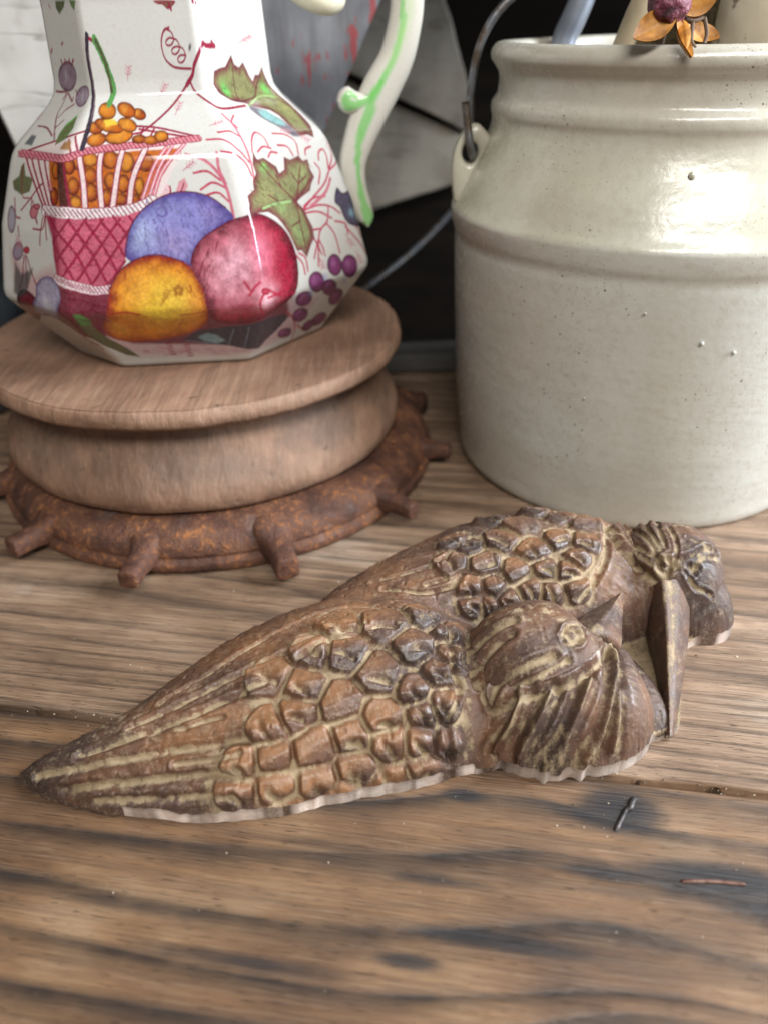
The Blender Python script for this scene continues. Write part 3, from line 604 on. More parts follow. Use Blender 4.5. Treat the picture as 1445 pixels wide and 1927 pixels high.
 ('R',[(43.0,134.0),(42.8,132.3),(41.9,130.9),(40.4,130.3),(38.7,130.6),(37.4,131.8),(36.7,133.4),(36.9,135.2),(37.9,136.6),(39.6,137.2),(41.3,136.9),(42.5,135.6)],(170,70,26),(92,32,20),1.9,[((38.7,134.4),1.3439999999999999,(226,150,56),0.5)],2),
 ('R',[(79.5,132.0),(79.1,130.9),(78.2,130.1),(77.0,129.8),(75.9,130.1),(75.1,131.0),(74.8,132.2),(75.3,133.3),(76.2,134.2),(77.4,134.4),(78.5,134.1),(79.3,133.2)],(158,64,26),(92,32,20),1.9,[((76.6,132.9),1.68,(226,150,56),0.5)],2),
 ('F',[(40.4,146.7),(45.4,146.9),(49.5,130.2),(43.9,129.8)],(56,26,34),0.9,1.0,0),  # dark strip on the facet edge: a reflection painted into the print
 ('S',[(51.9,149.2),(54.3,140.4),(55.4,129.9)],1.5274999999999999,(150,32,66),1),
 ('S',[(51.9,149.2),(54.3,140.4),(55.4,129.9)],0.94,(240,214,214),1),
 ('S',[(62.2,149.7),(61.7,141.1),(62.5,130.1)],1.5274999999999999,(150,32,66),1),
 ('S',[(62.2,149.7),(61.7,141.1),(62.5,130.1)],0.94,(240,214,214),1),
 ('S',[(72.3,150.3),(69.6,140.9),(67.2,129.9)],1.5274999999999999,(150,32,66),1),
 ('S',[(72.3,150.3),(69.6,140.9),(67.2,129.9)],0.94,(240,214,214),1),
 ('S',[(83.3,150.6),(76.7,139.7),(74.5,130.5)],1.5274999999999999,(150,32,66),1),
 ('S',[(83.3,150.6),(76.7,139.7),(74.5,130.5)],0.94,(240,214,214),1),
 ('S',[(93.4,150.9),(86.1,142.8),(79.1,129.9)],0.846,(206,96,116),1),
 ('S',[(93.4,150.9),(86.1,142.8),(79.1,129.9)],0.32899999999999996,(240,200,206),1),
 ('S',[(103.1,152.5),(90.3,141.8),(84.2,130.5)],0.846,(206,96,116),1),
 ('S',[(103.1,152.5),(90.3,141.8),(84.2,130.5)],0.32899999999999996,(240,200,206),1),
 ('S',[(96.6,151.6),(88.5,142.3),(81.9,130.2)],0.846,(206,96,116),1),
 ('S',[(96.6,151.6),(88.5,142.3),(81.9,130.2)],0.32899999999999996,(240,200,206),1),
 ('S',[(14.6,146.0),(32.8,128.8)],0.611,(150,32,66),0.9),
 ('S',[(19.1,146.3),(34.8,129.1)],0.611,(150,32,66),0.9),
 ('S',[(24.5,146.4),(37.3,129.2)],0.611,(150,32,66),0.9),
 ('S',[(29.9,146.4),(40.1,129.5)],0.611,(150,32,66),0.9),
 ('S',[(44.6,147.4),(49.0,130.2)],0.611,(150,32,66),0.9),
 ('S',[(7.8,147.8),(27.4,147.8),(45.1,147.9),(54.2,150.4),(69.2,151.7),(90.1,152.9),(110.3,154.4)],1.645,(150,32,66),1),
 ('S',[(7.8,147.8),(27.4,147.8),(45.1,147.9),(54.2,150.4),(69.2,151.7),(90.1,152.9),(110.3,154.4)],1.2925,(222,140,152),1),
 ('S',[(5.1,148.6),(10.3,146.7)],0.2585,(150,32,66),1),
 ('S',[(8.7,148.6),(13.9,146.7)],0.2585,(150,32,66),1),
 ('S',[(12.3,148.6),(17.3,146.8)],0.2585,(150,32,66),1),
 ('S',[(15.9,148.6),(20.8,146.8)],0.2585,(150,32,66),1),
 ('S',[(19.4,148.7),(24.2,146.9)],0.2585,(150,32,66),1),
 ('S',[(22.9,148.7),(27.6,146.9)],0.2585,(150,32,66),1),
 ('S',[(26.3,148.7),(31.0,147.0)],0.2585,(150,32,66),1),
 ('S',[(29.7,148.8),(34.3,147.1)],0.2585,(150,32,66),1),
 ('S',[(33.1,148.8),(37.6,147.1)],0.2585,(150,32,66),1),
 ('S',[(36.4,148.8),(40.9,147.1)],0.2585,(150,32,66),1),
 ('S',[(39.8,148.8),(43.8,147.1)],0.2585,(150,32,66),1),
 ('S',[(42.9,148.9),(46.1,147.0)],0.2585,(150,32,66),1),
 ('S',[(45.1,149.3),(47.9,147.3)],0.2585,(150,32,66),1),
 ('S',[(47.0,149.8),(49.6,147.8)],0.2585,(150,32,66),1),
 ('S',[(48.7,150.3),(51.2,148.2)],0.2585,(150,32,66),1),
 ('S',[(50.3,150.8),(52.9,148.6)],0.2585,(150,32,66),1),
 ('S',[(52.0,151.2),(54.6,149.1)],0.2585,(150,32,66),1),
 ('S',[(53.8,151.5),(56.3,149.4)],0.2585,(150,32,66),1),
 ('S',[(55.6,151.7),(58.2,149.5)],0.2585,(150,32,66),1),
 ('S',[(57.5,151.9),(60.1,149.7)],0.2585,(150,32,66),1),
 ('S',[(59.4,152.1),(62.0,149.8)],0.2585,(150,32,66),1),
 ('S',[(61.3,152.3),(63.8,150.0)],0.2585,(150,32,66),1),
 ('S',[(63.2,152.4),(65.7,150.1)],0.2585,(150,32,66),1),
 ('S',[(65.1,152.6),(67.6,150.3)],0.2585,(150,32,66),1),
 ('S',[(67.0,152.8),(69.5,150.5)],0.2585,(150,32,66),1),
 ('S',[(68.9,152.9),(71.4,150.6)],0.2585,(150,32,66),1),
 ('S',[(70.9,153.0),(73.3,150.7)],0.2585,(150,32,66),1),
 ('S',[(72.9,153.2),(75.2,150.8)],0.2585,(150,32,66),1),
 ('S',[(74.8,153.3),(77.1,150.9)],0.2585,(150,32,66),1),
 ('S',[(76.8,153.4),(79.0,151.0)],0.2585,(150,32,66),1),
 ('S',[(78.8,153.5),(81.0,151.1)],0.2585,(150,32,66),1),
 ('S',[(80.8,153.6),(83.0,151.2)],0.2585,(150,32,66),1),
 ('S',[(82.8,153.8),(84.9,151.4)],0.2585,(150,32,66),1),
 ('S',[(84.9,153.9),(86.9,151.5)],0.2585,(150,32,66),1),
 ('S',[(86.8,154.0),(88.8,151.5)],0.2585,(150,32,66),1),
 ('S',[(88.9,154.1),(90.8,151.7)],0.2585,(150,32,66),1),
 ('S',[(90.9,154.2),(92.8,151.9)],0.2585,(150,32,66),1),
 ('S',[(93.0,154.3),(94.8,152.0)],0.2585,(150,32,66),1),
 ('S',[(95.0,154.6),(96.8,152.1)],0.2585,(150,32,66),1),
 ('S',[(97.1,154.7),(98.7,152.3)],0.2585,(150,32,66),1),
 ('S',[(99.2,154.9),(100.8,152.4)],0.2585,(150,32,66),1),
 ('S',[(101.3,155.0),(102.8,152.6)],0.2585,(150,32,66),1),
 ('S',[(103.3,155.2),(104.8,152.8)],0.2585,(150,32,66),1),
 ('S',[(105.5,155.3),(106.9,152.9)],0.2585,(150,32,66),1),
 ('S',[(107.5,155.5),(108.9,153.1)],0.2585,(150,32,66),1),
 ('S',[(109.7,155.6),(110.9,153.2)],0.2585,(150,32,66),1),
 ('S',[(33.3,128.1),(46.2,128.3),(56.5,127.4),(67.8,127.6),(76.9,128.8),(84.7,131.3)],2.3499999999999996,(150,32,66),1),
 ('S',[(33.3,128.1),(46.2,128.3),(56.5,127.4),(67.8,127.6),(76.9,128.8),(84.7,131.3)],1.9974999999999998,(240,232,234),1),
 ('S',[(30.8,129.4),(36.0,126.9)],0.2585,(150,32,66),1),
 ('S',[(34.1,129.5),(39.3,127.0)],0.2585,(150,32,66),1),
 ('S',[(37.5,129.6),(42.5,127.1)],0.2585,(150,32,66),1),
 ('S',[(40.8,129.8),(44.9,127.1)],0.2585,(150,32,66),1),
 ('S',[(43.7,129.8),(47.1,126.9)],0.2585,(150,32,66),1),
 ('S',[(46.1,129.7),(49.0,126.7)],0.2585,(150,32,66),1),
 ('S',[(48.1,129.6),(50.9,126.5)],0.2585,(150,32,66),1),
 ('S',[(50.0,129.4),(52.7,126.3)],0.2585,(150,32,66),1),
 ('S',[(51.9,129.2),(54.6,126.2)],0.2585,(150,32,66),1),
 ('S',[(53.8,129.1),(56.4,126.0)],0.2585,(150,32,66),1),
 ('S',[(55.6,128.9),(58.3,125.9)],0.2585,(150,32,66),1),
 ('S',[(57.5,128.9),(60.1,125.9)],0.2585,(150,32,66),1),
 ('S',[(59.4,129.0),(62.0,126.0)],0.2585,(150,32,66),1),
 ('S',[(61.2,129.0),(63.8,126.0)],0.2585,(150,32,66),1),
 ('S',[(63.1,129.1),(65.7,126.0)],0.2585,(150,32,66),1),
 ('S',[(65.0,129.1),(67.6,126.1)],0.2585,(150,32,66),1),
 ('S',[(66.9,129.2),(69.5,126.1)],0.2585,(150,32,66),1),
 ('S',[(68.8,129.4),(71.3,126.3)],0.2585,(150,32,66),1),
 ('S',[(70.6,129.7),(73.1,126.6)],0.2585,(150,32,66),1),
 ('S',[(72.5,129.9),(75.0,126.9)],0.2585,(150,32,66),1),
 ('S',[(74.4,130.2),(76.8,127.2)],0.2585,(150,32,66),1),
 ('S',[(76.2,130.5),(78.7,127.5)],0.2585,(150,32,66),1),
 ('S',[(78.0,131.1),(80.4,128.0)],0.2585,(150,32,66),1),
 ('S',[(79.8,131.7),(82.3,128.6)],0.2585,(150,32,66),1),
 ('S',[(81.7,132.2),(84.0,129.2)],0.2585,(150,32,66),1),
 ('S',[(83.5,132.8),(85.9,129.8)],0.2585,(150,32,66),1),
 ('F',[(34.4,126.7),(56.5,125.7),(73.4,126.6),(83.1,129.0),(78.0,123.3),(73.7,118.6),(71.1,111.7),(71.3,109.4),(65.7,103.0),(63.4,99.0),(51.8,100.6),(42.0,104.1),(40.4,112.3),(40.0,120.1)],(198,88,114),1,0.5,3),
 ('S',[(48.7,125.9),(44.8,121.3),(41.3,118.0)],0.564,(150,32,66),0.95),
 ('S',[(40.6,117.3),(46.6,109.3),(50.0,102.4)],0.564,(150,32,66),0.95),
 ('S',[(55.8,125.7),(49.7,118.1),(42.1,110.2)],0.564,(150,32,66),0.95),
 ('S',[(37.4,126.4),(50.5,114.2),(57.1,100.4)],0.564,(150,32,66),0.95),
 ('S',[(62.9,125.4),(53.9,114.9),(44.6,104.0)],0.564,(150,32,66),0.95),
 ('S',[(48.4,125.6),(57.0,114.0),(63.4,100.1)],0.564,(150,32,66),0.95),
 ('S',[(70.1,125.2),(59.5,113.1),(50.4,102.3)],0.564,(150,32,66),0.95),
 ('S',[(55.1,125.4),(62.6,115.4),(67.4,105.1)],0.564,(150,32,66),0.95),
 ('S',[(80.0,127.9),(67.7,114.3),(55.8,100.4)],0.564,(150,32,66),0.95),
 ('S',[(61.8,125.1),(67.3,118.3),(70.6,111.8)],0.564,(150,32,66),0.95),
 ('S',[(70.5,109.4),(66.4,104.8),(62.5,100.1)],0.564,(150,32,66),0.95),
 ('S',[(67.4,126.3),(70.6,122.1),(72.8,119.4)],0.564,(150,32,66),0.95),
 ('S',[(74.0,126.0),(75.1,124.7),(76.2,123.3)],0.564,(150,32,66),0.95),
 ('F',[(34.4,126.7),(41.6,127.0),(44.3,114.7),(43.3,104.3),(41.4,104.5),(40.0,118.2)],(150,32,66),0.75,1.5,0),
 ('S',[(41.3,103.6),(49.7,101.1),(56.9,99.1),(63.9,99.2)],1.9974999999999998,(150,32,66),1),
 ('S',[(41.3,103.6),(49.7,101.1),(56.9,99.1),(63.9,99.2)],1.645,(240,222,226),1),
 ('S',[(39.6,104.7),(42.8,102.6)],0.2585,(150,32,66),1),
 ('S',[(42.0,104.5),(44.6,102.2)],0.2585,(150,32,66),1),
 ('S',[(44.0,104.1),(46.2,101.6)],0.2585,(150,32,66),1),
 ('S',[(45.6,103.6),(47.7,101.1)],0.2585,(150,32,66),1),
 ('S',[(47.1,103.1),(49.0,100.5)],0.2585,(150,32,66),1),
 ('S',[(48.5,102.5),(50.3,99.9)],0.2585,(150,32,66),1),
 ('S',[(49.9,102.1),(51.7,99.5)],0.2585,(150,32,66),1),
 ('S',[(51.3,101.7),(53.1,99.1)],0.2585,(150,32,66),1),
 ('S',[(52.7,101.3),(54.6,98.7)],0.2585,(150,32,66),1),
 ('S',[(54.1,101.0),(56.0,98.3)],0.2585,(150,32,66),1),
 ('S',[(55.5,100.6),(57.4,97.9)],0.2585,(150,32,66),1),
 ('S',[(57.0,100.5),(58.8,97.8)],0.2585,(150,32,66),1),
 ('S',[(58.5,100.5),(60.3,97.9)],0.2585,(150,32,66),1),
 ('S',[(59.9,100.5),(61.8,97.8)],0.2585,(150,32,66),1),
 ('S',[(61.4,100.5),(63.2,97.9)],0.2585,(150,32,66),1),
 ('S',[(62.9,100.6),(64.7,97.9)],0.2585,(150,32,66),1),
 ('R',[(62.9,156.5),(63.2,154.9),(62.2,153.4),(60.2,152.3),(57.7,152.1),(55.2,152.8),(53.5,154.1),(52.9,155.7),(53.7,157.3),(55.8,158.3),(58.5,158.5),(61.2,157.8)],(190,94,26),(100,38,18),2.0,[((56.8,156.3),2.88,(230,166,64),0.5)],2),
 ('R',[(76.5,157.4),(76.1,155.6),(74.1,153.9),(70.9,152.9),(67.3,152.8),(64.1,153.7),(62.2,155.3),(62.2,157.2),(64.1,158.9),(67.5,159.9),(71.4,160.0),(74.8,159.1)],(206,120,34),(100,38,18),2.0,[((68.2,157.4),3.888,(230,166,64),0.5)],2),
 ('R',[(83.7,155.1),(83.3,154.0),(82.1,153.1),(80.3,152.8),(78.4,152.9),(76.9,153.6),(76.1,154.7),(76.4,155.8),(77.6,156.6),(79.4,157.0),(81.4,156.8),(83.0,156.1)],(172,76,24),(100,38,18),2.0,[((79.0,155.9),2.016,(230,166,64),0.5)],2),
 ('R',[(90.2,154.1),(89.6,153.0),(88.2,152.3),(86.1,152.0),(84.2,152.4),(82.7,153.2),(82.1,154.3),(82.6,155.4),(84.0,156.1),(86.2,156.4),(88.2,156.1),(89.7,155.2)],(190,94,26),(100,38,18),2.0,[((85.3,155.2),2.16,(230,166,64),0.5)],2),
 ('R',[(95.1,155.3),(94.3,153.9),(92.8,153.1),(90.9,152.9),(89.1,153.5),(87.9,154.7),(87.5,156.2),(88.2,157.5),(89.8,158.4),(91.9,158.5),(93.8,158.0),(95.0,156.8)],(206,120,34),(100,38,18),2.0,[((90.6,156.7),2.016,(230,166,64),0.5)],2),
 ('R',[(59.6,159.7),(59.2,158.4),(57.6,157.7),(55.2,157.8),(52.8,158.6),(50.8,159.9),(49.7,161.4),(49.9,162.7),(51.5,163.4),(54.0,163.4),(56.8,162.5),(58.8,161.2)],(172,76,24),(100,38,18),2.0,[((53.3,161.5),2.304,(230,166,64),0.5)],2),
 ('R',[(70.8,159.1),(69.5,157.9),(66.4,157.7),(62.3,158.4),(58.0,159.9),(54.7,161.7),(53.4,163.5),(54.4,164.7),(57.8,165.0),(62.4,164.3),(66.9,162.8),(69.9,160.9)],(190,94,26),(100,38,18),2.0,[((61.1,162.3),4.032,(230,166,64),0.5)],2),
 ('R',[(78.1,159.6),(76.9,158.4),(74.6,158.1),(71.8,158.7),(69.2,160.0),(67.3,161.7),(66.9,163.4),(68.1,164.6),(70.6,164.9),(73.7,164.3),(76.4,163.0),(78.0,161.3)],(206,120,34),(100,38,18),2.0,[((71.6,162.5),2.7359999999999998,(230,166,64),0.5)],2),
 ('R',[(82.8,164.4),(81.5,163.5),(79.5,163.3),(77.4,163.8),(75.5,165.0),(74.4,166.5),(74.5,167.8),(75.7,168.8),(77.9,168.9),(80.2,168.4),(82.1,167.2),(83.0,165.7)],(172,76,24),(100,38,18),2.0,[((77.6,167.1),2.016,(230,166,64),0.5)],2),
 ('R',[(76.2,165.5),(74.4,164.5),(71.8,164.5),(68.7,165.6),(66.0,167.2),(64.4,169.2),(64.6,170.8),(66.5,171.6),(69.4,171.6),(72.7,170.8),(75.2,169.2),(76.5,167.3)],(190,94,26),(100,38,18),2.0,[((69.3,169.2),2.7359999999999998,(230,166,64),0.5)],2),
 ('R',[(64.0,165.3),(62.2,164.1),(59.5,164.0),(56.6,165.0),(54.1,166.8),(52.8,168.8),(53.2,170.6),(55.3,171.6),(58.4,171.7),(61.3,170.9),(63.6,169.3),(64.5,167.2)],(206,120,34),(100,38,18),2.0,[((57.3,169.0),2.448,(230,166,64),0.5)],2),
 ('F',[(58.2,164.0),(64.2,164.5),(67.1,162.1),(61.0,160.9)],(248,214,74),0.8,0.8,0),
 ('S',[(48.0,194.0),(46.2,187.4),(46.4,179.7),(47.1,174.3),(50.5,164.2),(52.4,151.7)],1.2925,(52,44,60),0.95),
 ('S',[(46.9,188.3),(47.5,177.0),(51.1,164.2)],0.376,(120,96,104),1),
 ('S',[(49.4,193.0),(52.1,192.3),(53.7,192.6)],0.705,(150,32,66),1),
 ('S',[(52.9,192.6),(57.0,186.4),(59.1,181.3),(61.0,176.8),(58.9,171.2)],1.7625,(92,158,84),1),
 ('S',[(53.5,192.3),(57.5,186.0),(58.8,180.4),(59.4,176.0)],0.987,(86,92,62),0.9),
 ('R',[(30.4,181.1),(28.0,178.3),(24.1,176.3),(18.8,175.5),(13.1,176.1),(8.8,177.9),(7.7,180.4),(10.5,183.2),(15.4,184.9),(21.4,185.9),(26.7,185.3),(30.0,183.5)],(146,124,138),(92,54,72),1.6,[((18.1,181.1),2.16,(190,180,192),0.8)],3),
 ('S',[(15.2,185.1),(14.7,186.1)],0.5874999999999999,(150,32,66),0.9),
 ('S',[(19.3,185.2),(19.4,186.2)],0.5874999999999999,(150,32,66),0.9),
 ('S',[(23.9,185.2),(25.0,186.3)],0.5874999999999999,(150,32,66),0.9),
 ('S',[(27.9,185.3),(29.7,186.3)],0.5874999999999999,(150,32,66),0.9),
 ('R',[(43.3,173.6),(42.4,171.6),(40.1,170.2),(36.5,169.9),(32.6,170.9),(29.6,172.6),(28.7,174.7),(31.5,176.5),(35.7,177.6),(39.9,177.9),(42.7,177.2),(43.5,175.5)],(160,142,158),(104,66,88),1.4,[((36.8,174.1),1.68,(196,188,200),0.6)],3),
 ('S',[(16.5,175.5),(8.1,175.3),(4.1,175.5)],0.423,(140,60,80),0.9),
 ('S',[(17.2,175.1),(14.9,172.5)],0.423,(140,60,80),0.9),
 ('S',[(18.6,175.1),(26.6,171.9),(26.1,173.6)],0.423,(140,60,80),0.9),
 ('S',[(30.4,174.4),(28.1,176.2)],0.423,(140,60,80),0.9),
 ('S',[(17.5,174.7),(17.9,167.0),(23.5,161.1),(30.6,154.9)],0.423,(140,60,80),0.9),
 ('S',[(30.2,170.9),(24.5,168.4),(21.7,164.6)],0.423,(140,60,80),0.9),
 ('S',[(7.6,160.2),(17.1,159.7),(26.7,156.5)],0.423,(140,60,80),0.9),
 ('S',[(25.1,160.0),(28.5,163.8)],0.423,(140,60,80),0.9),
 ('F',[(33.7,152.7),(31.9,157.9),(33.3,162.2),(39.8,166.0),(41.7,160.7),(39.6,155.5)],(96,124,70),1,0.6,3),
 ('S',[(34.1,152.7),(39.0,165.8)],0.2585,(150,32,66),0.8),
 ('S',[(34.3,161.8),(39.0,165.8)],0.564,(96,184,84),0.9),
 ('F',[(39.2,151.3),(40.6,154.5),(45.0,154.9),(46.7,151.0)],(170,120,60),0.9,0.8,0),
 ('F',[(7.5,151.7),(7.7,156.2),(12.5,155.8),(14.9,151.2)],(82,88,96),0.9,0.8,0),
 ('F',[(5.4,136.9),(10.3,139.3),(11.1,142.9),(13.3,144.6),(15.7,139.7),(22.0,139.3),(20.5,134.1),(13.8,132.4),(7.2,133.8)],(104,108,72),1,0.6,3),
 ('S',[(12.4,143.5),(14.7,132.4),(20.5,131.7)],0.3055,(150,32,66),1),
 ('S',[(21.9,131.9),(27.0,136.2),(30.1,137.8)],0.423,(150,56,74),0.9),
 ('S',[(21.9,131.9),(15.2,126.7)],0.423,(150,56,74),0.9),
 ('S',[(22.6,131.9),(23.1,125.3)],0.423,(150,56,74),0.9),
 ('S',[(23.7,130.9),(28.5,122.9),(25.4,126.6)],0.423,(150,56,74),0.9),
 ('S',[(33.9,127.4),(32.7,121.4),(25.6,120.6)],0.423,(150,56,74),0.9),
 ('S',[(33.9,127.4),(36.0,117.7)],0.423,(150,56,74),0.9),
 ('S',[(32.2,125.3),(30.6,115.1)],0.423,(150,56,74),0.9),
 ('S',[(18.1,109.5),(16.2,100.8),(13.3,95.0)],0.423,(150,56,74),0.9),
 ('S',[(19.2,109.6),(19.9,97.1)],0.423,(150,56,74),0.9),
 ('S',[(20.1,109.3),(24.3,102.0),(27.8,97.3)],0.423,(150,56,74),0.9),
 ('S',[(8.9,130.7),(11.4,124.2),(15.1,123.6)],0.423,(150,56,74),0.9),
 ('S',[(14.1,120.4),(14.9,116.3)],0.423,(150,56,74),0.9),
 ('R',[(28.5,127.0),(27.8,125.6),(26.4,124.6),(24.7,124.2),(23.2,124.6),(22.2,125.6),(21.9,127.0),(22.8,128.4),(24.2,129.4),(26.0,129.8),(27.6,129.4),(28.5,128.4)],(200,120,132),(140,44,66),1.2,[],0),
 ('R',[(29.9,129.2),(29.4,128.5),(28.4,128.1),(27.1,128.0),(25.9,128.1),(25.1,128.5),(24.9,129.2),(25.4,129.8),(26.4,130.2),(27.7,130.3),(28.9,130.2),(29.7,129.7)],(200,120,132),(140,44,66),1.2,[],0),
 ('R',[(11.8,122.8),(11.9,120.1),(10.8,118.0),(9.1,117.1),(7.4,117.6),(6.1,119.4),(5.1,122.1),(4.9,124.8),(5.5,126.8),(7.1,127.8),(9.0,127.1),(10.7,125.4)],(170,164,176),(120,92,108),1.5,[],0),
 ('R',[(17.7,110.9),(16.7,108.9),(14.8,107.4),(12.7,106.7),(10.7,107.1),(9.5,108.4),(9.5,110.3),(10.6,112.3),(12.4,113.8),(14.7,114.5),(16.6,114.1),(17.7,112.7)],(160,146,164),(112,62,84),1.5,[],0),
 ('R',[(22.7,112.1),(22.3,111.3),(21.4,110.7),(20.1,110.3),(18.9,110.4),(18.1,110.8),(17.9,111.5),(18.3,112.3),(19.1,112.9),(20.4,113.3),(21.7,113.2),(22.5,112.8)],(190,60,76),(140,30,54),1,[],0),
 ('R',[(26.5,92.5),(25.5,88.3),(13.0,80.1),(2.0,75.0),(1.8,76.6),(1.8,79.6),(1.9,82.8),(8.5,88.7),(11.7,92.8),(14.5,95.1),(18.5,95.8),(23.0,94.9)],(120,36,54),(70,22,38),3,[],0),
 ('R',[(15.7,83.1),(25.0,93.6),(26.4,99.1),(32.2,103.1),(38.3,103.6),(42.3,100.5),(42.7,94.4),(34.3,84.7),(27.2,84.4)],(168,160,186),(110,92,128),2.2,[((33.7,91.8),3.84,(214,210,218),0.8)],3),
 ('F',[(10.8,106.4),(15.5,101.8),(24.5,105.1),(19.0,94.8),(13.4,91.6),(9.1,93.6)],(60,66,70),0.8,1.6,0),
 ('F',[(47.7,89.8),(50.6,89.7),(52.6,86.3),(50.8,81.4),(52.1,74.5),(57.0,65.9),(60.1,58.9),(53.7,60.9),(47.4,67.8),(43.4,75.4),(44.9,81.9)],(92,92,56),1,0.7,3),
 ('F',[(47.7,89.8),(50.6,89.7),(52.6,86.3),(50.8,82.8),(47.2,83.1)],(80,140,64),1,0.8,3),
 ('S',[(42.9,79.7),(37.4,70.7),(43.9,69.2)],0.5874999999999999,(158,70,84),0.8),
 ('S',[(41.0,71.7),(44.3,66.1)],0.5874999999999999,(158,70,84),0.8),
 ('S',[(77.9,67.5),(80.5,68.1)],0.39949999999999997,(150,32,66),0.9),
 ('S',[(77.7,65.6),(80.4,66.1)],0.39949999999999997,(150,32,66),0.9),
 ('S',[(77.5,63.6),(80.3,64.3)],0.39949999999999997,(150,32,66),0.9),
 ('S',[(77.4,61.7),(80.2,62.2)],0.39949999999999997,(150,32,66),0.9),
 ('S',[(77.2,59.7),(80.1,60.3)],0.39949999999999997,(150,32,66),0.9),
 ('S',[(86.7,65.7),(89.4,66.3)],0.39949999999999997,(150,32,66),0.9),
 ('S',[(86.7,63.8),(89.5,64.3)],0.39949999999999997,(150,32,66),0.9),
 ('S',[(86.7,61.8),(89.5,62.4)],0.39949999999999997,(150,32,66),0.9),
 ('S',[(86.9,59.8),(89.7,60.4)],0.39949999999999997,(150,32,66),0.9),
 ('S',[(86.9,57.8),(89.8,58.4)],0.39949999999999997,(150,32,66),0.9),
 ('F',[(87.1,69.6),(95.3,75.7),(107.3,77.4),(117.0,77.8),(129.2,80.0),(142.0,77.9),(145.1,73.3),(139.9,67.5),(133.4,63.2),(130.0,58.9),(119.1,61.1),(110.0,64.1),(97.4,66.6)],(48,46,64),1,0.8,3),
 ('F',[(94.6,71.3),(99.6,73.9),(104.1,72.2),(108.3,68.0),(104.4,66.4),(97.6,68.0)],(132,164,172),0.85,1.0,3),
 ('S',[(88.4,69.4),(107.1,65.0)],0.32899999999999996,(130,140,160),0.6),
 ('S',[(112.3,75.2),(110.0,64.1)],0.32899999999999996,(130,140,160),0.6),
 ('S',[(119.6,76.5),(119.0,61.5)],0.32899999999999996,(130,140,160),0.6),
 ('R',[(71.1,111.4),(72.8,118.6),(75.9,124.4),(81.5,129.4),(90.1,133.2),(99.6,134.3),(109.0,132.4),(115.6,127.9),(117.9,123.5),(109.0,118.2),(102.0,112.5),(98.7,105.7),(90.8,107.0),(77.9,107.5)],(138,136,200),(84,70,148),5.5,[((77.7,119.4),6.24,(178,190,230),0.9),((87.2,128.9),4.8,(160,170,222),0.6),((109.5,126.1),5.279999999999999,(150,128,190),0.6),((91.9,114.9),7.199999999999999,(168,150,200),0.6)],4),
 ('S',[(90.4,127.2),(90.0,126.3),(89.0,125.7),(87.9,125.5),(86.8,125.8),(86.0,126.5),(85.8,127.4),(86.3,128.2),(87.2,128.8),(88.4,129.0),(89.4,128.7),(90.2,128.1),(90.4,127.2)],0.517,(120,110,176),0.8),
 ('S',[(100.0,125.8),(99.2,124.8)],0.3525,(104,92,160),0.55),
 ('S',[(93.0,111.9),(92.2,109.7)],0.3525,(104,92,160),0.55),
 ('S',[(85.5,125.7),(86.2,124.6)],0.3525,(104,92,160),0.55),
 ('S',[(78.9,127.2),(79.6,125.4)],0.3525,(104,92,160),0.55),
 ('S',[(110.6,120.4),(111.4,119.3)],0.3525,(104,92,160),0.55),
 ('S',[(104.3,114.5),(104.3,113.1)],0.3525,(104,92,160),0.55),
 ('S',[(96.0,124.4),(95.7,123.0)],0.3525,(104,92,160),0.55),
 ('S',[(97.4,112.9),(97.8,111.5)],0.3525,(104,92,160),0.55),
 ('S',[(86.0,111.4),(85.7,109.4)],0.3525,(104,92,160),0.55),
 ('S',[(108.8,125.1),(108.7,123.1)],0.3525,(104,92,160),0.55),
 ('S',[(112.5,126.6),(113.0,125.4)],0.3525,(104,92,160),0.55),
 ('S',[(80.1,121.8),(80.4,120.7)],0.3525,(104,92,160),0.55),
 ('S',[(83.4,112.4),(82.9,111.2)],0.3525,(104,92,160),0.55),
 ('S',[(106.3,113.4),(106.8,112.0)],0.3525,(104,92,160),0.55),
 ('S',[(107.0,123.7),(107.1,121.5)],0.3525,(104,92,160),0.55),
 ('S',[(100.1,114.5),(99.9,113.5)],0.3525,(104,92,160),0.55),
 ('S',[(96.7,122.6),(96.0,121.2)],0.3525,(104,92,160),0.55),
 ('S',[(108.5,127.8),(108.4,126.3)],0.3525,(104,92,160),0.55),
 ('S',[(89.6,116.9),(89.3,115.8)],0.3525,(104,92,160),0.55),
 ('S',[(89.7,112.6),(89.4,111.5)],0.3525,(104,92,160),0.55),
 ('S',[(85.9,122.4),(85.2,120.7)],0.3525,(104,92,160),0.55),
 ('S',[(104.1,118.7),(104.5,117.5)],0.3525,(104,92,160),0.55),
 ('S',[(89.8,127.6),(89.0,125.8)],0.3525,(104,92,160),0.55),
 ('S',[(100.8,118.0),(100.1,116.9)],0.3525,(104,92,160),0.55),
 ('S',[(87.9,123.5),(88.0,121.7)],0.3525,(104,92,160),0.55),
 ('S',[(82.3,131.9),(81.8,130.5)],0.3525,(104,92,160),0.55),
 ('R',[(54.8,80.7),(59.8,87.8),(62.5,93.9),(63.4,99.0),(67.4,105.5),(75.7,110.2),(84.9,111.2),(94.2,108.5),(99.9,102.5),(101.5,95.9),(101.4,86.6),(98.9,79.2),(88.0,73.3),(73.0,70.6),(60.0,70.8),(54.0,74.3)],(224,126,34),(148,30,30),5.0,[((82.1,90.8),11.04,(250,214,60),1),((75.1,98.5),8.16,(240,170,66),0.7),((89.0,94.7),8.16,(240,196,74),0.8),((61.4,80.1),3.84,(238,176,60),0.9),((97.1,92.3),3.84,(236,160,70),0.6)],4),
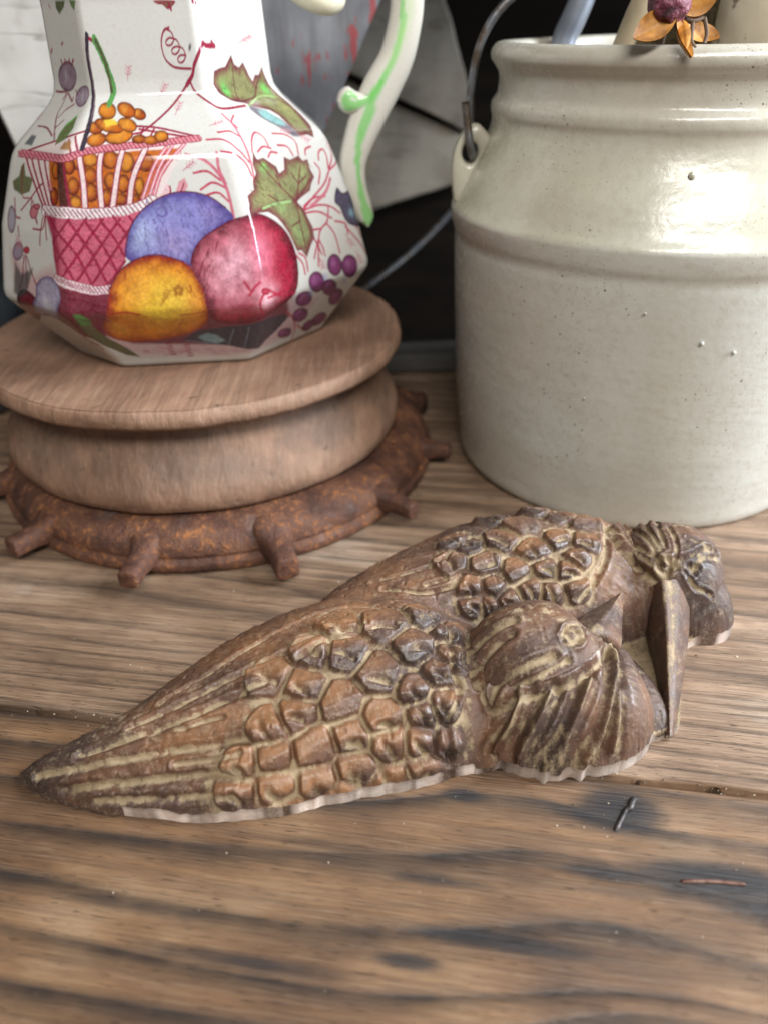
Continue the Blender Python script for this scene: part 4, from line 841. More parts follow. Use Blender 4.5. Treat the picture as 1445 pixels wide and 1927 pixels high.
 ('F',[(60.6,87.7),(69.1,89.6),(84.8,84.4),(99.7,86.8),(98.9,79.2),(88.0,73.3),(73.0,70.6),(60.0,70.8),(54.0,74.3),(55.2,81.1)],(190,110,36),0.5,2.5,4),
 ('S',[(61.0,88.9),(68.1,89.7),(73.2,88.1)],0.564,(190,70,36),0.8),
 ('S',[(100.4,88.4),(95.2,87.1),(89.8,86.9)],0.423,(196,96,36),0.7),
 ('S',[(90.3,84.0),(85.1,76.5),(76.1,72.0)],0.376,(176,96,36),0.6),
 ('F',[(91.7,99.0),(91.6,98.5),(91.2,98.1),(90.7,98.0),(90.2,98.2),(90.1,98.5),(90.0,99.1),(90.2,99.6),(90.5,99.9),(91.0,100.1),(91.5,99.9),(91.7,99.5)],(160,90,36),0.85,0.8,0),
 ('F',[(92.9,97.9),(92.7,97.4),(92.3,97.0),(91.8,96.9),(91.5,97.1),(91.2,97.5),(91.1,98.0),(91.3,98.5),(91.6,98.8),(92.1,99.0),(92.6,98.8),(92.8,98.4)],(160,90,36),0.85,0.8,0),
 ('F',[(92.2,96.3),(92.0,95.8),(91.6,95.4),(91.2,95.3),(90.8,95.4),(90.5,95.8),(90.4,96.4),(90.7,96.9),(91.0,97.2),(91.5,97.4),(91.9,97.2),(92.2,96.8)],(160,90,36),0.85,0.8,0),
 ('F',[(90.5,96.4),(90.3,95.8),(90.0,95.5),(89.5,95.4),(89.1,95.5),(88.8,96.0),(88.8,96.4),(89.0,96.9),(89.3,97.3),(89.8,97.4),(90.2,97.3),(90.5,96.8)],(160,90,36),0.85,0.8,0),
 ('F',[(90.3,98.0),(90.1,97.5),(89.8,97.1),(89.3,97.0),(88.9,97.2),(88.6,97.6),(88.6,98.1),(88.8,98.6),(89.1,98.9),(89.6,99.1),(90.1,98.9),(90.2,98.5)],(160,90,36),0.85,0.8,0),
 ('S',[(87.6,97.4),(84.8,98.1)],0.282,(184,112,40),0.6),
 ('S',[(87.1,96.7),(84.5,97.0)],0.282,(184,112,40),0.6),
 ('S',[(86.7,96.1),(84.1,96.0)],0.282,(184,112,40),0.6),
 ('S',[(86.1,95.5),(83.8,95.0)],0.282,(184,112,40),0.6),
 ('S',[(85.6,94.9),(83.4,94.0)],0.282,(184,112,40),0.6),
 ('S',[(85.2,94.3),(83.1,92.9)],0.282,(184,112,40),0.6),
 ('S',[(84.6,93.7),(82.7,91.9)],0.282,(184,112,40),0.6),
 ('R',[(97.2,107.1),(98.8,111.7),(103.1,116.5),(110.6,120.5),(119.1,123.6),(129.4,124.3),(137.8,120.8),(144.8,114.2),(147.4,105.8),(146.5,97.3),(143.3,90.7),(137.5,85.6),(126.9,82.0),(118.1,79.1),(108.4,79.8),(102.7,83.1),(101.0,89.7),(100.4,97.3),(98.2,102.6)],(172,24,62),(104,4,36),6.0,[((114.5,107.0),11.52,(246,184,200),1.0),((108.5,97.0),8.16,(232,160,176),0.6),((126.7,92.3),5.76,(244,196,206),0.7),((109.5,115.2),5.76,(206,90,116),0.6),((127.3,111.0),7.199999999999999,(226,120,146),0.6)],4),
 ('S',[(142.9,90.4),(134.5,91.2),(127.5,95.4)],0.564,(184,34,70),0.6),
 ('S',[(125.9,95.1),(122.6,90.9),(124.7,84.3)],0.564,(184,34,70),0.6),
 ('S',[(118.6,94.4),(121.4,97.4),(124.2,99.1)],0.564,(184,34,70),0.6),
 ('S',[(126.7,92.3),(137.9,92.8)],0.564,(184,34,70),0.6),
 ('S',[(117.5,99.7),(119.1,96.5)],0.564,(184,34,70),0.6),
 ('R',[(128.2,94.6),(127.7,93.9),(126.8,93.6),(125.6,93.7),(124.5,94.1),(124.0,94.7),(123.8,95.5),(124.3,96.1),(125.1,96.5),(126.3,96.5),(127.3,96.0),(128.1,95.3)],(196,60,90),(150,20,50),1.6,[],0),
 ('R',[(138.0,146.8),(138.9,143.5),(143.6,143.8),(147.3,141.4),(150.1,139.7),(150.7,136.9),(154.8,137.9),(157.2,142.7),(160.8,141.1),(167.7,142.0),(169.4,139.7),(173.2,140.0),(172.4,135.9),(173.4,132.7),(169.6,130.3),(167.2,127.8),(161.2,126.4),(156.0,125.0),(159.1,121.5),(159.9,117.9),(161.7,114.0),(161.4,109.4),(157.8,106.6),(153.9,102.5),(151.5,106.1),(148.8,106.2),(147.5,110.1),(146.3,113.5),(143.4,118.3),(140.8,121.4),(136.8,123.9),(132.0,124.3),(128.0,124.2),(124.7,125.0),(127.0,128.1),(127.1,131.5),(131.9,133.1),(132.6,136.2),(135.9,138.8),(135.4,142.2)],(132,132,88),(118,46,56),4.2,[((164.0,134.4),4.8,(150,156,104),0.8),((137.8,129.5),5.279999999999999,(150,150,96),0.7),((151.1,112.7),4.32,(140,168,104),0.7),((141.9,140.7),2.16,(118,190,96),0.8),((145.9,125.0),2.88,(150,190,120),0.6)],3),
 ('S',[(156.0,125.0),(149.3,131.6),(143.7,137.9),(138.9,143.5)],0.376,(112,44,56),0.85),
 ('S',[(156.0,125.0),(161.1,131.5),(166.5,138.3)],0.376,(112,44,56),0.85),
 ('S',[(156.0,125.0),(164.8,129.5),(170.1,132.4)],0.376,(112,44,56),0.85),
 ('S',[(156.0,125.0),(145.1,126.8),(133.3,125.7)],0.376,(112,44,56),0.85),
 ('S',[(156.0,125.0),(154.6,117.3),(154.6,105.4)],0.376,(112,44,56),0.85),
 ('S',[(156.0,125.0),(159.4,115.5),(159.3,109.8)],0.376,(112,44,56),0.85),
 ('S',[(149.3,131.6),(148.3,136.3)],0.376,(112,44,56),0.85),
 ('S',[(161.1,131.5),(158.6,136.1)],0.376,(112,44,56),0.85),
 ('S',[(161.1,131.5),(167.9,133.8)],0.376,(112,44,56),0.85),
 ('S',[(145.1,126.8),(139.7,130.1)],0.376,(112,44,56),0.85),
 ('S',[(154.6,117.3),(149.0,116.2)],0.376,(112,44,56),0.85),
 ('S',[(152.7,125.6),(143.1,126.3),(134.3,125.6)],0.47,(160,200,132),0.8),
 ('R',[(132.7,176.9),(135.4,181.3),(140.9,182.1),(146.8,182.5),(150.9,184.6),(154.2,186.3),(156.1,183.0),(160.4,181.8),(165.0,183.5),(167.8,180.8),(169.8,178.3),(171.9,176.5),(175.7,178.8),(179.6,178.6),(184.5,181.4),(185.8,178.4),(186.9,176.2),(189.5,171.4),(191.5,165.3),(191.2,159.4),(189.8,153.7),(184.6,147.8),(181.2,149.6),(175.7,149.7),(173.9,154.8),(173.1,160.4),(169.7,163.5),(159.8,165.9),(153.8,168.0),(143.2,170.2),(136.4,173.1)],(130,130,84),(112,42,54),4.4,[((147.8,177.9),2.88,(130,140,80),0.5),((142.1,173.7),3.36,(96,196,92),0.9),((180.8,173.5),3.36,(110,190,90),0.8),((183.9,162.7),4.32,(152,152,96),0.7)],3),
 ('S',[(135.1,174.4),(149.4,169.2),(177.2,170.5),(188.6,163.8),(186.0,150.9)],0.376,(104,40,56),0.85),
 ('S',[(149.4,169.2),(153.0,177.6),(154.1,184.9)],0.376,(104,40,56),0.85),
 ('S',[(165.5,169.8),(177.8,176.9)],0.376,(104,40,56),0.85),
 ('S',[(176.6,170.2),(181.6,167.1)],0.376,(104,40,56),0.85),
 ('S',[(155.0,166.7),(171.7,170.5),(185.5,169.1)],0.47,(158,190,120),0.8),
 ('F',[(156.7,167.2),(165.5,163.3),(172.2,158.3),(174.2,154.1),(175.6,149.2),(170.3,149.8),(164.3,155.8),(157.4,160.8),(154.1,165.3)],(84,74,92),0.9,1.0,3),
 ('F',[(159.1,163.8),(166.1,164.3),(168.5,161.4),(171.6,157.9),(172.0,155.0),(165.5,156.7),(159.8,160.5)],(132,184,184),0.9,1.2,3),
 ('S',[(139.3,189.5),(131.3,189.8),(128.5,190.5),(124.6,188.0),(119.3,183.9),(116.8,180.4),(111.9,177.3)],0.8929999999999999,(150,32,66),1),
 ('S',[(111.9,177.3),(103.9,172.3),(90.7,163.9),(81.8,158.4),(76.3,157.2)],0.517,(150,32,66),1),
 ('S',[(114.5,178.3),(116.9,174.7),(124.3,170.2),(132.8,167.0),(152.5,167.0)],0.611,(150,32,66),1),
 ('S',[(139.3,189.5),(136.7,190.9)],0.705,(150,32,66),1),
 ('S',[(105.3,195.8),(101.3,194.7),(98.5,191.0),(99.3,186.3),(103.9,183.5),(110.0,182.7),(116.6,182.5)],0.47,(150,32,66),1),
 ('S',[(103.9,195.1),(105.7,194.7),(107.0,193.7),(107.4,192.7),(107.1,191.6),(106.0,190.8),(104.5,190.2),(103.0,190.2),(101.9,190.5),(101.5,190.9),(102.1,191.6),(103.4,192.3),(105.3,192.6),(107.4,192.3),(109.2,191.9),(110.4,190.9),(110.7,189.8),(110.3,188.8),(109.2,188.0),(107.6,187.4),(106.1,187.4),(105.1,187.7),(104.9,188.4),(105.6,189.1),(106.8,189.5),(108.8,189.8),(110.8,189.6),(112.7,189.1),(113.7,188.1),(114.0,187.0),(113.5,186.0),(112.2,185.1),(110.7,184.6),(109.3,184.6),(108.4,185.0),(108.2,185.6),(108.9,186.3),(110.4,186.9),(112.3,187.0),(114.3,186.9)],0.376,(150,32,66),1),
 ('R',[(188.2,57.5),(184.7,57.0),(180.2,57.7),(175.8,59.6),(172.8,62.2),(171.8,64.8),(173.2,66.6),(176.3,67.2),(180.2,66.6),(184.5,64.6),(187.9,62.0),(189.3,59.4)],(126,46,108),(78,20,62),2.0,[((176.4,64.5),1.188,(176,104,160),0.6)],3),
 ('R',[(178.4,56.7),(176.3,55.9),(172.8,56.4),(169.5,57.9),(166.5,60.2),(165.4,62.5),(166.0,64.2),(168.0,65.0),(171.1,64.5),(174.5,63.1),(177.4,60.8),(178.9,58.5)],(126,46,108),(78,20,62),2.0,[((168.3,62.9),1.056,(176,104,160),0.6)],3),
 ('R',[(190.8,70.8),(189.7,69.0),(186.5,68.9),(182.1,70.5),(177.8,73.4),(174.9,76.8),(174.0,79.7),(175.0,81.5),(177.8,81.7),(181.5,80.2),(185.8,77.3),(189.0,74.0)],(126,46,108),(78,20,62),2.0,[((178.4,77.7),1.4520000000000002,(176,104,160),0.6)],3),
 ('R',[(176.9,81.3),(177.3,78.9),(175.2,78.2),(171.0,79.6),(166.4,82.3),(162.6,85.8),(161.0,88.8),(161.9,90.5),(164.3,90.8),(167.1,90.1),(170.4,88.1),(174.3,84.7)],(126,46,108),(78,20,62),2.0,[((165.7,87.3),1.848,(176,104,160),0.6)],3),
 ('R',[(160.1,74.0),(163.0,71.0),(164.0,68.3),(162.7,66.8),(159.4,66.7),(155.0,68.3),(151.3,70.8),(148.9,73.7),(148.3,76.3),(149.7,77.8),(152.5,77.9),(156.3,76.5)],(126,46,108),(78,20,62),2.0,[((153.1,74.7),2.112,(176,104,160),0.6)],3),
 ('R',[(155.5,85.5),(158.0,82.5),(158.8,79.9),(157.7,78.2),(154.5,78.1),(150.7,79.6),(147.2,82.2),(145.0,85.2),(144.6,87.7),(146.2,89.0),(148.9,89.1),(152.1,88.0)],(126,46,108),(78,20,62),2.0,[((149.1,86.0),2.244,(176,104,160),0.6)],3),
 ('R',[(155.3,62.7),(157.0,60.4),(156.7,58.7),(154.2,58.2),(150.4,58.9),(146.6,60.5),(143.7,62.7),(142.6,64.9),(143.2,66.4),(145.4,67.0),(148.7,66.4),(152.4,64.9)],(126,46,108),(78,20,62),2.0,[((146.8,65.0),1.848,(176,104,160),0.6)],3),
 ('R',[(162.1,90.1),(163.0,87.0),(162.3,84.8),(159.4,85.0),(155.3,87.3),(152.2,90.2),(151.6,92.7),(152.8,94.7),(155.1,95.8),(157.7,95.8),(160.0,94.7),(161.4,92.6)],(126,46,108),(78,20,62),2.0,[((155.8,92.6),1.98,(176,104,160),0.6)],3),
 ('R',[(175.0,95.0),(173.9,92.7),(172.2,91.2),(169.7,90.9),(167.1,92.1),(165.4,94.1),(165.2,96.5),(166.4,98.7),(168.5,100.1),(171.0,100.4),(173.4,99.4),(174.8,97.4)],(126,46,108),(78,20,62),2.0,[((169.4,96.8),1.848,(176,104,160),0.6)],3),
 ('R',[(185.3,91.7),(185.3,89.0),(185.1,86.6),(182.1,86.6),(177.4,88.9),(174.5,91.6),(174.3,94.3),(175.9,96.5),(178.5,97.9),(181.5,97.9),(183.9,96.6),(185.2,94.4)],(126,46,108),(78,20,62),2.0,[((178.9,94.2),1.98,(176,104,160),0.6)],3),
 ('F',[(163.9,92.1),(163.5,91.4),(163.0,91.0),(162.3,91.0),(161.6,91.4),(161.2,92.0),(161.1,92.7),(161.4,93.3),(162.0,93.7),(162.8,93.7),(163.3,93.4),(163.7,92.8)],(150,160,220),0.5,1.5,0),
 ('F',[(156.7,85.2),(157.3,84.1),(157.1,83.4),(156.4,83.4),(155.3,84.1),(154.0,85.2),(153.1,86.5),(152.6,87.6),(152.9,88.2),(153.6,88.2),(154.6,87.6),(155.7,86.6)],(150,160,220),0.5,1.5,0),
 ('F',[(181.2,85.0),(182.1,83.8),(182.1,83.1),(181.3,83.1),(179.9,83.8),(178.2,85.0),(176.9,86.3),(176.0,87.6),(176.2,88.1),(176.9,88.2),(178.1,87.6),(179.7,86.4)],(150,160,220),0.5,1.5,0),
 ('R',[(186.0,126.4),(188.6,123.7),(195.6,123.6),(195.6,118.3),(193.3,113.6),(195.7,107.9),(187.4,109.9),(184.2,113.4),(183.0,118.1),(180.8,121.2)],(72,66,92),(60,26,50),1.6,[((190.4,114.6),1.92,(130,170,190),0.8)],3),
 ('S',[(105.2,111.5),(103.4,109.0)],0.2585,(120,10,44),0.5),
 ('S',[(107.1,113.1),(106.0,110.6)],0.2585,(120,10,44),0.5),
 ('S',[(102.7,105.2),(101.4,102.5)],0.2585,(120,10,44),0.5),
 ('S',[(105.7,112.0),(104.4,109.3)],0.2585,(120,10,44),0.5),
 ('S',[(104.2,106.9),(103.2,104.2)],0.2585,(120,10,44),0.5),
 ('S',[(101.7,95.4),(101.1,92.7)],0.2585,(120,10,44),0.5),
 ('S',[(105.3,113.1),(104.0,110.5)],0.2585,(120,10,44),0.5),
 ('S',[(105.9,112.9),(103.7,110.4)],0.2585,(120,10,44),0.5),
 ('S',[(106.2,105.9),(105.0,103.3)],0.2585,(120,10,44),0.5),
 ('S',[(106.2,108.7),(104.5,106.0)],0.2585,(120,10,44),0.5),
 ('S',[(101.1,95.5),(99.7,92.7)],0.2585,(120,10,44),0.5),
 ('S',[(109.5,115.5),(108.3,112.8)],0.2585,(120,10,44),0.5),
 ('S',[(102.4,103.3),(101.5,100.7)],0.2585,(120,10,44),0.5),
 ('S',[(102.2,108.1),(100.8,105.4)],0.2585,(120,10,44),0.5),
 ('S',[(109.6,115.4),(108.3,112.7)],0.2585,(120,10,44),0.5),
 ('S',[(101.1,105.3),(99.5,102.5)],0.2585,(120,10,44),0.5),
 ('S',[(102.5,99.7),(100.5,96.9)],0.2585,(120,10,44),0.5),
 ('S',[(103.7,97.4),(102.4,94.7)],0.2585,(120,10,44),0.5),
 ('S',[(102.0,114.2),(100.5,111.9)],0.2585,(120,10,44),0.5),
 ('S',[(102.8,109.1),(101.5,106.7)],0.2585,(120,10,44),0.5),
 ('S',[(101.3,98.4),(99.4,95.9)],0.2585,(120,10,44),0.5),
 ('S',[(102.7,97.8),(101.5,95.0)],0.2585,(120,10,44),0.5),
 ('S',[(101.9,94.3),(100.4,91.7)],0.2585,(120,10,44),0.5),
 ('S',[(103.2,101.8),(102.3,99.1)],0.2585,(120,10,44),0.5),
 ('S',[(104.7,105.1),(103.8,102.7)],0.2585,(120,10,44),0.5),
 ('S',[(103.6,99.4),(101.9,96.9)],0.2585,(120,10,44),0.5),
 ('S',[(144.4,106.7),(143.5,104.0)],0.2585,(120,10,44),0.5),
 ('S',[(141.9,99.9),(141.1,97.1)],0.2585,(120,10,44),0.5),
 ('S',[(144.9,106.6),(144.9,103.6)],0.2585,(120,10,44),0.5),
 ('S',[(132.4,89.2),(135.9,83.5)],0.2585,(120,10,44),0.5),
 ('S',[(136.4,93.0),(136.9,89.6)],0.2585,(120,10,44),0.5),
 ('S',[(140.5,90.7),(141.5,86.4)],0.2585,(120,10,44),0.5),
 ('S',[(146.3,102.7),(145.6,99.8)],0.2585,(120,10,44),0.5),
 ('S',[(140.9,101.9),(140.1,99.1)],0.2585,(120,10,44),0.5),
 ('S',[(144.2,106.4),(144.1,103.6)],0.2585,(120,10,44),0.5),
 ('S',[(140.8,93.9),(139.9,91.1)],0.2585,(120,10,44),0.5),
 ('S',[(139.7,92.0),(140.1,88.4)],0.2585,(120,10,44),0.5),
 ('S',[(145.2,99.2),(144.2,96.4)],0.2585,(120,10,44),0.5),
 ('S',[(138.3,91.9),(139.1,88.0)],0.2585,(120,10,44),0.5),
 ('S',[(144.5,99.4),(143.4,96.6)],0.2585,(120,10,44),0.5),
 ('S',[(143.4,100.4),(142.2,97.7)],0.2585,(120,10,44),0.5),
 ('S',[(144.6,102.4),(144.1,99.4)],0.2585,(120,10,44),0.5),
 ('S',[(144.8,108.2),(144.5,105.3)],0.2585,(120,10,44),0.5),
 ('S',[(133.6,92.1),(134.8,88.2)],0.2585,(120,10,44),0.5),
 ('S',[(142.7,106.1),(143.4,103.1)],0.2585,(120,10,44),0.5),
 ('S',[(142.0,95.1),(140.7,92.3)],0.2585,(120,10,44),0.5),
 ('S',[(143.8,108.8),(143.2,106.0)],0.2585,(120,10,44),0.5),
 ('S',[(143.1,107.1),(142.7,104.3)],0.2585,(120,10,44),0.5),
 ('S',[(142.3,91.0),(143.1,86.9)],0.2585,(120,10,44),0.5),
 ('S',[(142.0,99.4),(141.6,96.5)],0.2585,(120,10,44),0.5),
 ('S',[(145.3,101.0),(145.1,98.0)],0.2585,(120,10,44),0.5),
 ('S',[(141.3,103.6),(142.0,100.7)],0.2585,(120,10,44),0.5),
 ('S',[(70.2,104.2),(69.8,101.9)],0.2585,(160,50,30),0.5),
 ('S',[(65.9,95.2),(65.2,92.8)],0.2585,(160,50,30),0.5),
 ('S',[(67.3,101.9),(66.6,99.7)],0.2585,(160,50,30),0.5),
 ('S',[(64.2,99.6),(63.1,97.2)],0.2585,(160,50,30),0.5),
 ('S',[(63.6,91.9),(62.5,89.2)],0.2585,(160,50,30),0.5),
 ('S',[(70.5,104.9),(70.0,102.7)],0.2585,(160,50,30),0.5),
 ('S',[(62.8,92.8),(61.3,90.4)],0.2585,(160,50,30),0.5),
 ('S',[(64.3,91.2),(62.7,88.4)],0.2585,(160,50,30),0.5),
 ('S',[(64.6,95.7),(63.6,93.3)],0.2585,(160,50,30),0.5),
 ('S',[(63.2,95.7),(62.4,93.5)],0.2585,(160,50,30),0.5),
 ('S',[(63.2,92.5),(62.0,89.9)],0.2585,(160,50,30),0.5),
 ('S',[(63.8,96.9),(62.6,94.7)],0.2585,(160,50,30),0.5),
 ('S',[(69.9,105.2),(69.3,102.9)],0.2585,(160,50,30),0.5),
 ('S',[(66.1,98.4),(65.1,96.1)],0.2585,(160,50,30),0.5),
 ('S',[(64.1,91.8),(62.6,89.2)],0.2585,(160,50,30),0.5),
 ('S',[(65.7,96.0),(65.7,93.6)],0.2585,(160,50,30),0.5),
 ('S',[(95.2,99.5),(95.9,97.3)],0.2585,(170,70,30),0.45),
 ('S',[(93.9,98.9),(94.9,96.4)],0.2585,(170,70,30),0.45),
 ('S',[(98.7,99.7),(99.8,97.3)],0.2585,(170,70,30),0.45),
 ('S',[(95.4,99.8),(96.0,97.4)],0.2585,(170,70,30),0.45),
 ('S',[(95.7,99.3),(95.9,96.9)],0.2585,(170,70,30),0.45),
 ('S',[(98.9,94.0),(99.5,91.9)],0.2585,(170,70,30),0.45),
 ('S',[(97.6,102.5),(98.2,100.3)],0.2585,(170,70,30),0.45),
 ('S',[(93.7,98.9),(94.5,96.5)],0.2585,(170,70,30),0.45),
 ('S',[(99.7,97.6),(100.0,95.5)],0.2585,(170,70,30),0.45),
 ('S',[(96.5,96.7),(97.0,94.4)],0.2585,(170,70,30),0.45),
 ('S',[(95.3,97.0),(95.7,94.7)],0.2585,(170,70,30),0.45),
 ('S',[(99.6,99.9),(100.5,97.5)],0.2585,(170,70,30),0.45),
 ('S',[(98.5,99.2),(98.9,96.8)],0.2585,(170,70,30),0.45),
 ('S',[(97.6,98.7),(98.4,96.3)],0.2585,(170,70,30),0.45),
 ('S',[(91.5,105.8),(92.4,103.6)],0.2585,(170,70,30),0.45),
 ('S',[(99.3,92.7),(99.8,90.2)],0.2585,(170,70,30),0.45),
 ('S',[(79.6,117.5),(80.4,115.9)],0.235,(96,80,150),0.5),
 ('S',[(80.3,120.0),(80.6,118.3)],0.235,(96,80,150),0.5),
 ('S',[(84.3,124.9),(84.9,123.2)],0.235,(96,80,150),0.5),
 ('S',[(94.0,117.1),(94.7,115.7)],0.235,(96,80,150),0.5),
 ('S',[(81.8,124.8),(81.8,123.3)],0.235,(96,80,150),0.5),
 ('S',[(88.6,114.6),(89.1,112.9)],0.235,(96,80,150),0.5),
 ('S',[(86.8,121.4),(87.8,119.7)],0.235,(96,80,150),0.5),
 ('S',[(98.3,116.3),(98.6,114.7)],0.235,(96,80,150),0.5),
 ('S',[(104.1,119.9),(105.0,118.4)],0.235,(96,80,150),0.5),
 ('S',[(89.1,120.6),(89.4,118.9)],0.235,(96,80,150),0.5),
 ('S',[(80.3,115.7),(80.8,114.0)],0.235,(96,80,150),0.5),
 ('S',[(103.4,122.5),(103.8,121.0)],0.235,(96,80,150),0.5),
 ('S',[(113.7,126.7),(114.2,125.1)],0.235,(96,80,150),0.5),
 ('S',[(98.2,121.7),(99.2,120.3)],0.235,(96,80,150),0.5),
 ('S',[(102.9,119.3),(103.3,117.6)],0.235,(96,80,150),0.5),
 ('S',[(81.4,120.8),(82.1,119.3)],0.235,(96,80,150),0.5),
 ('S',[(88.8,120.5),(89.6,118.7)],0.235,(96,80,150),0.5),
 ('S',[(86.0,112.2),(86.6,110.5)],0.235,(96,80,150),0.5),
 ('S',[(107.6,124.5),(108.3,123.0)],0.235,(96,80,150),0.5),
 ('S',[(93.8,114.0),(94.4,112.5)],0.235,(96,80,150),0.5),
 ('S',[(104.1,132.5),(104.5,130.8)],0.235,(96,80,150),0.5),
 ('S',[(91.6,117.2),(92.4,115.5)],0.235,(96,80,150),0.5),
 ('S',[(113.3,124.2),(114.1,122.5)],0.235,(96,80,150),0.5),
 ('S',[(84.0,124.6),(84.9,123.0)],0.235,(96,80,150),0.5),
 ('S',[(93.1,117.6),(93.7,116.0)],0.235,(96,80,150),0.5),
 ('S',[(88.9,119.3),(89.5,117.9)],0.235,(96,80,150),0.5),
 ('S',[(98.9,115.6),(99.6,113.9)],0.235,(96,80,150),0.5),
 ('S',[(88.1,119.1),(88.9,117.6)],0.235,(96,80,150),0.5),
 ('S',[(99.2,128.3),(99.8,126.7)],0.235,(96,80,150),0.5),
 ('S',[(101.8,121.5),(102.2,120.0)],0.235,(96,80,150),0.5),
 ('S',[(106.3,132.8),(106.6,131.1)],0.235,(96,80,150),0.5),
 ('S',[(80.0,116.4),(80.6,114.9)],0.235,(96,80,150),0.5),
 ('S',[(100.6,126.3),(101.5,124.7)],0.235,(96,80,150),0.5),
 ('S',[(98.2,122.6),(98.7,121.0)],0.235,(96,80,150),0.5),
 ('S',[(80.2,123.6),(80.8,122.0)],0.235,(96,80,150),0.5),
 ('S',[(92.3,129.1),(92.3,127.6)],0.235,(96,80,150),0.5),
 ('S',[(105.0,128.8),(105.3,127.4)],0.235,(96,80,150),0.5),
 ('S',[(106.9,130.1),(107.4,128.4)],0.235,(96,80,150),0.5),
 ('S',[(78.0,120.5),(78.7,118.8)],0.235,(96,80,150),0.5),
 ('S',[(91.9,129.5),(92.6,128.0)],0.235,(96,80,150),0.5),
 ('S',[(84.8,121.4),(85.4,119.7)],0.235,(96,80,150),0.5),
 ('S',[(105.8,124.1),(106.1,122.4)],0.235,(96,80,150),0.5),
 ('S',[(88.9,128.9),(89.7,127.5)],0.235,(96,80,150),0.5),
 ('S',[(85.3,118.8),(86.1,117.2)],0.235,(96,80,150),0.5),
 ('S',[(91.3,123.0),(91.9,121.6)],0.235,(96,80,150),0.5),
 ('S',[(85.5,116.1),(86.3,114.6)],0.235,(96,80,150),0.5),
 ('S',[(90.0,113.0),(90.6,111.5)],0.235,(96,80,150),0.5),
 ('S',[(100.4,122.9),(101.4,121.3)],0.235,(96,80,150),0.5),
 ('S',[(101.2,127.9),(101.7,126.3)],0.235,(96,80,150),0.5),
 ('S',[(104.5,130.4),(105.2,128.8)],0.235,(96,80,150),0.5),
 ('S',[(86.9,124.0),(87.8,122.4)],0.235,(96,80,150),0.5),
 ('S',[(97.1,118.8),(98.0,117.3)],0.235,(96,80,150),0.5),
 ('S',[(85.6,113.2),(86.2,111.8)],0.235,(96,80,150),0.5),
 ('S',[(96.1,114.0),(96.7,112.5)],0.235,(96,80,150),0.5),
 ('S',[(106.3,120.3),(106.6,118.5)],0.235,(96,80,150),0.5),
 ('S',[(86.2,125.6),(87.1,124.1)],0.235,(96,80,150),0.5),
 ('S',[(97.5,126.2),(98.3,124.6)],0.235,(96,80,150),0.5),
 ('S',[(93.5,120.1),(94.2,118.7)],0.235,(96,80,150),0.5),
 ('S',[(103.9,128.5),(104.2,126.9)],0.235,(96,80,150),0.5),
 ('S',[(95.7,126.8),(96.9,125.1)],0.235,(96,80,150),0.5),
 ('S',[(135.7,133.8),(137.8,132.3)],0.235,(84,70,44),0.5),
 ('S',[(136.2,133.7),(137.7,132.1)],0.235,(84,70,44),0.5),
 ('S',[(151.5,133.4),(153.5,132.1)],0.235,(84,70,44),0.5),
 ('S',[(141.3,136.2),(143.4,134.8)],0.235,(84,70,44),0.5),
 ('S',[(134.2,129.8),(135.7,128.4)],0.235,(84,70,44),0.5),
 ('S',[(156.4,131.2),(158.1,129.9)],0.235,(84,70,44),0.5),
 ('S',[(133.4,128.2),(135.7,127.4)],0.235,(84,70,44),0.5),
 ('S',[(132.1,134.9),(134.1,133.7)],0.235,(84,70,44),0.5),
 ('S',[(154.2,130.8),(156.1,129.5)],0.235,(84,70,44),0.5),
 ('S',[(139.0,128.7),(141.1,127.3)],0.235,(84,70,44),0.5),
 ('S',[(144.6,126.2),(146.4,124.8)],0.235,(84,70,44),0.5),
 ('S',[(158.6,134.4),(160.5,133.1)],0.235,(84,70,44),0.5),
 ('S',[(143.4,129.6),(145.5,128.1)],0.235,(84,70,44),0.5),
 ('S',[(135.7,131.3),(137.6,130.1)],0.235,(84,70,44),0.5),
 ('S',[(134.9,135.8),(136.9,134.7)],0.235,(84,70,44),0.5),
 ('S',[(139.5,132.4),(141.5,131.1)],0.235,(84,70,44),0.5),
 ('S',[(153.7,130.1),(155.6,128.8)],0.235,(84,70,44),0.5),
 ('S',[(135.0,134.1),(136.9,133.1)],0.235,(84,70,44),0.5),
 ('S',[(131.1,129.2),(132.8,127.9)],0.235,(84,70,44),0.5),
 ('S',[(134.5,136.4),(136.8,135.1)],0.235,(84,70,44),0.5),
 ('S',[(172.2,138.5),(174.0,136.8)],0.235,(84,70,44),0.5),
 ('S',[(151.7,127.8),(153.6,126.4)],0.235,(84,70,44),0.5),
 ('S',[(163.5,131.6),(165.2,130.1)],0.235,(84,70,44),0.5),
 ('S',[(167.6,135.0),(169.8,133.6)],0.235,(84,70,44),0.5),
 ('S',[(143.9,127.1),(145.4,125.8)],0.235,(84,70,44),0.5),
 ('S',[(140.4,125.7),(142.4,124.2)],0.235,(84,70,44),0.5),
 ('S',[(138.2,136.6),(140.1,135.3)],0.235,(84,70,44),0.5),
 ('S',[(139.2,133.8),(141.4,132.6)],0.235,(84,70,44),0.5),
 ('S',[(160.3,128.6),(162.5,127.1)],0.235,(84,70,44),0.5),
 ('S',[(142.8,126.9),(144.8,125.7)],0.235,(84,70,44),0.5),
 ('S',[(134.7,136.9),(136.6,135.7)],0.235,(84,70,44),0.5),
 ('S',[(139.9,126.0),(141.6,124.6)],0.235,(84,70,44),0.5),
 ('S',[(134.7,135.8),(136.6,134.4)],0.235,(84,70,44),0.5),
 ('S',[(163.1,134.6),(165.2,133.3)],0.235,(84,70,44),0.5),
 ('S',[(145.1,133.7),(147.2,132.3)],0.235,(84,70,44),0.5),
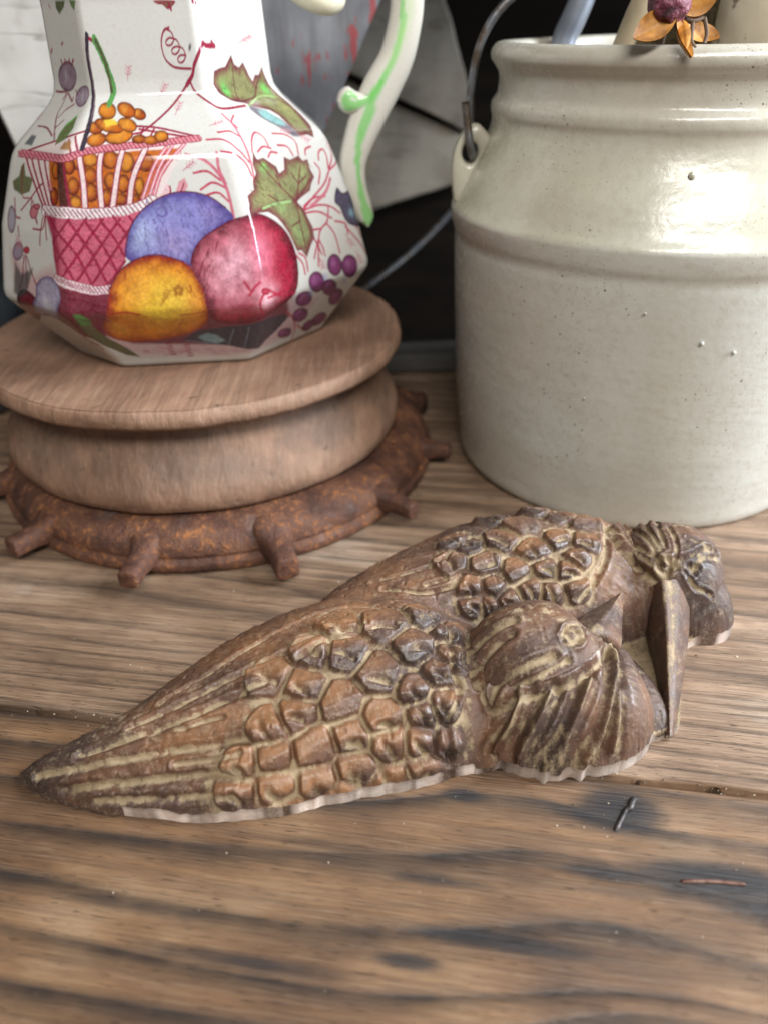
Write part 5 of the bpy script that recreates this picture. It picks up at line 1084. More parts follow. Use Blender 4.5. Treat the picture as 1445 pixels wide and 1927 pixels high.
 ('S',[(139.3,126.9),(141.0,125.4)],0.235,(84,70,44),0.5),
 ('S',[(151.6,133.5),(153.1,132.2)],0.235,(84,70,44),0.5),
 ('S',[(142.9,134.7),(144.7,133.4)],0.235,(84,70,44),0.5),
 ('S',[(129.6,133.5),(131.5,132.4)],0.235,(84,70,44),0.5),
 ('S',[(152.1,128.5),(153.9,127.1)],0.235,(84,70,44),0.5),
 ('S',[(165.5,173.3),(168.1,172.3)],0.235,(84,70,44),0.5),
 ('S',[(170.0,169.8),(172.2,168.6)],0.235,(84,70,44),0.5),
 ('S',[(147.9,174.0),(149.9,172.6)],0.235,(84,70,44),0.5),
 ('S',[(170.6,168.4),(173.4,167.4)],0.235,(84,70,44),0.5),
 ('S',[(169.8,170.2),(171.6,168.7)],0.235,(84,70,44),0.5),
 ('S',[(179.1,158.3),(180.2,156.9)],0.235,(84,70,44),0.5),
 ('S',[(162.2,169.8),(164.7,168.5)],0.235,(84,70,44),0.5),
 ('S',[(162.7,174.4),(165.1,173.1)],0.235,(84,70,44),0.5),
 ('S',[(176.1,162.4),(178.0,161.2)],0.235,(84,70,44),0.5),
 ('S',[(171.2,164.1),(172.7,162.6)],0.235,(84,70,44),0.5),
 ('S',[(149.8,176.2),(153.4,175.1)],0.235,(84,70,44),0.5),
 ('S',[(174.9,163.6),(176.4,162.1)],0.235,(84,70,44),0.5),
 ('S',[(178.1,167.1),(179.8,165.6)],0.235,(84,70,44),0.5),
 ('S',[(167.7,169.7),(170.1,168.4)],0.235,(84,70,44),0.5),
 ('S',[(174.7,165.3),(175.7,163.7)],0.235,(84,70,44),0.5),
 ('S',[(176.3,165.8),(178.1,164.6)],0.235,(84,70,44),0.5),
 ('S',[(145.8,172.1),(148.4,170.9)],0.235,(84,70,44),0.5),
 ('S',[(170.7,167.7),(172.1,166.4)],0.235,(84,70,44),0.5),
 ('S',[(139.7,175.3),(143.2,174.7)],0.235,(84,70,44),0.5),
 ('S',[(168.8,173.0),(171.9,171.9)],0.235,(84,70,44),0.5),
 ('S',[(168.7,165.6),(169.9,163.9)],0.235,(84,70,44),0.5),
 ('S',[(177.2,165.4),(179.1,164.0)],0.235,(84,70,44),0.5),
 ('S',[(168.0,165.7),(168.9,164.3)],0.235,(84,70,44),0.5),
 ('S',[(181.4,165.9),(183.5,165.0)],0.235,(84,70,44),0.5),
 ('S',[(168.2,166.8),(170.3,165.6)],0.235,(84,70,44),0.5),
 ('S',[(152.7,171.2),(155.4,170.3)],0.235,(84,70,44),0.5),
 ('S',[(164.6,174.7),(167.7,174.0)],0.235,(84,70,44),0.5),
 ('S',[(157.7,169.8),(159.7,168.4)],0.235,(84,70,44),0.5),
 ('S',[(172.2,170.9),(174.8,169.6)],0.235,(84,70,44),0.5),
 ('S',[(163.1,173.3),(165.1,172.1)],0.235,(84,70,44),0.5),
 ('S',[(171.4,164.6),(172.9,163.2)],0.235,(84,70,44),0.5),
 ('S',[(180.2,158.4),(181.5,156.9)],0.235,(84,70,44),0.5),
 ('S',[(148.2,176.8),(151.6,175.8)],0.235,(84,70,44),0.5),
 ('S',[(183.5,162.6),(185.8,161.4)],0.235,(84,70,44),0.5),
 ('S',[(49.5,85.8),(52.4,85.7)],0.2585,(96,14,40),0.6),
 ('S',[(53.1,89.4),(55.4,88.2)],0.2585,(96,14,40),0.6),
 ('S',[(47.6,87.5),(49.8,86.4)],0.2585,(96,14,40),0.6),
 ('S',[(52.6,80.7),(55.5,80.5)],0.2585,(96,14,40),0.6),
 ('S',[(53.2,93.0),(55.8,91.7)],0.2585,(96,14,40),0.6),
 ('S',[(57.3,89.9),(59.6,88.7)],0.2585,(96,14,40),0.6),
 ('S',[(51.7,85.8),(53.7,84.0)],0.2585,(96,14,40),0.6),
 ('S',[(52.3,94.9),(55.0,94.5)],0.2585,(96,14,40),0.6),
 ('S',[(45.8,96.4),(48.8,95.9)],0.2585,(96,14,40),0.6),
 ('S',[(58.3,93.2),(61.1,92.5)],0.2585,(96,14,40),0.6),
 ('S',[(55.7,96.9),(58.4,96.1)],0.2585,(96,14,40),0.6),
 ('S',[(58.4,85.4),(60.5,83.6)],0.2585,(96,14,40),0.6),
 ('S',[(60.9,91.9),(63.5,91.1)],0.2585,(96,14,40),0.6),
 ('S',[(53.3,78.3),(56.5,78.2)],0.2585,(96,14,40),0.6),
 ('S',[(53.5,94.0),(56.2,93.3)],0.2585,(96,14,40),0.6),
 ('S',[(47.0,96.6),(49.8,95.9)],0.2585,(96,14,40),0.6),
 ('S',[(44.4,98.9),(47.3,98.4)],0.2585,(96,14,40),0.6),
 ('S',[(55.1,91.7),(57.5,90.0)],0.2585,(96,14,40),0.6),
 ('S',[(48.2,79.8),(50.3,78.0)],0.2585,(96,14,40),0.6),
 ('S',[(55.1,95.0),(57.6,93.7)],0.2585,(96,14,40),0.6),
 ('S',[(49.9,90.9),(52.4,90.0)],0.2585,(96,14,40),0.6),
 ('S',[(57.7,86.4),(60.1,85.2)],0.2585,(96,14,40),0.6),
 ('S',[(60.4,97.6),(63.3,97.0)],0.2585,(96,14,40),0.6),
 ('S',[(54.5,85.5),(57.0,84.7)],0.2585,(96,14,40),0.6),
 ('S',[(49.0,90.9),(51.6,90.3)],0.2585,(96,14,40),0.6),
 ('S',[(52.9,97.9),(55.6,97.2)],0.2585,(96,14,40),0.6),
 ('S',[(50.9,81.3),(53.5,80.4)],0.2585,(96,14,40),0.6),
 ('S',[(57.7,84.3),(59.6,82.0)],0.2585,(96,14,40),0.6),
 ('S',[(45.8,98.8),(48.9,97.8)],0.2585,(96,14,40),0.6),
 ('S',[(55.5,95.4),(58.4,94.6)],0.2585,(96,14,40),0.6),
 ('S',[(50.5,95.9),(53.4,95.5)],0.2585,(96,14,40),0.6),
 ('S',[(51.3,91.2),(53.9,90.5)],0.2585,(96,14,40),0.6),
 ('S',[(56.2,92.6),(59.0,92.2)],0.2585,(96,14,40),0.6),
 ('S',[(55.5,93.3),(58.3,93.0)],0.2585,(96,14,40),0.6),
 ('S',[(50.9,84.7),(52.8,82.9)],0.2585,(96,14,40),0.6),
 ('S',[(52.9,88.4),(55.4,87.7)],0.2585,(96,14,40),0.6),
 ('S',[(54.1,91.4),(56.8,91.0)],0.2585,(96,14,40),0.6),
 ('S',[(48.7,87.1),(50.9,86.1)],0.2585,(96,14,40),0.6),
 ('S',[(54.4,94.2),(57.1,93.5)],0.2585,(96,14,40),0.6),
 ('S',[(46.9,95.8),(49.7,95.3)],0.2585,(96,14,40),0.6),
 ('S',[(76.9,59.8),(80.2,58.9)],0.235,(180,90,112),0.5),
 ('S',[(73.3,65.9),(76.2,64.7)],0.235,(180,90,112),0.5),
 ('S',[(63.1,62.0),(66.5,61.7)],0.235,(180,90,112),0.5),
 ('S',[(64.3,64.3),(66.9,63.1)],0.235,(180,90,112),0.5),
 ('S',[(96.3,62.6),(99.8,62.1)],0.235,(180,90,112),0.5),
 ('S',[(78.1,61.3),(81.3,60.5)],0.235,(180,90,112),0.5),
 ('S',[(63.6,62.9),(66.7,62.4)],0.235,(180,90,112),0.5),
 ('S',[(63.9,63.6),(66.9,62.8)],0.235,(180,90,112),0.5),
 ('S',[(84.1,62.8),(87.3,61.7)],0.235,(180,90,112),0.5),
 ('S',[(106.0,60.1),(109.4,59.6)],0.235,(180,90,112),0.5),
 ('S',[(84.6,62.3),(87.7,61.0)],0.235,(180,90,112),0.5),
 ('S',[(105.2,61.3),(108.8,59.4)],0.235,(180,90,112),0.5),
 ('S',[(120.1,59.2),(124.4,58.0)],0.235,(180,90,112),0.5),
 ('S',[(99.3,60.6),(102.8,59.6)],0.235,(180,90,112),0.5),
 ('S',[(78.6,59.9),(81.7,58.9)],0.235,(180,90,112),0.5),
 ('S',[(72.2,62.4),(75.7,62.4)],0.235,(180,90,112),0.5),
 ('S',[(113.2,61.0),(117.0,60.0)],0.235,(180,90,112),0.5),
 ('S',[(103.2,58.5),(106.9,58.2)],0.235,(180,90,112),0.5),
 ('S',[(82.8,61.2),(86.2,60.8)],0.235,(180,90,112),0.5),
 ('S',[(90.6,62.1),(93.9,61.0)],0.235,(180,90,112),0.5),
 ('S',[(105.4,62.2),(108.9,61.9)],0.235,(180,90,112),0.5),
 ('S',[(73.1,64.9),(76.2,64.3)],0.235,(180,90,112),0.5),
 ('S',[(82.7,63.7),(86.0,63.5)],0.235,(180,90,112),0.5),
 ('S',[(101.2,59.4),(104.8,58.2)],0.235,(180,90,112),0.5),
 ('S',[(107.5,58.0),(111.1,57.1)],0.235,(180,90,112),0.5),
 ('S',[(74.6,64.5),(77.9,64.0)],0.235,(180,90,112),0.5),
 ('S',[(75.6,64.7),(78.7,64.0)],0.235,(180,90,112),0.5),
 ('S',[(72.7,65.1),(75.8,64.5)],0.235,(180,90,112),0.5),
 ('S',[(100.0,62.4),(103.4,60.6)],0.235,(180,90,112),0.5),
 ('S',[(112.0,60.1),(115.7,59.0)],0.235,(180,90,112),0.5),
 ('S',[(72.5,59.7),(75.8,58.8)],0.235,(180,90,112),0.5),
 ('S',[(69.8,64.3),(72.6,63.1)],0.235,(180,90,112),0.5),
 ('S',[(117.4,58.9),(121.0,59.4)],0.235,(180,90,112),0.5),
 ('S',[(91.1,63.4),(94.3,62.4)],0.235,(180,90,112),0.5),
 ('S',[(73.8,60.5),(77.2,60.1)],0.235,(180,90,112),0.5),
 ('S',[(84.3,62.4),(87.5,61.7)],0.235,(180,90,112),0.5),
 ('S',[(98.0,62.9),(101.4,61.7)],0.235,(180,90,112),0.5),
 ('S',[(82.1,62.2),(85.4,61.5)],0.235,(180,90,112),0.5),
 ('S',[(80.4,60.3),(84.0,60.1)],0.235,(180,90,112),0.5),
 ('S',[(80.8,62.0),(83.8,60.6)],0.235,(180,90,112),0.5),
 ('S',[(59.2,125.3),(61.1,124.4)],0.2115,(128,22,56),0.5),
 ('S',[(57.5,109.5),(59.3,108.6)],0.2115,(128,22,56),0.5),
 ('S',[(63.8,109.1),(65.5,108.1)],0.2115,(128,22,56),0.5),
 ('S',[(68.1,123.4),(69.8,122.5)],0.2115,(128,22,56),0.5),
 ('S',[(52.5,118.0),(54.2,117.4)],0.2115,(128,22,56),0.5),
 ('S',[(49.4,108.2),(50.9,107.9)],0.2115,(128,22,56),0.5),
 ('S',[(63.3,109.7),(65.0,109.0)],0.2115,(128,22,56),0.5),
 ('S',[(60.1,122.3),(61.8,121.4)],0.2115,(128,22,56),0.5),
 ('S',[(61.2,117.3),(63.1,116.5)],0.2115,(128,22,56),0.5),
 ('S',[(64.5,111.6),(66.1,110.8)],0.2115,(128,22,56),0.5),
 ('S',[(58.4,113.8),(60.1,113.1)],0.2115,(128,22,56),0.5),
 ('S',[(60.9,101.8),(62.3,101.1)],0.2115,(128,22,56),0.5),
 ('S',[(62.3,116.3),(64.0,115.6)],0.2115,(128,22,56),0.5),
 ('S',[(51.4,107.3),(53.1,106.5)],0.2115,(128,22,56),0.5),
 ('S',[(53.3,115.2),(55.1,114.8)],0.2115,(128,22,56),0.5),
 ('S',[(68.6,110.1),(70.3,109.4)],0.2115,(128,22,56),0.5),
 ('S',[(56.9,109.0),(58.6,108.1)],0.2115,(128,22,56),0.5),
 ('S',[(62.8,112.8),(64.6,112.2)],0.2115,(128,22,56),0.5),
 ('S',[(56.2,116.9),(58.0,116.3)],0.2115,(128,22,56),0.5),
 ('S',[(60.1,121.3),(62.0,120.5)],0.2115,(128,22,56),0.5),
 ('S',[(47.0,117.6),(48.8,116.8)],0.2115,(128,22,56),0.5),
 ('S',[(47.7,125.6),(49.7,124.7)],0.2115,(128,22,56),0.5),
 ('S',[(61.2,125.8),(63.2,125.3)],0.2115,(128,22,56),0.5),
 ('S',[(53.4,123.9),(55.4,123.2)],0.2115,(128,22,56),0.5),
 ('S',[(55.9,111.7),(57.7,110.8)],0.2115,(128,22,56),0.5),
 ('S',[(46.1,120.5),(47.9,120.2)],0.2115,(128,22,56),0.5),
 ('S',[(58.7,110.8),(60.5,110.0)],0.2115,(128,22,56),0.5),
 ('S',[(54.5,117.5),(56.3,116.6)],0.2115,(128,22,56),0.5),
 ('S',[(70.8,124.6),(72.7,123.9)],0.2115,(128,22,56),0.5),
 ('S',[(55.6,109.1),(57.4,108.4)],0.2115,(128,22,56),0.5),
 ('S',[(57.6,123.5),(59.5,123.1)],0.2115,(128,22,56),0.5),
 ('S',[(64.4,124.7),(66.1,123.8)],0.2115,(128,22,56),0.5),
 ('S',[(60.3,119.7),(62.0,119.0)],0.2115,(128,22,56),0.5),
 ('S',[(59.0,107.2),(60.8,106.6)],0.2115,(128,22,56),0.5),
 ('S',[(53.0,126.0),(54.6,125.6)],0.2115,(128,22,56),0.5),
 ('S',[(47.8,114.8),(49.6,114.2)],0.2115,(128,22,56),0.5),
 ('S',[(48.3,119.6),(50.2,119.0)],0.2115,(128,22,56),0.5),
 ('S',[(55.0,108.8),(56.7,108.3)],0.2115,(128,22,56),0.5),
 ('S',[(44.8,121.9),(47.0,121.4)],0.2115,(128,22,56),0.5),
 ('S',[(45.8,107.9),(47.8,107.0)],0.2115,(128,22,56),0.5),
 ('S',[(62.3,112.7),(63.9,112.1)],0.2115,(128,22,56),0.5),
 ('S',[(51.6,109.5),(53.2,108.6)],0.2115,(128,22,56),0.5),
 ('S',[(65.8,111.8),(67.5,110.8)],0.2115,(128,22,56),0.5),
 ('S',[(63.3,116.5),(64.9,115.8)],0.2115,(128,22,56),0.5),
 ('S',[(64.9,115.9),(66.7,115.3)],0.2115,(128,22,56),0.5),
 ('S',[(67.6,125.4),(69.5,124.5)],0.2115,(128,22,56),0.5),
 ('S',[(51.2,120.5),(53.1,119.9)],0.2115,(128,22,56),0.5),
 ('S',[(65.1,117.1),(67.0,116.5)],0.2115,(128,22,56),0.5),
 ('S',[(56.6,125.5),(58.4,125.1)],0.2115,(128,22,56),0.5),
 ('S',[(45.4,119.6),(47.4,118.9)],0.2115,(128,22,56),0.5),
 ('S',[(61.8,102.8),(63.5,102.0)],0.2115,(128,22,56),0.5),
 ('S',[(61.9,121.9),(63.8,121.2)],0.2115,(128,22,56),0.5),
 ('S',[(62.2,105.2),(63.8,104.4)],0.2115,(128,22,56),0.5),
 ('S',[(57.5,114.1),(59.2,113.5)],0.2115,(128,22,56),0.5),
 ('S',[(64.8,108.1),(66.4,107.3)],0.2115,(128,22,56),0.5),
 ('S',[(50.4,115.6),(52.2,114.7)],0.2115,(128,22,56),0.5),
 ('S',[(51.6,108.8),(53.4,108.3)],0.2115,(128,22,56),0.5),
 ('S',[(56.0,105.6),(57.8,104.6)],0.2115,(128,22,56),0.5),
 ('S',[(45.9,107.0),(47.6,105.8)],0.2115,(128,22,56),0.5),
 ('S',[(44.8,124.0),(46.8,123.3)],0.2115,(128,22,56),0.5),
 ('S',[(52.4,107.3),(54.1,106.8)],0.2115,(128,22,56),0.5),
 ('S',[(56.8,113.5),(58.5,112.7)],0.2115,(128,22,56),0.5),
 ('S',[(48.3,110.8),(50.2,110.2)],0.2115,(128,22,56),0.5),
 ('S',[(62.7,119.1),(64.6,118.9)],0.2115,(128,22,56),0.5),
 ('S',[(57.2,125.4),(59.1,125.1)],0.2115,(128,22,56),0.5),
 ('S',[(52.0,108.1),(53.7,107.1)],0.2115,(128,22,56),0.5),
 ('S',[(49.6,118.6),(51.4,118.2)],0.2115,(128,22,56),0.5),
 ('S',[(59.0,108.0),(60.6,107.5)],0.2115,(128,22,56),0.5),
 ('S',[(64.6,113.5),(66.2,113.1)],0.2115,(128,22,56),0.5),
 ('S',[(57.2,123.7),(59.1,123.1)],0.2115,(128,22,56),0.5),
 ('S',[(63.1,99.0),(68.1,105.9),(76.1,110.4),(84.9,111.4),(94.2,108.5)],0.3055,(96,16,52),0.8),
 ('S',[(97.2,107.1),(98.8,111.7),(103.1,116.5),(110.6,120.5),(119.1,123.6),(129.4,124.3),(137.8,120.8),(144.8,114.2),(147.4,105.8),(146.5,97.3)],0.3055,(96,16,52),0.8),
 ('S',[(71.1,111.4),(72.8,118.6),(75.9,124.4),(81.5,129.4),(90.1,133.2),(99.6,134.3),(109.0,132.4),(115.6,127.9)],0.3055,(96,16,52),0.8),
 ('S',[(94.0,145.9),(97.1,146.9),(100.3,147.8)],0.235,(196,90,114),0.65),
 ('S',[(96.1,146.6),(97.1,148.0)],0.2585,(204,104,126),0.6),
 ('S',[(96.1,146.6),(97.9,145.9)],0.2585,(204,104,126),0.6),
 ('S',[(97.7,147.0),(98.7,148.5)],0.2585,(204,104,126),0.6),
 ('S',[(97.7,147.0),(99.4,146.4)],0.2585,(204,104,126),0.6),
 ('S',[(99.3,147.5),(100.3,149.0)],0.2585,(204,104,126),0.6),
 ('S',[(99.3,147.5),(101.0,146.8)],0.2585,(204,104,126),0.6),
 ('S',[(99.9,142.0),(102.6,143.5),(105.4,145.0)],0.235,(196,90,114),0.65),
 ('S',[(101.7,143.0),(102.2,144.6)],0.2585,(204,104,126),0.6),
 ('S',[(101.7,143.0),(103.6,142.8)],0.2585,(204,104,126),0.6),
 ('S',[(103.1,143.8),(103.6,145.3)],0.2585,(204,104,126),0.6),
 ('S',[(103.1,143.8),(105.0,143.6)],0.2585,(204,104,126),0.6),
 ('S',[(104.6,144.6),(105.0,146.0)],0.2585,(204,104,126),0.6),
 ('S',[(104.6,144.6),(106.5,144.3)],0.2585,(204,104,126),0.6),
 ('S',[(118.5,160.0),(122.7,160.8),(127.7,161.4)],0.235,(196,90,114),0.65),
 ('S',[(121.4,160.6),(123.5,162.2)],0.2585,(204,104,126),0.6),
 ('S',[(121.4,160.6),(123.0,159.6)],0.2585,(204,104,126),0.6),
 ('S',[(123.7,161.0),(126.0,162.5)],0.2585,(204,104,126),0.6),
 ('S',[(123.7,161.0),(125.4,159.9)],0.2585,(204,104,126),0.6),
 ('S',[(126.1,161.3),(128.9,162.8)],0.2585,(204,104,126),0.6),
 ('S',[(126.1,161.3),(128.0,160.1)],0.2585,(204,104,126),0.6),
 ('S',[(100.4,165.3),(102.7,168.2),(105.0,170.9)],0.235,(196,90,114),0.65),
 ('S',[(101.9,167.4),(101.2,169.1)],0.2585,(204,104,126),0.6),
 ('S',[(101.9,167.4),(104.6,168.1)],0.2585,(204,104,126),0.6),
 ('S',[(103.2,168.8),(102.5,170.5)],0.2585,(204,104,126),0.6),
 ('S',[(103.2,168.8),(105.8,169.5)],0.2585,(204,104,126),0.6),
 ('S',[(104.3,170.2),(103.7,171.8)],0.2585,(204,104,126),0.6),
 ('S',[(104.3,170.2),(107.1,170.8)],0.2585,(204,104,126),0.6),
 ('S',[(163.0,154.8),(165.8,153.1),(168.8,151.4)],0.235,(196,90,114),0.65),
 ('S',[(165.1,153.6),(168.9,154.1)],0.2585,(204,104,126),0.6),
 ('S',[(165.1,153.6),(163.9,151.7)],0.2585,(204,104,126),0.6),
 ('S',[(166.5,152.7),(170.3,153.2)],0.2585,(204,104,126),0.6),
 ('S',[(166.5,152.7),(165.4,150.9)],0.2585,(204,104,126),0.6),
 ('S',[(167.9,151.9),(171.7,152.3)],0.2585,(204,104,126),0.6),
 ('S',[(167.9,151.9),(167.1,150.1)],0.2585,(204,104,126),0.6),
 ('S',[(191.9,146.7),(194.2,143.9),(196.2,141.4)],0.235,(196,90,114),0.65),
 ('S',[(193.3,144.9),(196.2,143.8)],0.2585,(204,104,126),0.6),
 ('S',[(193.3,144.9),(190.5,143.2)],0.2585,(204,104,126),0.6),
 ('S',[(194.9,143.6),(196.2,142.6)],0.2585,(204,104,126),0.6),
 ('S',[(194.9,143.6),(191.5,142.1)],0.2585,(204,104,126),0.6),
 ('S',[(196.0,142.1),(196.3,141.3)],0.2585,(204,104,126),0.6),
 ('S',[(196.0,142.1),(192.7,140.7)],0.2585,(204,104,126),0.6),
 ('S',[(196.3,136.4),(196.3,133.6),(196.3,130.8)],0.235,(196,90,114),0.65),
 ('S',[(196.2,134.4),(196.3,133.2)],0.2585,(204,104,126),0.6),
 ('S',[(196.2,134.4),(196.2,133.3)],0.2585,(204,104,126),0.6),
 ('S',[(196.2,132.9),(196.3,131.8)],0.2585,(204,104,126),0.6),
 ('S',[(196.2,132.9),(196.2,131.9)],0.2585,(204,104,126),0.6),
 ('S',[(196.2,131.5),(196.3,130.4)],0.2585,(204,104,126),0.6),
 ('S',[(196.2,131.5),(196.0,130.6)],0.2585,(204,104,126),0.6),
 ('S',[(182.1,106.8),(183.6,103.9),(185.1,101.0)],0.235,(196,90,114),0.65),
 ('S',[(183.2,104.7),(185.8,103.8)],0.2585,(204,104,126),0.6),
 ('S',[(183.2,104.7),(181.8,103.2)],0.2585,(204,104,126),0.6),
 ('S',[(183.9,103.3),(186.6,102.4)],0.2585,(204,104,126),0.6),
 ('S',[(183.9,103.3),(182.5,101.8)],0.2585,(204,104,126),0.6),
 ('S',[(184.7,101.9),(187.4,100.9)],0.2585,(204,104,126),0.6),
 ('S',[(184.7,101.9),(183.4,100.3)],0.2585,(204,104,126),0.6),
 ('S',[(186.6,98.7),(187.2,95.7),(187.9,92.6)],0.235,(196,90,114),0.65),
 ('S',[(187.0,96.6),(189.3,95.3)],0.2585,(204,104,126),0.6),
 ('S',[(187.0,96.6),(185.1,95.3)],0.2585,(204,104,126),0.6),
 ('S',[(187.2,95.1),(189.7,93.8)],0.2585,(204,104,126),0.6),
 ('S',[(187.2,95.1),(185.4,93.7)],0.2585,(204,104,126),0.6),
 ('S',[(187.6,93.5),(190.2,92.2)],0.2585,(204,104,126),0.6),
 ('S',[(187.6,93.5),(186.0,92.1)],0.2585,(204,104,126),0.6),
 ('S',[(91.8,173.5),(94.5,175.8),(97.1,177.8)],0.235,(196,90,114),0.65),
 ('S',[(93.6,175.1),(93.0,176.5)],0.2585,(204,104,126),0.6),
 ('S',[(93.6,175.1),(96.5,175.5)],0.2585,(204,104,126),0.6),
 ('S',[(95.0,176.2),(94.4,177.6)],0.2585,(204,104,126),0.6),
 ('S',[(95.0,176.2),(97.9,176.5)],0.2585,(204,104,126),0.6),
 ('S',[(96.3,177.2),(95.8,178.6)],0.2585,(204,104,126),0.6),
 ('S',[(96.3,177.2),(99.3,177.6)],0.2585,(204,104,126),0.6),
 ('S',[(71.1,179.3),(72.2,181.6),(73.3,183.9)],0.235,(196,90,114),0.65),
 ('S',[(71.8,181.0),(70.2,182.0)],0.2585,(204,104,126),0.6),
 ('S',[(71.8,181.0),(74.4,181.8)],0.2585,(204,104,126),0.6),
 ('S',[(72.4,182.1),(70.8,183.1)],0.2585,(204,104,126),0.6),
 ('S',[(72.4,182.1),(74.9,182.8)],0.2585,(204,104,126),0.6),
 ('S',[(72.9,183.2),(71.3,184.2)],0.2585,(204,104,126),0.6),
 ('S',[(72.9,183.2),(75.5,184.0)],0.2585,(204,104,126),0.6),
 ('S',[(163.8,190.0),(170.2,191.2),(176.7,192.3)],0.235,(196,90,114),0.65),
 ('S',[(168.3,190.9),(169.7,192.3)],0.2585,(204,104,126),0.6),
 ('S',[(168.3,190.9),(172.5,190.5)],0.2585,(204,104,126),0.6),
 ('S',[(171.5,191.6),(173.0,192.9)],0.2585,(204,104,126),0.6),
 ('S',[(171.5,191.6),(175.8,191.2)],0.2585,(204,104,126),0.6),
 ('S',[(174.8,192.0),(176.1,193.3)],0.2585,(204,104,126),0.6),
 ('S',[(174.8,192.0),(179.0,191.6)],0.2585,(204,104,126),0.6),
 ('S',[(33.9,141.0),(35.3,138.6),(36.5,136.2)],0.235,(196,90,114),0.65),
 ('S',[(34.9,139.3),(37.7,138.6)],0.2585,(204,104,126),0.6),
 ('S',[(34.9,139.3),(33.1,137.9)],0.2585,(204,104,126),0.6),
 ('S',[(35.5,138.1),(38.3,137.5)],0.2585,(204,104,126),0.6),
 ('S',[(35.5,138.1),(33.7,136.8)],0.2585,(204,104,126),0.6),
 ('S',[(36.1,136.9),(39.0,136.2)],0.2585,(204,104,126),0.6),
 ('S',[(36.1,136.9),(34.4,135.5)],0.2585,(204,104,126),0.6),
 ('S',[(12.4,117.1),(13.7,114.6),(14.9,112.2)],0.235,(196,90,114),0.65),
 ('S',[(13.3,115.4),(16.2,114.9)],0.2585,(204,104,126),0.6),
 ('S',[(13.3,115.4),(11.5,113.8)],0.2585,(204,104,126),0.6),
 ('S',[(13.9,114.1),(16.9,113.7)],0.2585,(204,104,126),0.6),
 ('S',[(13.9,114.1),(12.1,112.5)],0.2585,(204,104,126),0.6),
 ('S',[(14.6,112.9),(17.4,112.4)],0.2585,(204,104,126),0.6),
 ('S',[(14.6,112.9),(12.8,111.3)],0.2585,(204,104,126),0.6),
 ('S',[(-1.7,160.7),(-2.0,163.4),(-1.7,166.0)],0.235,(196,90,114),0.65),
 ('S',[(-1.9,162.6),(-2.0,163.7)],0.2585,(204,104,126),0.6),
 ('S',[(-1.9,162.6),(2.8,163.5)],0.2585,(204,104,126),0.6),
 ('S',[(-1.7,163.9),(-2.0,165.0)],0.2585,(204,104,126),0.6),
 ('S',[(-1.7,163.9),(2.8,164.9)],0.2585,(204,104,126),0.6),
 ('S',[(-1.7,165.3),(-1.7,166.3)],0.2585,(204,104,126),0.6),
 ('S',[(-1.7,165.3),(2.9,166.0)],0.2585,(204,104,126),0.6),
 ('S',[(161.3,101.8),(162.0,98.9),(162.6,95.9)],0.235,(196,90,114),0.65),
 ('S',[(161.9,99.8),(164.0,98.6)],0.2585,(204,104,126),0.6),
 ('S',[(161.9,99.8),(160.2,98.5)],0.2585,(204,104,126),0.6),
 ('S',[(162.2,98.3),(164.3,97.1)],0.2585,(204,104,126),0.6),
 ('S',[(162.2,98.3),(160.5,97.0)],0.2585,(204,104,126),0.6),
 ('S',[(162.4,96.9),(164.7,95.6)],0.2585,(204,104,126),0.6),
 ('S',[(162.4,96.9),(160.8,95.6)],0.2585,(204,104,126),0.6),
 ('S',[(174.9,150.8),(177.1,148.8),(179.4,146.7)],0.235,(196,90,114),0.65),
 ('S',[(176.4,149.4),(179.8,149.4)],0.2585,(204,104,126),0.6),
 ('S',[(176.4,149.4),(175.0,147.6)],0.2585,(204,104,126),0.6),
 ('S',[(177.6,148.4),(181.0,148.4)],0.2585,(204,104,126),0.6),
 ('S',[(177.6,148.4),(176.3,146.7)],0.2585,(204,104,126),0.6),
 ('S',[(178.7,147.4),(182.1,147.4)],0.2585,(204,104,126),0.6),
 ('S',[(178.7,147.4),(177.7,145.7)],0.2585,(204,104,126),0.6),
 ('S',[(-1.0,204.9),(1.1,203.5)],0.47,(168,60,80),0.8),
 ('S',[(11.5,203.8),(12.0,202.8)],0.47,(168,60,80),0.8),
 ('S',[(20.4,191.9),(18.6,191.2)],0.47,(168,60,80),0.8),
 ('S',[(5.9,189.9),(3.5,188.4)],0.47,(168,60,80),0.8),
 ('F',[(20.3,204.9),(31.9,204.9),(29.0,202.8),(22.4,200.7),(19.2,202.8)],(96,106,70),1,0.6,3),
 ('F',[(37.0,204.9),(43.9,204.7),(40.9,201.7),(38.1,203.1)],(100,130,76),1,0.6,3),
 ('R',[(97.9,204.2),(111.8,204.0),(110.1,202.4),(106.5,201.4),(103.3,202.8),(99.7,203.1)],(110,110,76),(150,30,56),1.6,[],3),
 ('S',[(107.7,202.8),(108.7,201.4)],0.705,(150,32,66),1),
 ('S',[(124.5,203.8),(127.0,203.2)],0.705,(150,32,66),1),
 ('F',[(119.1,189.8),(118.7,189.2),(118.3,188.8),(117.8,188.8),(117.5,188.8),(117.2,189.2),(117.2,189.8),(117.5,190.2),(117.9,190.6),(118.5,190.8),(118.9,190.6),(119.1,190.2)],(52,44,60),0.8,0.8,0),
 ('F',[(118.5,189.1),(118.2,188.5),(117.7,188.2),(117.3,188.1),(116.8,188.1),(116.7,188.6),(116.7,189.1),(116.9,189.5),(117.4,190.0),(117.9,190.1),(118.3,189.9),(118.6,189.5)],(52,44,60),0.8,0.8,0)]
def lin(c):
    c = np.asarray(c, float) / 255; return np.where(c <= 0.04045, c / 12.92, ((c + 0.055) / 1.055) ** 2.4) * 0.74
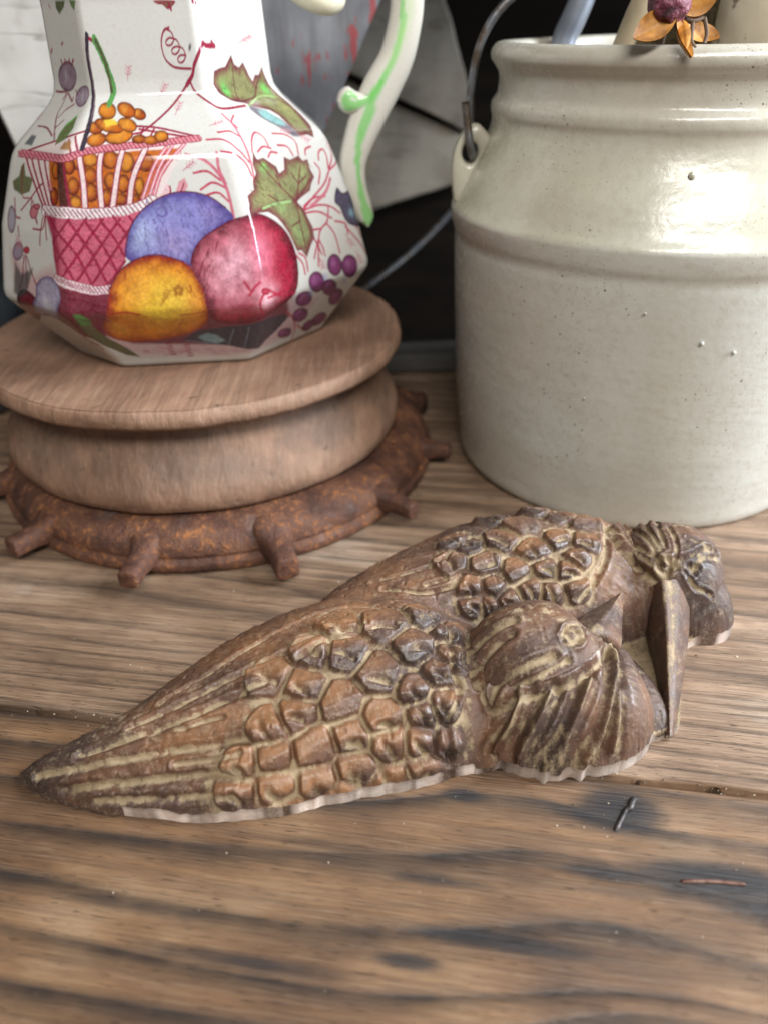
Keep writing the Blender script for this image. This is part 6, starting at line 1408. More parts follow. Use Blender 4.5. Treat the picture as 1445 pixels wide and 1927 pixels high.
def paint_jug(U, V):
    """colour of the printed and hand-tinted transfer at (U,V) mm on the unrolled jug; the other side repeats it"""
    sh = U.shape; half = JUG_CUM[4]; u = U.ravel().copy(); v = V.ravel(); u = np.where(u > half - 14, u - half, u)
    col = np.tile(np.array([0.54, 0.53, 0.50]), (u.size, 1)); Q = np.stack([u, v], 1)
    stip = vnoise(Q, 0.75, 201, 1); mott = vnoise(Q, 3.2, 202, 3); hat = np.sin((u * 0.8 + v * 2.6) * 3.4)
    def bbox(p, m): 
        p = np.asarray(p); return np.nonzero((u > p[:, 0].min() - m) & (u < p[:, 0].max() + m) & (v > p[:, 1].min() - m) & (v < p[:, 1].max() + m))[0]
    def poly(idx, p):
        p = np.asarray(p, float); q = Q[idx]; ins = np.zeros(len(idx), bool); j = len(p) - 1
        for i in range(len(p)):
            xi, yi = p[i]; xj, yj = p[j]
            ins ^= ((yi > q[:, 1]) != (yj > q[:, 1])) & (q[:, 0] < (xj - xi) * (q[:, 1] - yi) / (yj - yi + 1e-12) + xi); j = i
        d = seg_dist(q, np.concatenate([p, p[:1]])); return np.where(ins, d, -d)
    def put(idx, c, a):
        a = np.clip(a, 0, 1)[:, None]; col[idx] = col[idx] * (1 - a) + a * c
    def texmul(idx, c, tex):
        c = np.tile(c, (len(idx), 1)) if np.ndim(c) == 1 else c
        if tex == 1: c = c * (1 + 0.18 * stip[idx] + 0.12 * hat[idx])[:, None]
        if tex == 2: c = c * (1 + 0.16 * stip[idx] + 0.10 * mott[idx])[:, None]
        if tex == 3: c = c * (1 + 0.22 * stip[idx] + 0.16 * mott[idx])[:, None] + (0.10 * np.clip(hat[idx], 0, 1))[:, None] * 0.4
        if tex == 4: c = c * (1 + 0.20 * stip[idx] + 0.24 * mott[idx] + 0.08 * hat[idx])[:, None]
        return np.clip(c, 0, 0.9)
    for o in ART:
        if o[0] == 'F':
            idx = bbox(o[1], o[4] + 0.6); d = poly(idx, o[1]) + 0.25 * mott[idx]; put(idx, texmul(idx, lin(o[2]), o[5]), o[3] * np.clip(d / max(o[4], 0.3) + 0.5, 0, 1))
        elif o[0] == 'R':
            p = smooth_path(o[1], 5 * len(o[1]), True) if len(o[1]) < 26 else np.asarray(o[1]); idx = bbox(p, 1); d = poly(idx, p); t = np.clip(d / o[4] + 0.25 * mott[idx], 0, 1)[:, None]; t = t * t * (3 - 2 * t)
            c = lin(o[3]) * (1 - t) + lin(o[2]) * t
            for (hu, hv), hr, hc_, ha in o[5]:
                w_ = ha * np.exp(-(((u[idx] - hu) ** 2 + (v[idx] - hv) ** 2) / hr ** 2)) * np.clip(1 + 0.5 * mott[idx], 0.3, 1.4); w_ = np.clip(w_, 0, 1)[:, None] * (0.35 + 0.65 * t); c = c * (1 - w_) + lin(hc_) * w_
            put(idx, texmul(idx, c, o[6]), d / 0.35 + 0.5)
        else:
            p = smooth_path(o[1], 6 * len(o[1])) if len(o[1]) > 2 else np.asarray(o[1]); hw_ = max(o[2], 0.2); idx = bbox(p, hw_ + 0.6); d = seg_dist(Q[idx], p) * (1 + 0.12 * stip[idx])
            put(idx, texmul(idx, lin(o[3]), 1), o[4] * min(1, o[2] / 0.2) * ((hw_ - d) / 0.32 + 0.5))
    sp = vnoise(Q, 1.1, 205); a = np.clip((sp - 0.90) * 12, 0, 1)[:, None] * 0.5; col[:] = col * (1 - a) + a * np.array([0.25, 0.16, 0.10])
    return np.clip(col, 0, 1).reshape(sh + (3,))
def mat_glaze(name, attr='print', tint=None):
    m = Mat(name); v = m.obj(); c = m.attr(attr, 'Color')
    c = m.mix(m.ramp(m.noise(v, 900, 2), [(0.3, 0.10), (0.6, 0.0)]), c, (0.30, 0.24, 0.18))
    return m.done(c, 0.09, m.bump(m.noise(v, 40, 2), 0.05, 0.004), spec=0.55)
UU, VV = np.meshgrid(JUG_U, JUG_V, indexing='ij')
jug = empty('fruit_jug', (JUGX * MM, JUGY * MM, JUGZ * MM), 'white glazed eight-sided jug printed with fruit basket, peach and pomegranate, green-striped handle', 'jug')
nU, nV = UU.shape
M_glaze = mat_glaze('printed_ironstone_glaze')
mesh_obj('body', JUG_P.reshape(-1, 3) - (JUGX, JUGY, JUGZ), grid_faces(nU, nV, wrap_u=True), M_glaze, jug, True, {'print': paint_jug(UU, VV).reshape(-1, 3)})
# handle in its own vertical plane
HX, HY, HAZ = -87.0, 375.0, R(12.4)
hc = [(62, 214.5), (70, 221), (84, 231.5), (97, 229), (104.2, 218), (104.9, 205.5), (103.4, 195.5), (99.7, 184.0), (92.8, 172.8), (86.3, 161.8), (81.0, 150.6), (78.2, 141.7), (79.0, 132.3), (81.7, 123.7), (83.6, 117.6), (84.0, 114.5)]
hw = [8, 7.0, 7.2, 7.3, 7.3, 7.2, 7.3, 7.7, 8.5, 8.1, 6.9, 6.2, 5.5, 5.0, 4.0, 1.0]
GREEN = [[(101.6, 212), (101.6, 205.6), (101.0, 195.9), (97.3, 185.1), (91.5, 176.0), (87.8, 168.8), (85.2, 162.5), (81.7, 155.0), (79.8, 146.1), (79.9, 136.9), (81.8, 126.2), (84.5, 117.9)],
         [(91.5, 175.6), (85.9, 169.5), (80.4, 167.2), (76.5, 166.9), (75.5, 169.5), (77.7, 171.6), (80.1, 170.1)]]
GREENW = [[1.0, 1.1, 1.2, 1.2, 1.3, 1.4, 2.2, 1.8, 1.3, 1.2, 1.6, 2.6], [1.2, 1.3, 1.6, 2.3, 1.6, 1.1, 0.8]]
def handle_color(V):
    q = V[:, [0, 2]]; c = np.tile(np.array([0.58, 0.555, 0.49]), (len(V), 1)); nz = vnoise(V, 3, 51, 2)
    for pl, wd in zip(GREEN, GREENW):
        pl2 = smooth_path(pl, 60); wd2 = np.interp(np.linspace(0, 1, 60), np.linspace(0, 1, len(wd)), wd)
        d = seg_dist(q, pl2, wd2) + 0.25 * nz; a = np.clip((1.25 - d) / 0.35, 0, 1)[:, None] * (0.78 + 0.15 * nz[:, None])
        c = c * (1 - a) + a * np.array([0.14, 0.50, 0.10])
    d = seg_dist(q, [(104, 212), (103.5, 200), (99, 188), (95, 180)], [3.2, 3.2, 2.6, 1.5]); a = np.clip(1.3 - d, 0, 1)[:, None] * 0.32 * (1 + nz[:, None])
    return c * (1 - a) + a * np.array([0.45, 0.62, 0.28])
cp = smooth_path([(x, z) for x, z in hc], 150); wp = np.interp(np.linspace(0, 1, 150), np.linspace(0, 1, len(hw)), hw)
tn = np.gradient(cp, axis=0); tn /= np.linalg.norm(tn, axis=1)[:, None]; nn = np.stack([-tn[:, 1], tn[:, 0]], -1)
a = np.linspace(0, 2 * np.pi, 40, endpoint=False); sgnp = lambda t, e: np.sign(t) * np.abs(t) ** e
q = sgnp(np.cos(a), 0.8); yy = sgnp(np.sin(a), 0.8)
Vh = np.stack([cp[:, None, 0] + nn[:, None, 0] * wp[:, None] * q, 5.6 * yy[None, :] * (0.75 + 0.25 * wp[:, None] / 8) * np.ones((150, 1)), cp[:, None, 1] + nn[:, None, 1] * wp[:, None] * q], -1).reshape(-1, 3)
hd = mesh_obj('handle', Vh, grid_faces(150, 40, wrap_v=True), M_glaze, jug, True, {'print': handle_color(Vh)})
hd.location = ((HX - JUGX) * MM, (HY - JUGY) * MM, -JUGZ * MM); hd.rotation_euler = (0, 0, HAZ)
# scroll spur on the inside of the handle
sp = smooth_path([(90.5, 173), (86, 169.0), (81.5, 167.6), (77.8, 168.6)], 26); sw = np.interp(np.linspace(0, 1, 26), [0, 0.45, 0.8, 1], [5, 3.6, 5.0, 5.6])
th = np.linspace(0, np.pi, 20)[1:]
Vs = []; 
for (x, z), wv in zip(sp, sw): Vs.append(np.stack([x + 0 * a, 5.2 * yy, z + wv * q], -1))
for t in np.linspace(0, 1, 8)[1:]:
    wv = 5.6 * math.sqrt(max(0, 1 - t * t)) + 0.01; Vs.append(np.stack([77.8 - 5.4 * t + 0 * a, (5.2 * (1 - 0.5 * t * t)) * yy, 168.6 + wv * q], -1))
Vs = np.concatenate(Vs)
s2 = mesh_obj('scroll', Vs, grid_faces(33, 40, wrap_v=True)[:, ::-1], M_glaze, hd, True, {'print': handle_color(Vs)})
# leaf-shaped boss where the handle meets the rim
V, F = tube(smooth_path([(46, -2, 224), (56, -4, 213), (66, -5, 207.2), (72, -4, 206.4), (76, -2, 210)], 30), np.interp(np.linspace(0, 1, 30), [0, 0.4, 0.8, 1], [6, 6.5, 5.0, 2.5]), 18)
mesh_obj('rim_boss', V, F, M_glaze, hd, True, {'print': np.tile([0.74, 0.69, 0.52], (len(V), 1))})

# ------------------------------------------------------------------ carved pair of birds
FEATHERS_FRONT = [(-1.9, 191.6), (13.6, 197.8), (-13.1, 180.1), (9.6, 182.3), (-23.9, 180.8), (-2.6, 172.6), (20.4, 192.0), (-25.7, 169.3), (-14.5, 164.6), (8.2, 168.6), (10.3, 163.6), (-1.6, 161.8), (-36.1, 158.5), (-0.1, 157.1), (9.2, 158.2), (-22.1, 154.6), (-11.3, 157.4), (-10.2, 152.0), (-34.7, 152.0), (-34.3, 146.6), (10.7, 154.6), (-0.1, 151.3), (-21.4, 148.8), (-36.1, 173.6), (16.1, 175.1), (-15.2, 190.9), (-27.5, 161.8), (16.8, 166.4), (16.8, 159.2), (-30.4, 144.1), (-44.4, 145.9), (-15.2, 148.1), (-43.7, 150.6), (20.4, 180.5)]
FEATHERS_REAR = [(24.4, 227.6), (30.8, 235.9), (43.1, 237.4), (36.6, 226.6), (55.3, 231.2), (52.1, 246.4), (70.4, 253.9), (66.1, 237.0), (47.8, 223.0), (30.1, 217.2), (38.8, 217.6), (43.8, 214.3), (51.7, 217.6), (58.9, 224.4), (66.5, 224.0), (60.0, 217.2), (69.0, 219.0), (74.4, 235.6), (42.7, 255.4), (30.8, 212.2), (61.4, 259.3), (78.0, 248.5), (70.8, 229.1), (27.2, 239.2), (36.6, 212.5)]
CARVED_LINES = [([(-108.1, 156.0), (-99.1, 155.3), (-82.6, 154.9), (-68.9, 155.3), (-54.5, 155.3), (-42.2, 156.4)], 1.5, 1.5),
    ([(-98.8, 151.3), (-84.7, 149.9), (-71.4, 149.5), (-55.6, 149.2), (-44.4, 149.2)], 1.4, 1.4),
    ([(-94.8, 158.5), (-81.1, 160.7), (-63.5, 163.9), (-49.1, 167.9), (-37.6, 170.8)], 1.3, 1.5),
    ([(-80.8, 164.6), (-66.4, 169.3), (-50.2, 175.4), (-31.8, 182.6), (-22.1, 188.0)], 1.1, 1.3),
    ([(-88.0, 147.7), (-74.6, 146.3), (-58.4, 145.2), (-45.8, 145.2)], 1.2, 1.2),
    ([(-72.1, 172.2), (-56.3, 181.6), (-40.1, 191.3), (-22.8, 200.3), (-8.4, 203.2), (6.0, 199.2), (17.9, 194.5)], 0.9, 1.1),
    ([(-63.5, 152.0), (-52.3, 152.0), (-44.4, 153.1)], 1.0, 1.0),
    ([(-73.2, 161.0), (-61.3, 161.4), (-50.2, 162.8)], 0.8, 0.8),
    ([(-28.2, 176.9), (-18.5, 184.8), (-6.6, 190.6)], 0.9, 1.0),
    ([(-15.2, 188.4), (-8.4, 188.8)], 0.9, 1.0),
    ([(20.4, 189.5), (20.0, 176.9), (21.8, 171.1), (17.5, 163.2), (18.2, 156.7)], 1.2, 1.4),
    ([(-5.2, 224.4), (6.7, 224.8), (20.4, 228.0), (24.7, 233.0)], 0.9, 1.1),
    ([(-1.2, 218.6), (12.1, 215.8), (23.6, 217.6), (28.0, 222.2)], 0.9, 1.1),
    ([(-7.3, 236.6), (8.2, 248.9), (27.2, 257.5), (47.0, 249.6)], 0.8, 1.0),
    ([(14.3, 218.6), (21.8, 220.4)], 0.8, 0.9),
    ([(85.2, 248.5), (82.3, 232.0), (76.2, 221.9), (69.7, 215.8)], 1.2, 1.2),
    ([(40.9, 185.9), (34.4, 185.5), (30.5, 184.8), (27.6, 179.4), (27.6, 173.6)], 1.3, 1.5),
    ([(39.8, 181.6), (34.4, 180.5), (31.2, 179.0), (30.5, 172.9)], 1.3, 1.5),
    ([(50.3, 174.7), (42.4, 172.6), (36.2, 172.2), (32.6, 169.0)], 1.4, 1.6),
    ([(54.6, 174.4), (46.7, 171.1), (39.8, 169.7)], 1.1, 1.2),
    ([(41.3, 168.2), (37.3, 161.8), (32.6, 160.3)], 1.2, -2.0),
    ([(49.2, 166.1), (44.2, 160.0), (39.1, 156.7)], 1.3, -2.1),
    ([(61.8, 170.0), (56.8, 161.8), (51.7, 156.4), (46.7, 154.6)], 0.9, -1.8),
    ([(72.6, 188.0), (71.5, 176.9), (67.6, 165.0), (62.9, 157.8), (58.2, 154.9)], 1.0, -1.8),
    ([(71.2, 168.2), (69.4, 161.4), (67.2, 157.1)], 0.8, -1.3),
    ([(72.2, 164.6), (71.2, 160.0)], 0.7, 0.8),
    ([(53.5, 180.1), (56.0, 183.4), (59.6, 184.8), (60.4, 182.3), (57.8, 178.7), (54.6, 178.0), (53.5, 180.1)], 0.7, 1.0),
    ([(87.0, 246.7), (87.7, 237.4), (93.1, 230.2), (99.2, 222.6)], 1.4, 1.6),
    ([(93.8, 256.1), (93.8, 244.2), (95.3, 235.6), (100.7, 226.6)], 1.0, 1.2),
    ([(96.7, 254.6), (98.5, 243.1), (100.3, 229.4)], 0.9, 1.1),
    ([(103.2, 252.5), (101.0, 241.3), (101.8, 229.8)], 0.8, 1.0),
    ([(106.8, 251.8), (103.9, 239.5), (103.2, 230.5)], 0.8, 0.9),
    ([(87.7, 244.2), (92.8, 236.6), (98.9, 226.2)], 0.8, 1.0),
    ([(103.9, 252.8), (102.5, 245.6)], 0.8, 0.8),
    ([(104.3, 225.8), (111.8, 226.2), (125.5, 234.5)], 1.2, 1.6),
    ([(107.5, 240.2), (107.2, 229.8), (105.4, 225.1)], 0.7, 0.8),
    ([(109.0, 222.2), (112.2, 218.6), (118.7, 218.3)], 0.8, 1.1),
    ([(111.1, 223.3), (111.8, 221.9), (113.3, 223.3)], 1.3, 1.5),
    ([(100.3, 226.6), (102.1, 224.0), (105.4, 224.4)], 1.2, 1.5),
    ([(115.1, 236.6), (118.3, 234.5), (123.0, 234.8)], 0.6, 0.6),
    ([(111.8, 233.4), (116.2, 230.9), (121.6, 231.2)], 0.6, 0.6)]
CROWNS = [([(28.3, 192.0), (34.4, 192.4), (47.0, 192.0), (57.1, 190.9), (62.9, 187.0), (72.2, 189.1), (65.0, 176.5), (53.5, 168.6), (41.3, 167.2), (33.0, 167.5), (29.8, 173.6), (27.2, 180.8)], 2.6), ([(87.4, 247.1), (95.3, 255.0), (107.5, 244.6), (115.4, 235.2), (123.4, 232.3), (111.5, 225.5), (104.3, 225.1), (100.3, 223.0), (92.8, 230.5), (87.7, 237.0)], 2.0)]
EYES = [(56.8, 180.8), (102.1, 224.8)]
REAR_BEAK = [[(97.4, 225.2, 17.0), (99.5, 218.7, 27.0), (112.1, 223.3, 20.0)], [(95.4, 208.9, 11.0), (95.7, 198.2, 20.5), (108.5, 208.5, 13.0)], [(93.4, 193.2, 7.5), (93.8, 187.1, 13.5), (101.6, 191.2, 8.0)], [(90.3, 176.3, 4.2), (91.2, 174.4, 7.5), (95.5, 177.0, 4.5)], [(89.2, 168.8, 3.2), (89.7, 167.4, 4.0), (91.4, 168.5, 3.2)]]
FRONT_BEAK = [[(56.9, 194.4, 20.0), (62.9, 186.1, 25.0), (75.1, 189.2, 15.0)], [(58.7, 192.5, 28.0), (64.7, 184.8, 33.0), (76.6, 187.7, 24.0)], [(65.3, 198.4, 28.0), (70.5, 192.7, 32.0), (79.1, 195.9, 25.0)], [(74.1, 204.8, 28.0), (76.9, 201.6, 30.5), (81.1, 203.1, 27.0)], [(81.9, 210.2, 28.5), (82.1, 209.5, 29.5), (82.9, 209.6, 28.5)]]
# ---- base forms, all in mm on the table: (x, centre y, half width, height)
FRONT_BODY = [(-117, 161, 1.0, 1.5), (-112, 160.3, 5.5, 6), (-104, 160.6, 9.5, 9.5), (-86, 164, 18.5, 15), (-57, 178, 36.5, 24), (-36, 184.5, 42, 30), (-19, 189, 42, 33), (7, 190.5, 38.5, 33), (20, 189, 33, 29), (31, 187, 29, 23.5), (42, 186, 24, 20), (55, 186, 10, 10)]
REAR_BODY = [(-58, 197, 6, 6), (-40, 204, 16, 12), (-17, 217, 28, 22), (6, 227, 34, 28), (31.5, 238, 38, 32.5), (57, 243, 38, 34), (82, 243.7, 36, 32.5), (94, 243, 30, 28), (103, 242, 26, 24), (116, 240, 12, 12)]
def body_height(X, Y, tab, flat=0.62):
    T = np.array(tab, float); xs = np.linspace(T[0, 0], T[-1, 0], 400)
    S = [np.interp(xs, T[:, 0], T[:, k]) for k in (1, 2, 3)]; ker = np.hanning(33); ker /= ker.sum()
    S = [np.convolve(np.pad(s, 16, mode='reflect', reflect_type='odd'), ker, 'valid') for s in S]
    yc, aa, hh = [np.interp(X, xs, s, left=np.nan, right=np.nan) for s in S]
    q = (Y - yc) / np.maximum(aa, 0.3); z = hh * np.maximum(0, 1 - np.abs(q) ** 2.15) ** flat
    return np.where(np.isfinite(z) & (np.abs(q) < 1), z, -3.0)
def dome(X, Y, cx, cy, ax, ay, h, rot=0.0, p=2.2, e=0.55):
    c, s = math.cos(rot), math.sin(rot); u = ((X - cx) * c + (Y - cy) * s) / ax; v = (-(X - cx) * s + (Y - cy) * c) / ay
    q = (np.abs(u) ** p + np.abs(v) ** p); return np.where(q < 1, h * np.maximum(0, 1 - q) ** e, -3.0)
def bird_base(X, Y):
    """returns smooth height and the id of the form that carries it"""
    fb = body_height(X, Y, FRONT_BODY); rb = body_height(X, Y, REAR_BODY)
    fh = np.maximum.reduce([dome(X, Y, 55.5, 181.5, 31, 27, 29.5, 0.10, 2.6, 0.46), dome(X, Y, 48.5, 188.5, 22.5, 23.5, 36.5, 0.3, 2.6, 0.40)])
    chin = dome(X, Y, 82.5, 188, 9.0, 20, 11.5, 0.25, 2.4, 0.5)
    fh = np.maximum(fh, chin)
    rh = np.maximum.reduce([dome(X, Y, 110.5, 238, 21.5, 23, 33.5, -0.35, 2.6, 0.42), dome(X, Y, 117, 229, 15.5, 16.5, 22, 0.0, 2.6, 0.5), dome(X, Y, 102, 230, 13, 17, 25, 0.2, 2.4, 0.5)])
    poly = np.array([(66, 158.5), (80, 166.5), (94.5, 171.8), (99, 183), (104, 200), (111, 211), (122, 218), (132.5, 227), (131, 243), (118, 258), (90, 255), (55, 200)])
    inside = np.zeros(X.shape, bool); j = len(poly) - 1
    for i in range(len(poly)):
        xi, yi = poly[i]; xj, yj = poly[j]
        inside ^= ((yi > Y) != (yj > Y)) & (X < (xj - xi) * (Y - yi) / (yj - yi + 1e-9) + xi); j = i
    plate = np.where(inside, 3.6 + 0.5 * vnoise(np.stack([X, Y], -1), 9, 61, 2), -3.0)
    H5 = np.stack([plate, fb, fh, rb, rh]); k = 1.1
    mx = H5.max(0); Z = mx + k * np.log(np.exp((H5 - mx) / k).sum(0))
    Z = np.where(mx > -2, np.minimum(Z, mx + 1.2), -3.0)
    return Z, np.argmax(H5, 0)
BSTEP = 0.36
bx = np.arange(-120, 137, BSTEP); by = np.arange(138, 288, BSTEP)
BXG, BYG = np.meshgrid(bx, by, indexing='ij')
BZ, BID = bird_base(BXG, BYG)
NX, NY = BXG.shape
gz_x, gz_y = np.gradient(BZ, BSTEP)
BN = np.stack([-gz_x, -gz_y, np.ones_like(BZ)], -1); BN /= np.linalg.norm(BN, axis=-1, keepdims=True)
P3 = np.stack([BXG, BYG, BZ], -1)
def z_at(x, y): return BZ[int(round((x - bx[0]) / BSTEP)), int(round((y - by[0]) / BSTEP))]
PL = np.stack([BXG, BYG], -1)
disp = np.zeros_like(BZ); dust = np.zeros_like(BZ); FID = np.full(BZ.shape, -1)
def local(x0, x1, y0, y1):
    i0 = max(0, int((x0 - bx[0]) / BSTEP)); i1 = min(NX, int((x1 - bx[0]) / BSTEP) + 2); j0 = max(0, int((y0 - by[0]) / BSTEP)); j1 = min(NY, int((y1 - by[0]) / BSTEP) + 2)
    return slice(i0, i1), slice(j0, j1)
warp3 = np.stack([vnoise(PL, 7, 71, 2), vnoise(PL, 7, 72, 2)], -1) * 0.7
FT = np.zeros_like(BZ)
def feathers(cent, ident, base_id, reach):
    C = np.array([(x, y, z_at(x, y)) for x, y in cent]); m = (BID == ident)
    Q = P3[m].copy(); Q[:, :2] += warp3[m]
    D = np.linalg.norm(Q[:, None, :] - C[None], axis=2); o = np.argsort(D, 1)[:, :2]; r = np.arange(len(Q))
    f1 = D[r, o[:, 0]]; f2 = D[r, o[:, 1]]; b = (f2 - f1) * 0.5; near = np.clip((reach - f1) / 2.5, 0, 1)
    k = o[:, 0]; groove = np.exp(-(b / 0.75) ** 2); dm = 1 - np.exp(-(b / 2.4) ** 2)
    tilt = np.random.default_rng(base_id + 3); ta = tilt.uniform(-0.5, 0.9, len(C)); hgt = tilt.uniform(0.8, 1.25, len(C))
    rel = Q - C[k]
    sz0 = np.array([np.sort(np.linalg.norm(C - c, axis=1))[1] for c in C])[k]
    szm = np.array([np.sort(np.linalg.norm(C - c, axis=1))[1:5].mean() for c in C])[k]; b = np.minimum(b, 0.655 * szm - f1 + 0.25 * warp3[m][:, 0]); b = np.maximum(b, -0.6)
    pl = np.clip((b - 0.15) / 1.15, 0, 1); pl = pl * pl * (3 - 2 * pl)
    ax_ = np.stack([np.cos(0.30 + 0.35 * ta), np.sin(0.30 + 0.35 * ta)], -1)[k]; along = rel[:, 0] * ax_[:, 0] + rel[:, 1] * ax_[:, 1]; lat = -rel[:, 0] * ax_[:, 1] + rel[:, 1] * ax_[:, 0] + 0.7 * (rel[:, 2])
    roof = np.clip(1 - np.abs(lat) / (0.62 * sz0), 0, 1)
    d = -0.55 * (1 - pl) + pl * hgt[k] * (0.75 + 1.25 * roof + 0.4 * np.clip(1 - (f1 / (0.6 * sz0)) ** 2, 0, 1)) - pl * 0.10 * along
    FT[m] = near * pl * np.clip(lat / sz0 * 1.6, -0.5, 0.5)
    # gouge cut with a curved knife under each feather
    sz = np.array([np.sort(np.linalg.norm(C - c, axis=1))[1] for c in C])[k]
    ga = -2.0 + 1.3 * tilt.uniform(-0.5, 0.5, len(C))[k]
    gx = rel[:, 0] - 0.16 * sz * np.cos(ga); gy = rel[:, 1] - 0.18 * sz * np.sin(ga)
    c_, s_ = np.cos(ga + 1.57), np.sin(ga + 1.57); u = gx * c_ + gy * s_; v = -gx * s_ + gy * c_ + 0.035 * u * u
    gsel = (tilt.uniform(size=len(C)) < 0.86)[k]
    cut = np.clip(1 - (np.abs(u) / (0.40 * sz)) ** 2.4, 0, 1) * np.where(v > 0, np.exp(-(v / (0.15 * sz)) ** 2), np.exp(-(v / (0.05 * sz)) ** 2)) * gsel
    d -= 2.0 * cut
    disp[m] += near * d; dust[m] = np.maximum(dust[m], near * np.clip(1.1 * np.clip(1 - (b + 0.15) / 0.85, 0, 1) + 0.6 * cut - 0.10, 0, 1))
    FID[m] = np.where((near > 0.4), base_id + k, -1)
feathers(FEATHERS_FRONT, 1, 0, 10.5); feathers(FEATHERS_REAR, 3, 100, 9.0)
for L, hw_, dp in CARVED_LINES:
    q = smooth_path(L, 12 * len(L)) if len(L) > 2 else np.array(L, float)
    sl = local(q[:, 0].min() - 5, q[:, 0].max() + 5, q[:, 1].min() - 5, q[:, 1].max() + 5)
    Q = (PL[sl] + 0.35 * warp3[sl]).reshape(-1, 2); zz = BZ[sl].reshape(-1)
    q3 = np.array([(x, y, z_at(x, y)) for x, y in q]); Q3 = np.concatenate([Q, zz[:, None]], 1); d = seg_dist(Q3, q3).reshape(BZ[sl].shape)
    ridge_ = dp < 0; dp = abs(dp); hw_ *= 0.85; g = np.exp(-(d / hw_) ** 2); lip = np.exp(-((d - 2.1 * hw_) / (0.9 * hw_)) ** 2)
    disp[sl] += (1.15 * dp * np.exp(-(d / 0.85) ** 2) - 0.95 * dp * np.exp(-((d - 2.6) / 1.5) ** 2)) if ridge_ else (-dp * g + 0.35 * dp * lip); dust[sl] = np.maximum(dust[sl], np.clip((0.75 if ridge_ else 1.1) * np.exp(-(d / (0.9 * hw_)) ** 2) - 0.1, 0, 1))
# crown plates standing proud of face and beard, cut with a square shoulder
for poly_, hgt_ in CROWNS:
    pp = smooth_path(poly_, 8 * len(poly_), True); inn = np.zeros(BZ.shape, bool); j_ = len(pp) - 1
    for i_ in range(len(pp)):
        (xi, yi), (xj, yj) = pp[i_], pp[j_]; inn ^= ((yi > BYG) != (yj > BYG)) & (BXG < (xj - xi) * (BYG - yi) / (yj - yi + 1e-9) + xi); j_ = i_
    sl = local(pp[:, 0].min() - 5, pp[:, 0].max() + 5, pp[:, 1].min() - 5, pp[:, 1].max() + 5)
    d = seg_dist(PL[sl].reshape(-1, 2), np.concatenate([pp, pp[:1]])).reshape(BZ[sl].shape); d = np.where(inn[sl], d, -d)
    disp[sl] += hgt_ * np.clip((d + 0.7) / 1.6, 0, 1) - 1.1 * np.exp(-((d + 1.3) / 1.0) ** 2); dust[sl] = np.maximum(dust[sl], 0.85 * np.exp(-((d + 1.2) / 0.8) ** 2))
# barbs on wing and head, pits, hand-worked unevenness
rest = (FID < 0)
comb = vnoise(np.stack([BXG * 0.35 - BYG * 0.16, BYG * 1.6 + BXG * 0.75], -1), 2.6, 75, 3)
disp += np.where((BID == 1) & rest & (BXG < -20), 0.45 * comb, 0) + np.where((BID == 3) & rest, 0.3 * comb, 0)
disp += 0.14 * vnoise(np.stack([BXG * 0.5 + BYG * 0.1, BYG * 2.2 - BXG * 0.5], -1), 1.5, 74, 2) + 0.40 * vnoise(PL, 6.0, 76, 3) + 0.16 * vnoise(PL, 2.6, 79, 2) + 0.12 * vnoise(PL, 1.4, 77, 2)
pits = vnoise(PL, 2.2, 78); disp -= 0.5 * np.clip((pits - 0.72) * 5, 0, 1)
for ex, ey in EYES:
    d = np.hypot(BXG - ex, BYG - ey); disp += 0.9 * np.exp(-((d - 3.1) / 0.8) ** 2) - 0.9 * np.exp(-((d - 1.7) / 0.9) ** 2); dust[:] = np.maximum(dust, 0.9 * np.exp(-((d - 2.0) / 1.0) ** 2))
# settled dust: plate, hollows, level places, in drifts
curv = disp - sum(np.roll(np.roll(disp, a_, 0), b_, 1) for a_ in (-4, 0, 4) for b_ in (-4, 0, 4)) / 9
dn = vnoise(PL, 10, 81, 3); df = vnoise(PL, 1.8, 82, 3); df2 = vnoise(PL, 0.9, 83, 2)
hollow = np.clip(-curv * 1.2, 0, 1)
patchy = np.clip(0.55 + 0.9 * dn + 1.1 * df, 0, 1.25)
dust = np.clip(dust * patchy * 1.05 + hollow * 0.6 * patchy, 0, 1)
crown = np.exp(-(((BXG - 46) / 13) ** 2 + ((BYG - 193) / 10) ** 2)) + 0.9 * np.exp(-(((BXG - 113) / 8) ** 2 + ((BYG - 250) / 6) ** 2)) + 0.7 * np.exp(-(((BXG - 33) / 5) ** 2 + ((BYG - 172) / 18) ** 2)) + 0.5 * np.exp(-(((BXG - 88) / 7) ** 2 + ((BYG - 226) / 10) ** 2))
tailc = 0.8 * np.exp(-(((BXG + 92) / 16) ** 2 + ((BYG - 171) / 5) ** 2))
level = np.clip((BN[..., 2] - 0.55) * 2, 0, 1)
dust = np.clip(dust + (0.75 * crown * level + tailc) * np.clip(0.15 + 1.3 * df + 0.5 * dn, 0, 1) + 0.30 * np.clip(df * 1.6 - 0.35, 0, 1), 0, 1)
dust = np.where(BID == 0, np.clip(0.72 + 0.4 * df, 0, 1), dust)
dust = np.clip(dust + 0.35 * np.clip(df2 - 0.35, 0, 1) * (dust > 0.1), 0, 1)
edge_dist = np.clip(BZ / 6, 0, 1)
clay = np.clip((vnoise(PL, 5, 85, 2) - 0.55) * 5, 0, 1) * (np.hypot(BXG - 66, BYG - 176) < 8)
tone = 0.5 + 0.5 * vnoise(PL, 16, 86, 3)
tone = np.clip(tone + 0.55 * FT + 0.26 * np.exp(-(((BXG + 35) / 50) ** 2)) - 0.06 * (BID == 2) - 0.10 * (BID == 4) - 0.2 * np.clip(1 - BZ / 14, 0, 1) * (BID > 0) - 0.45 * np.exp(-(((BXG + 116) / 13) ** 2)), 0, 1)
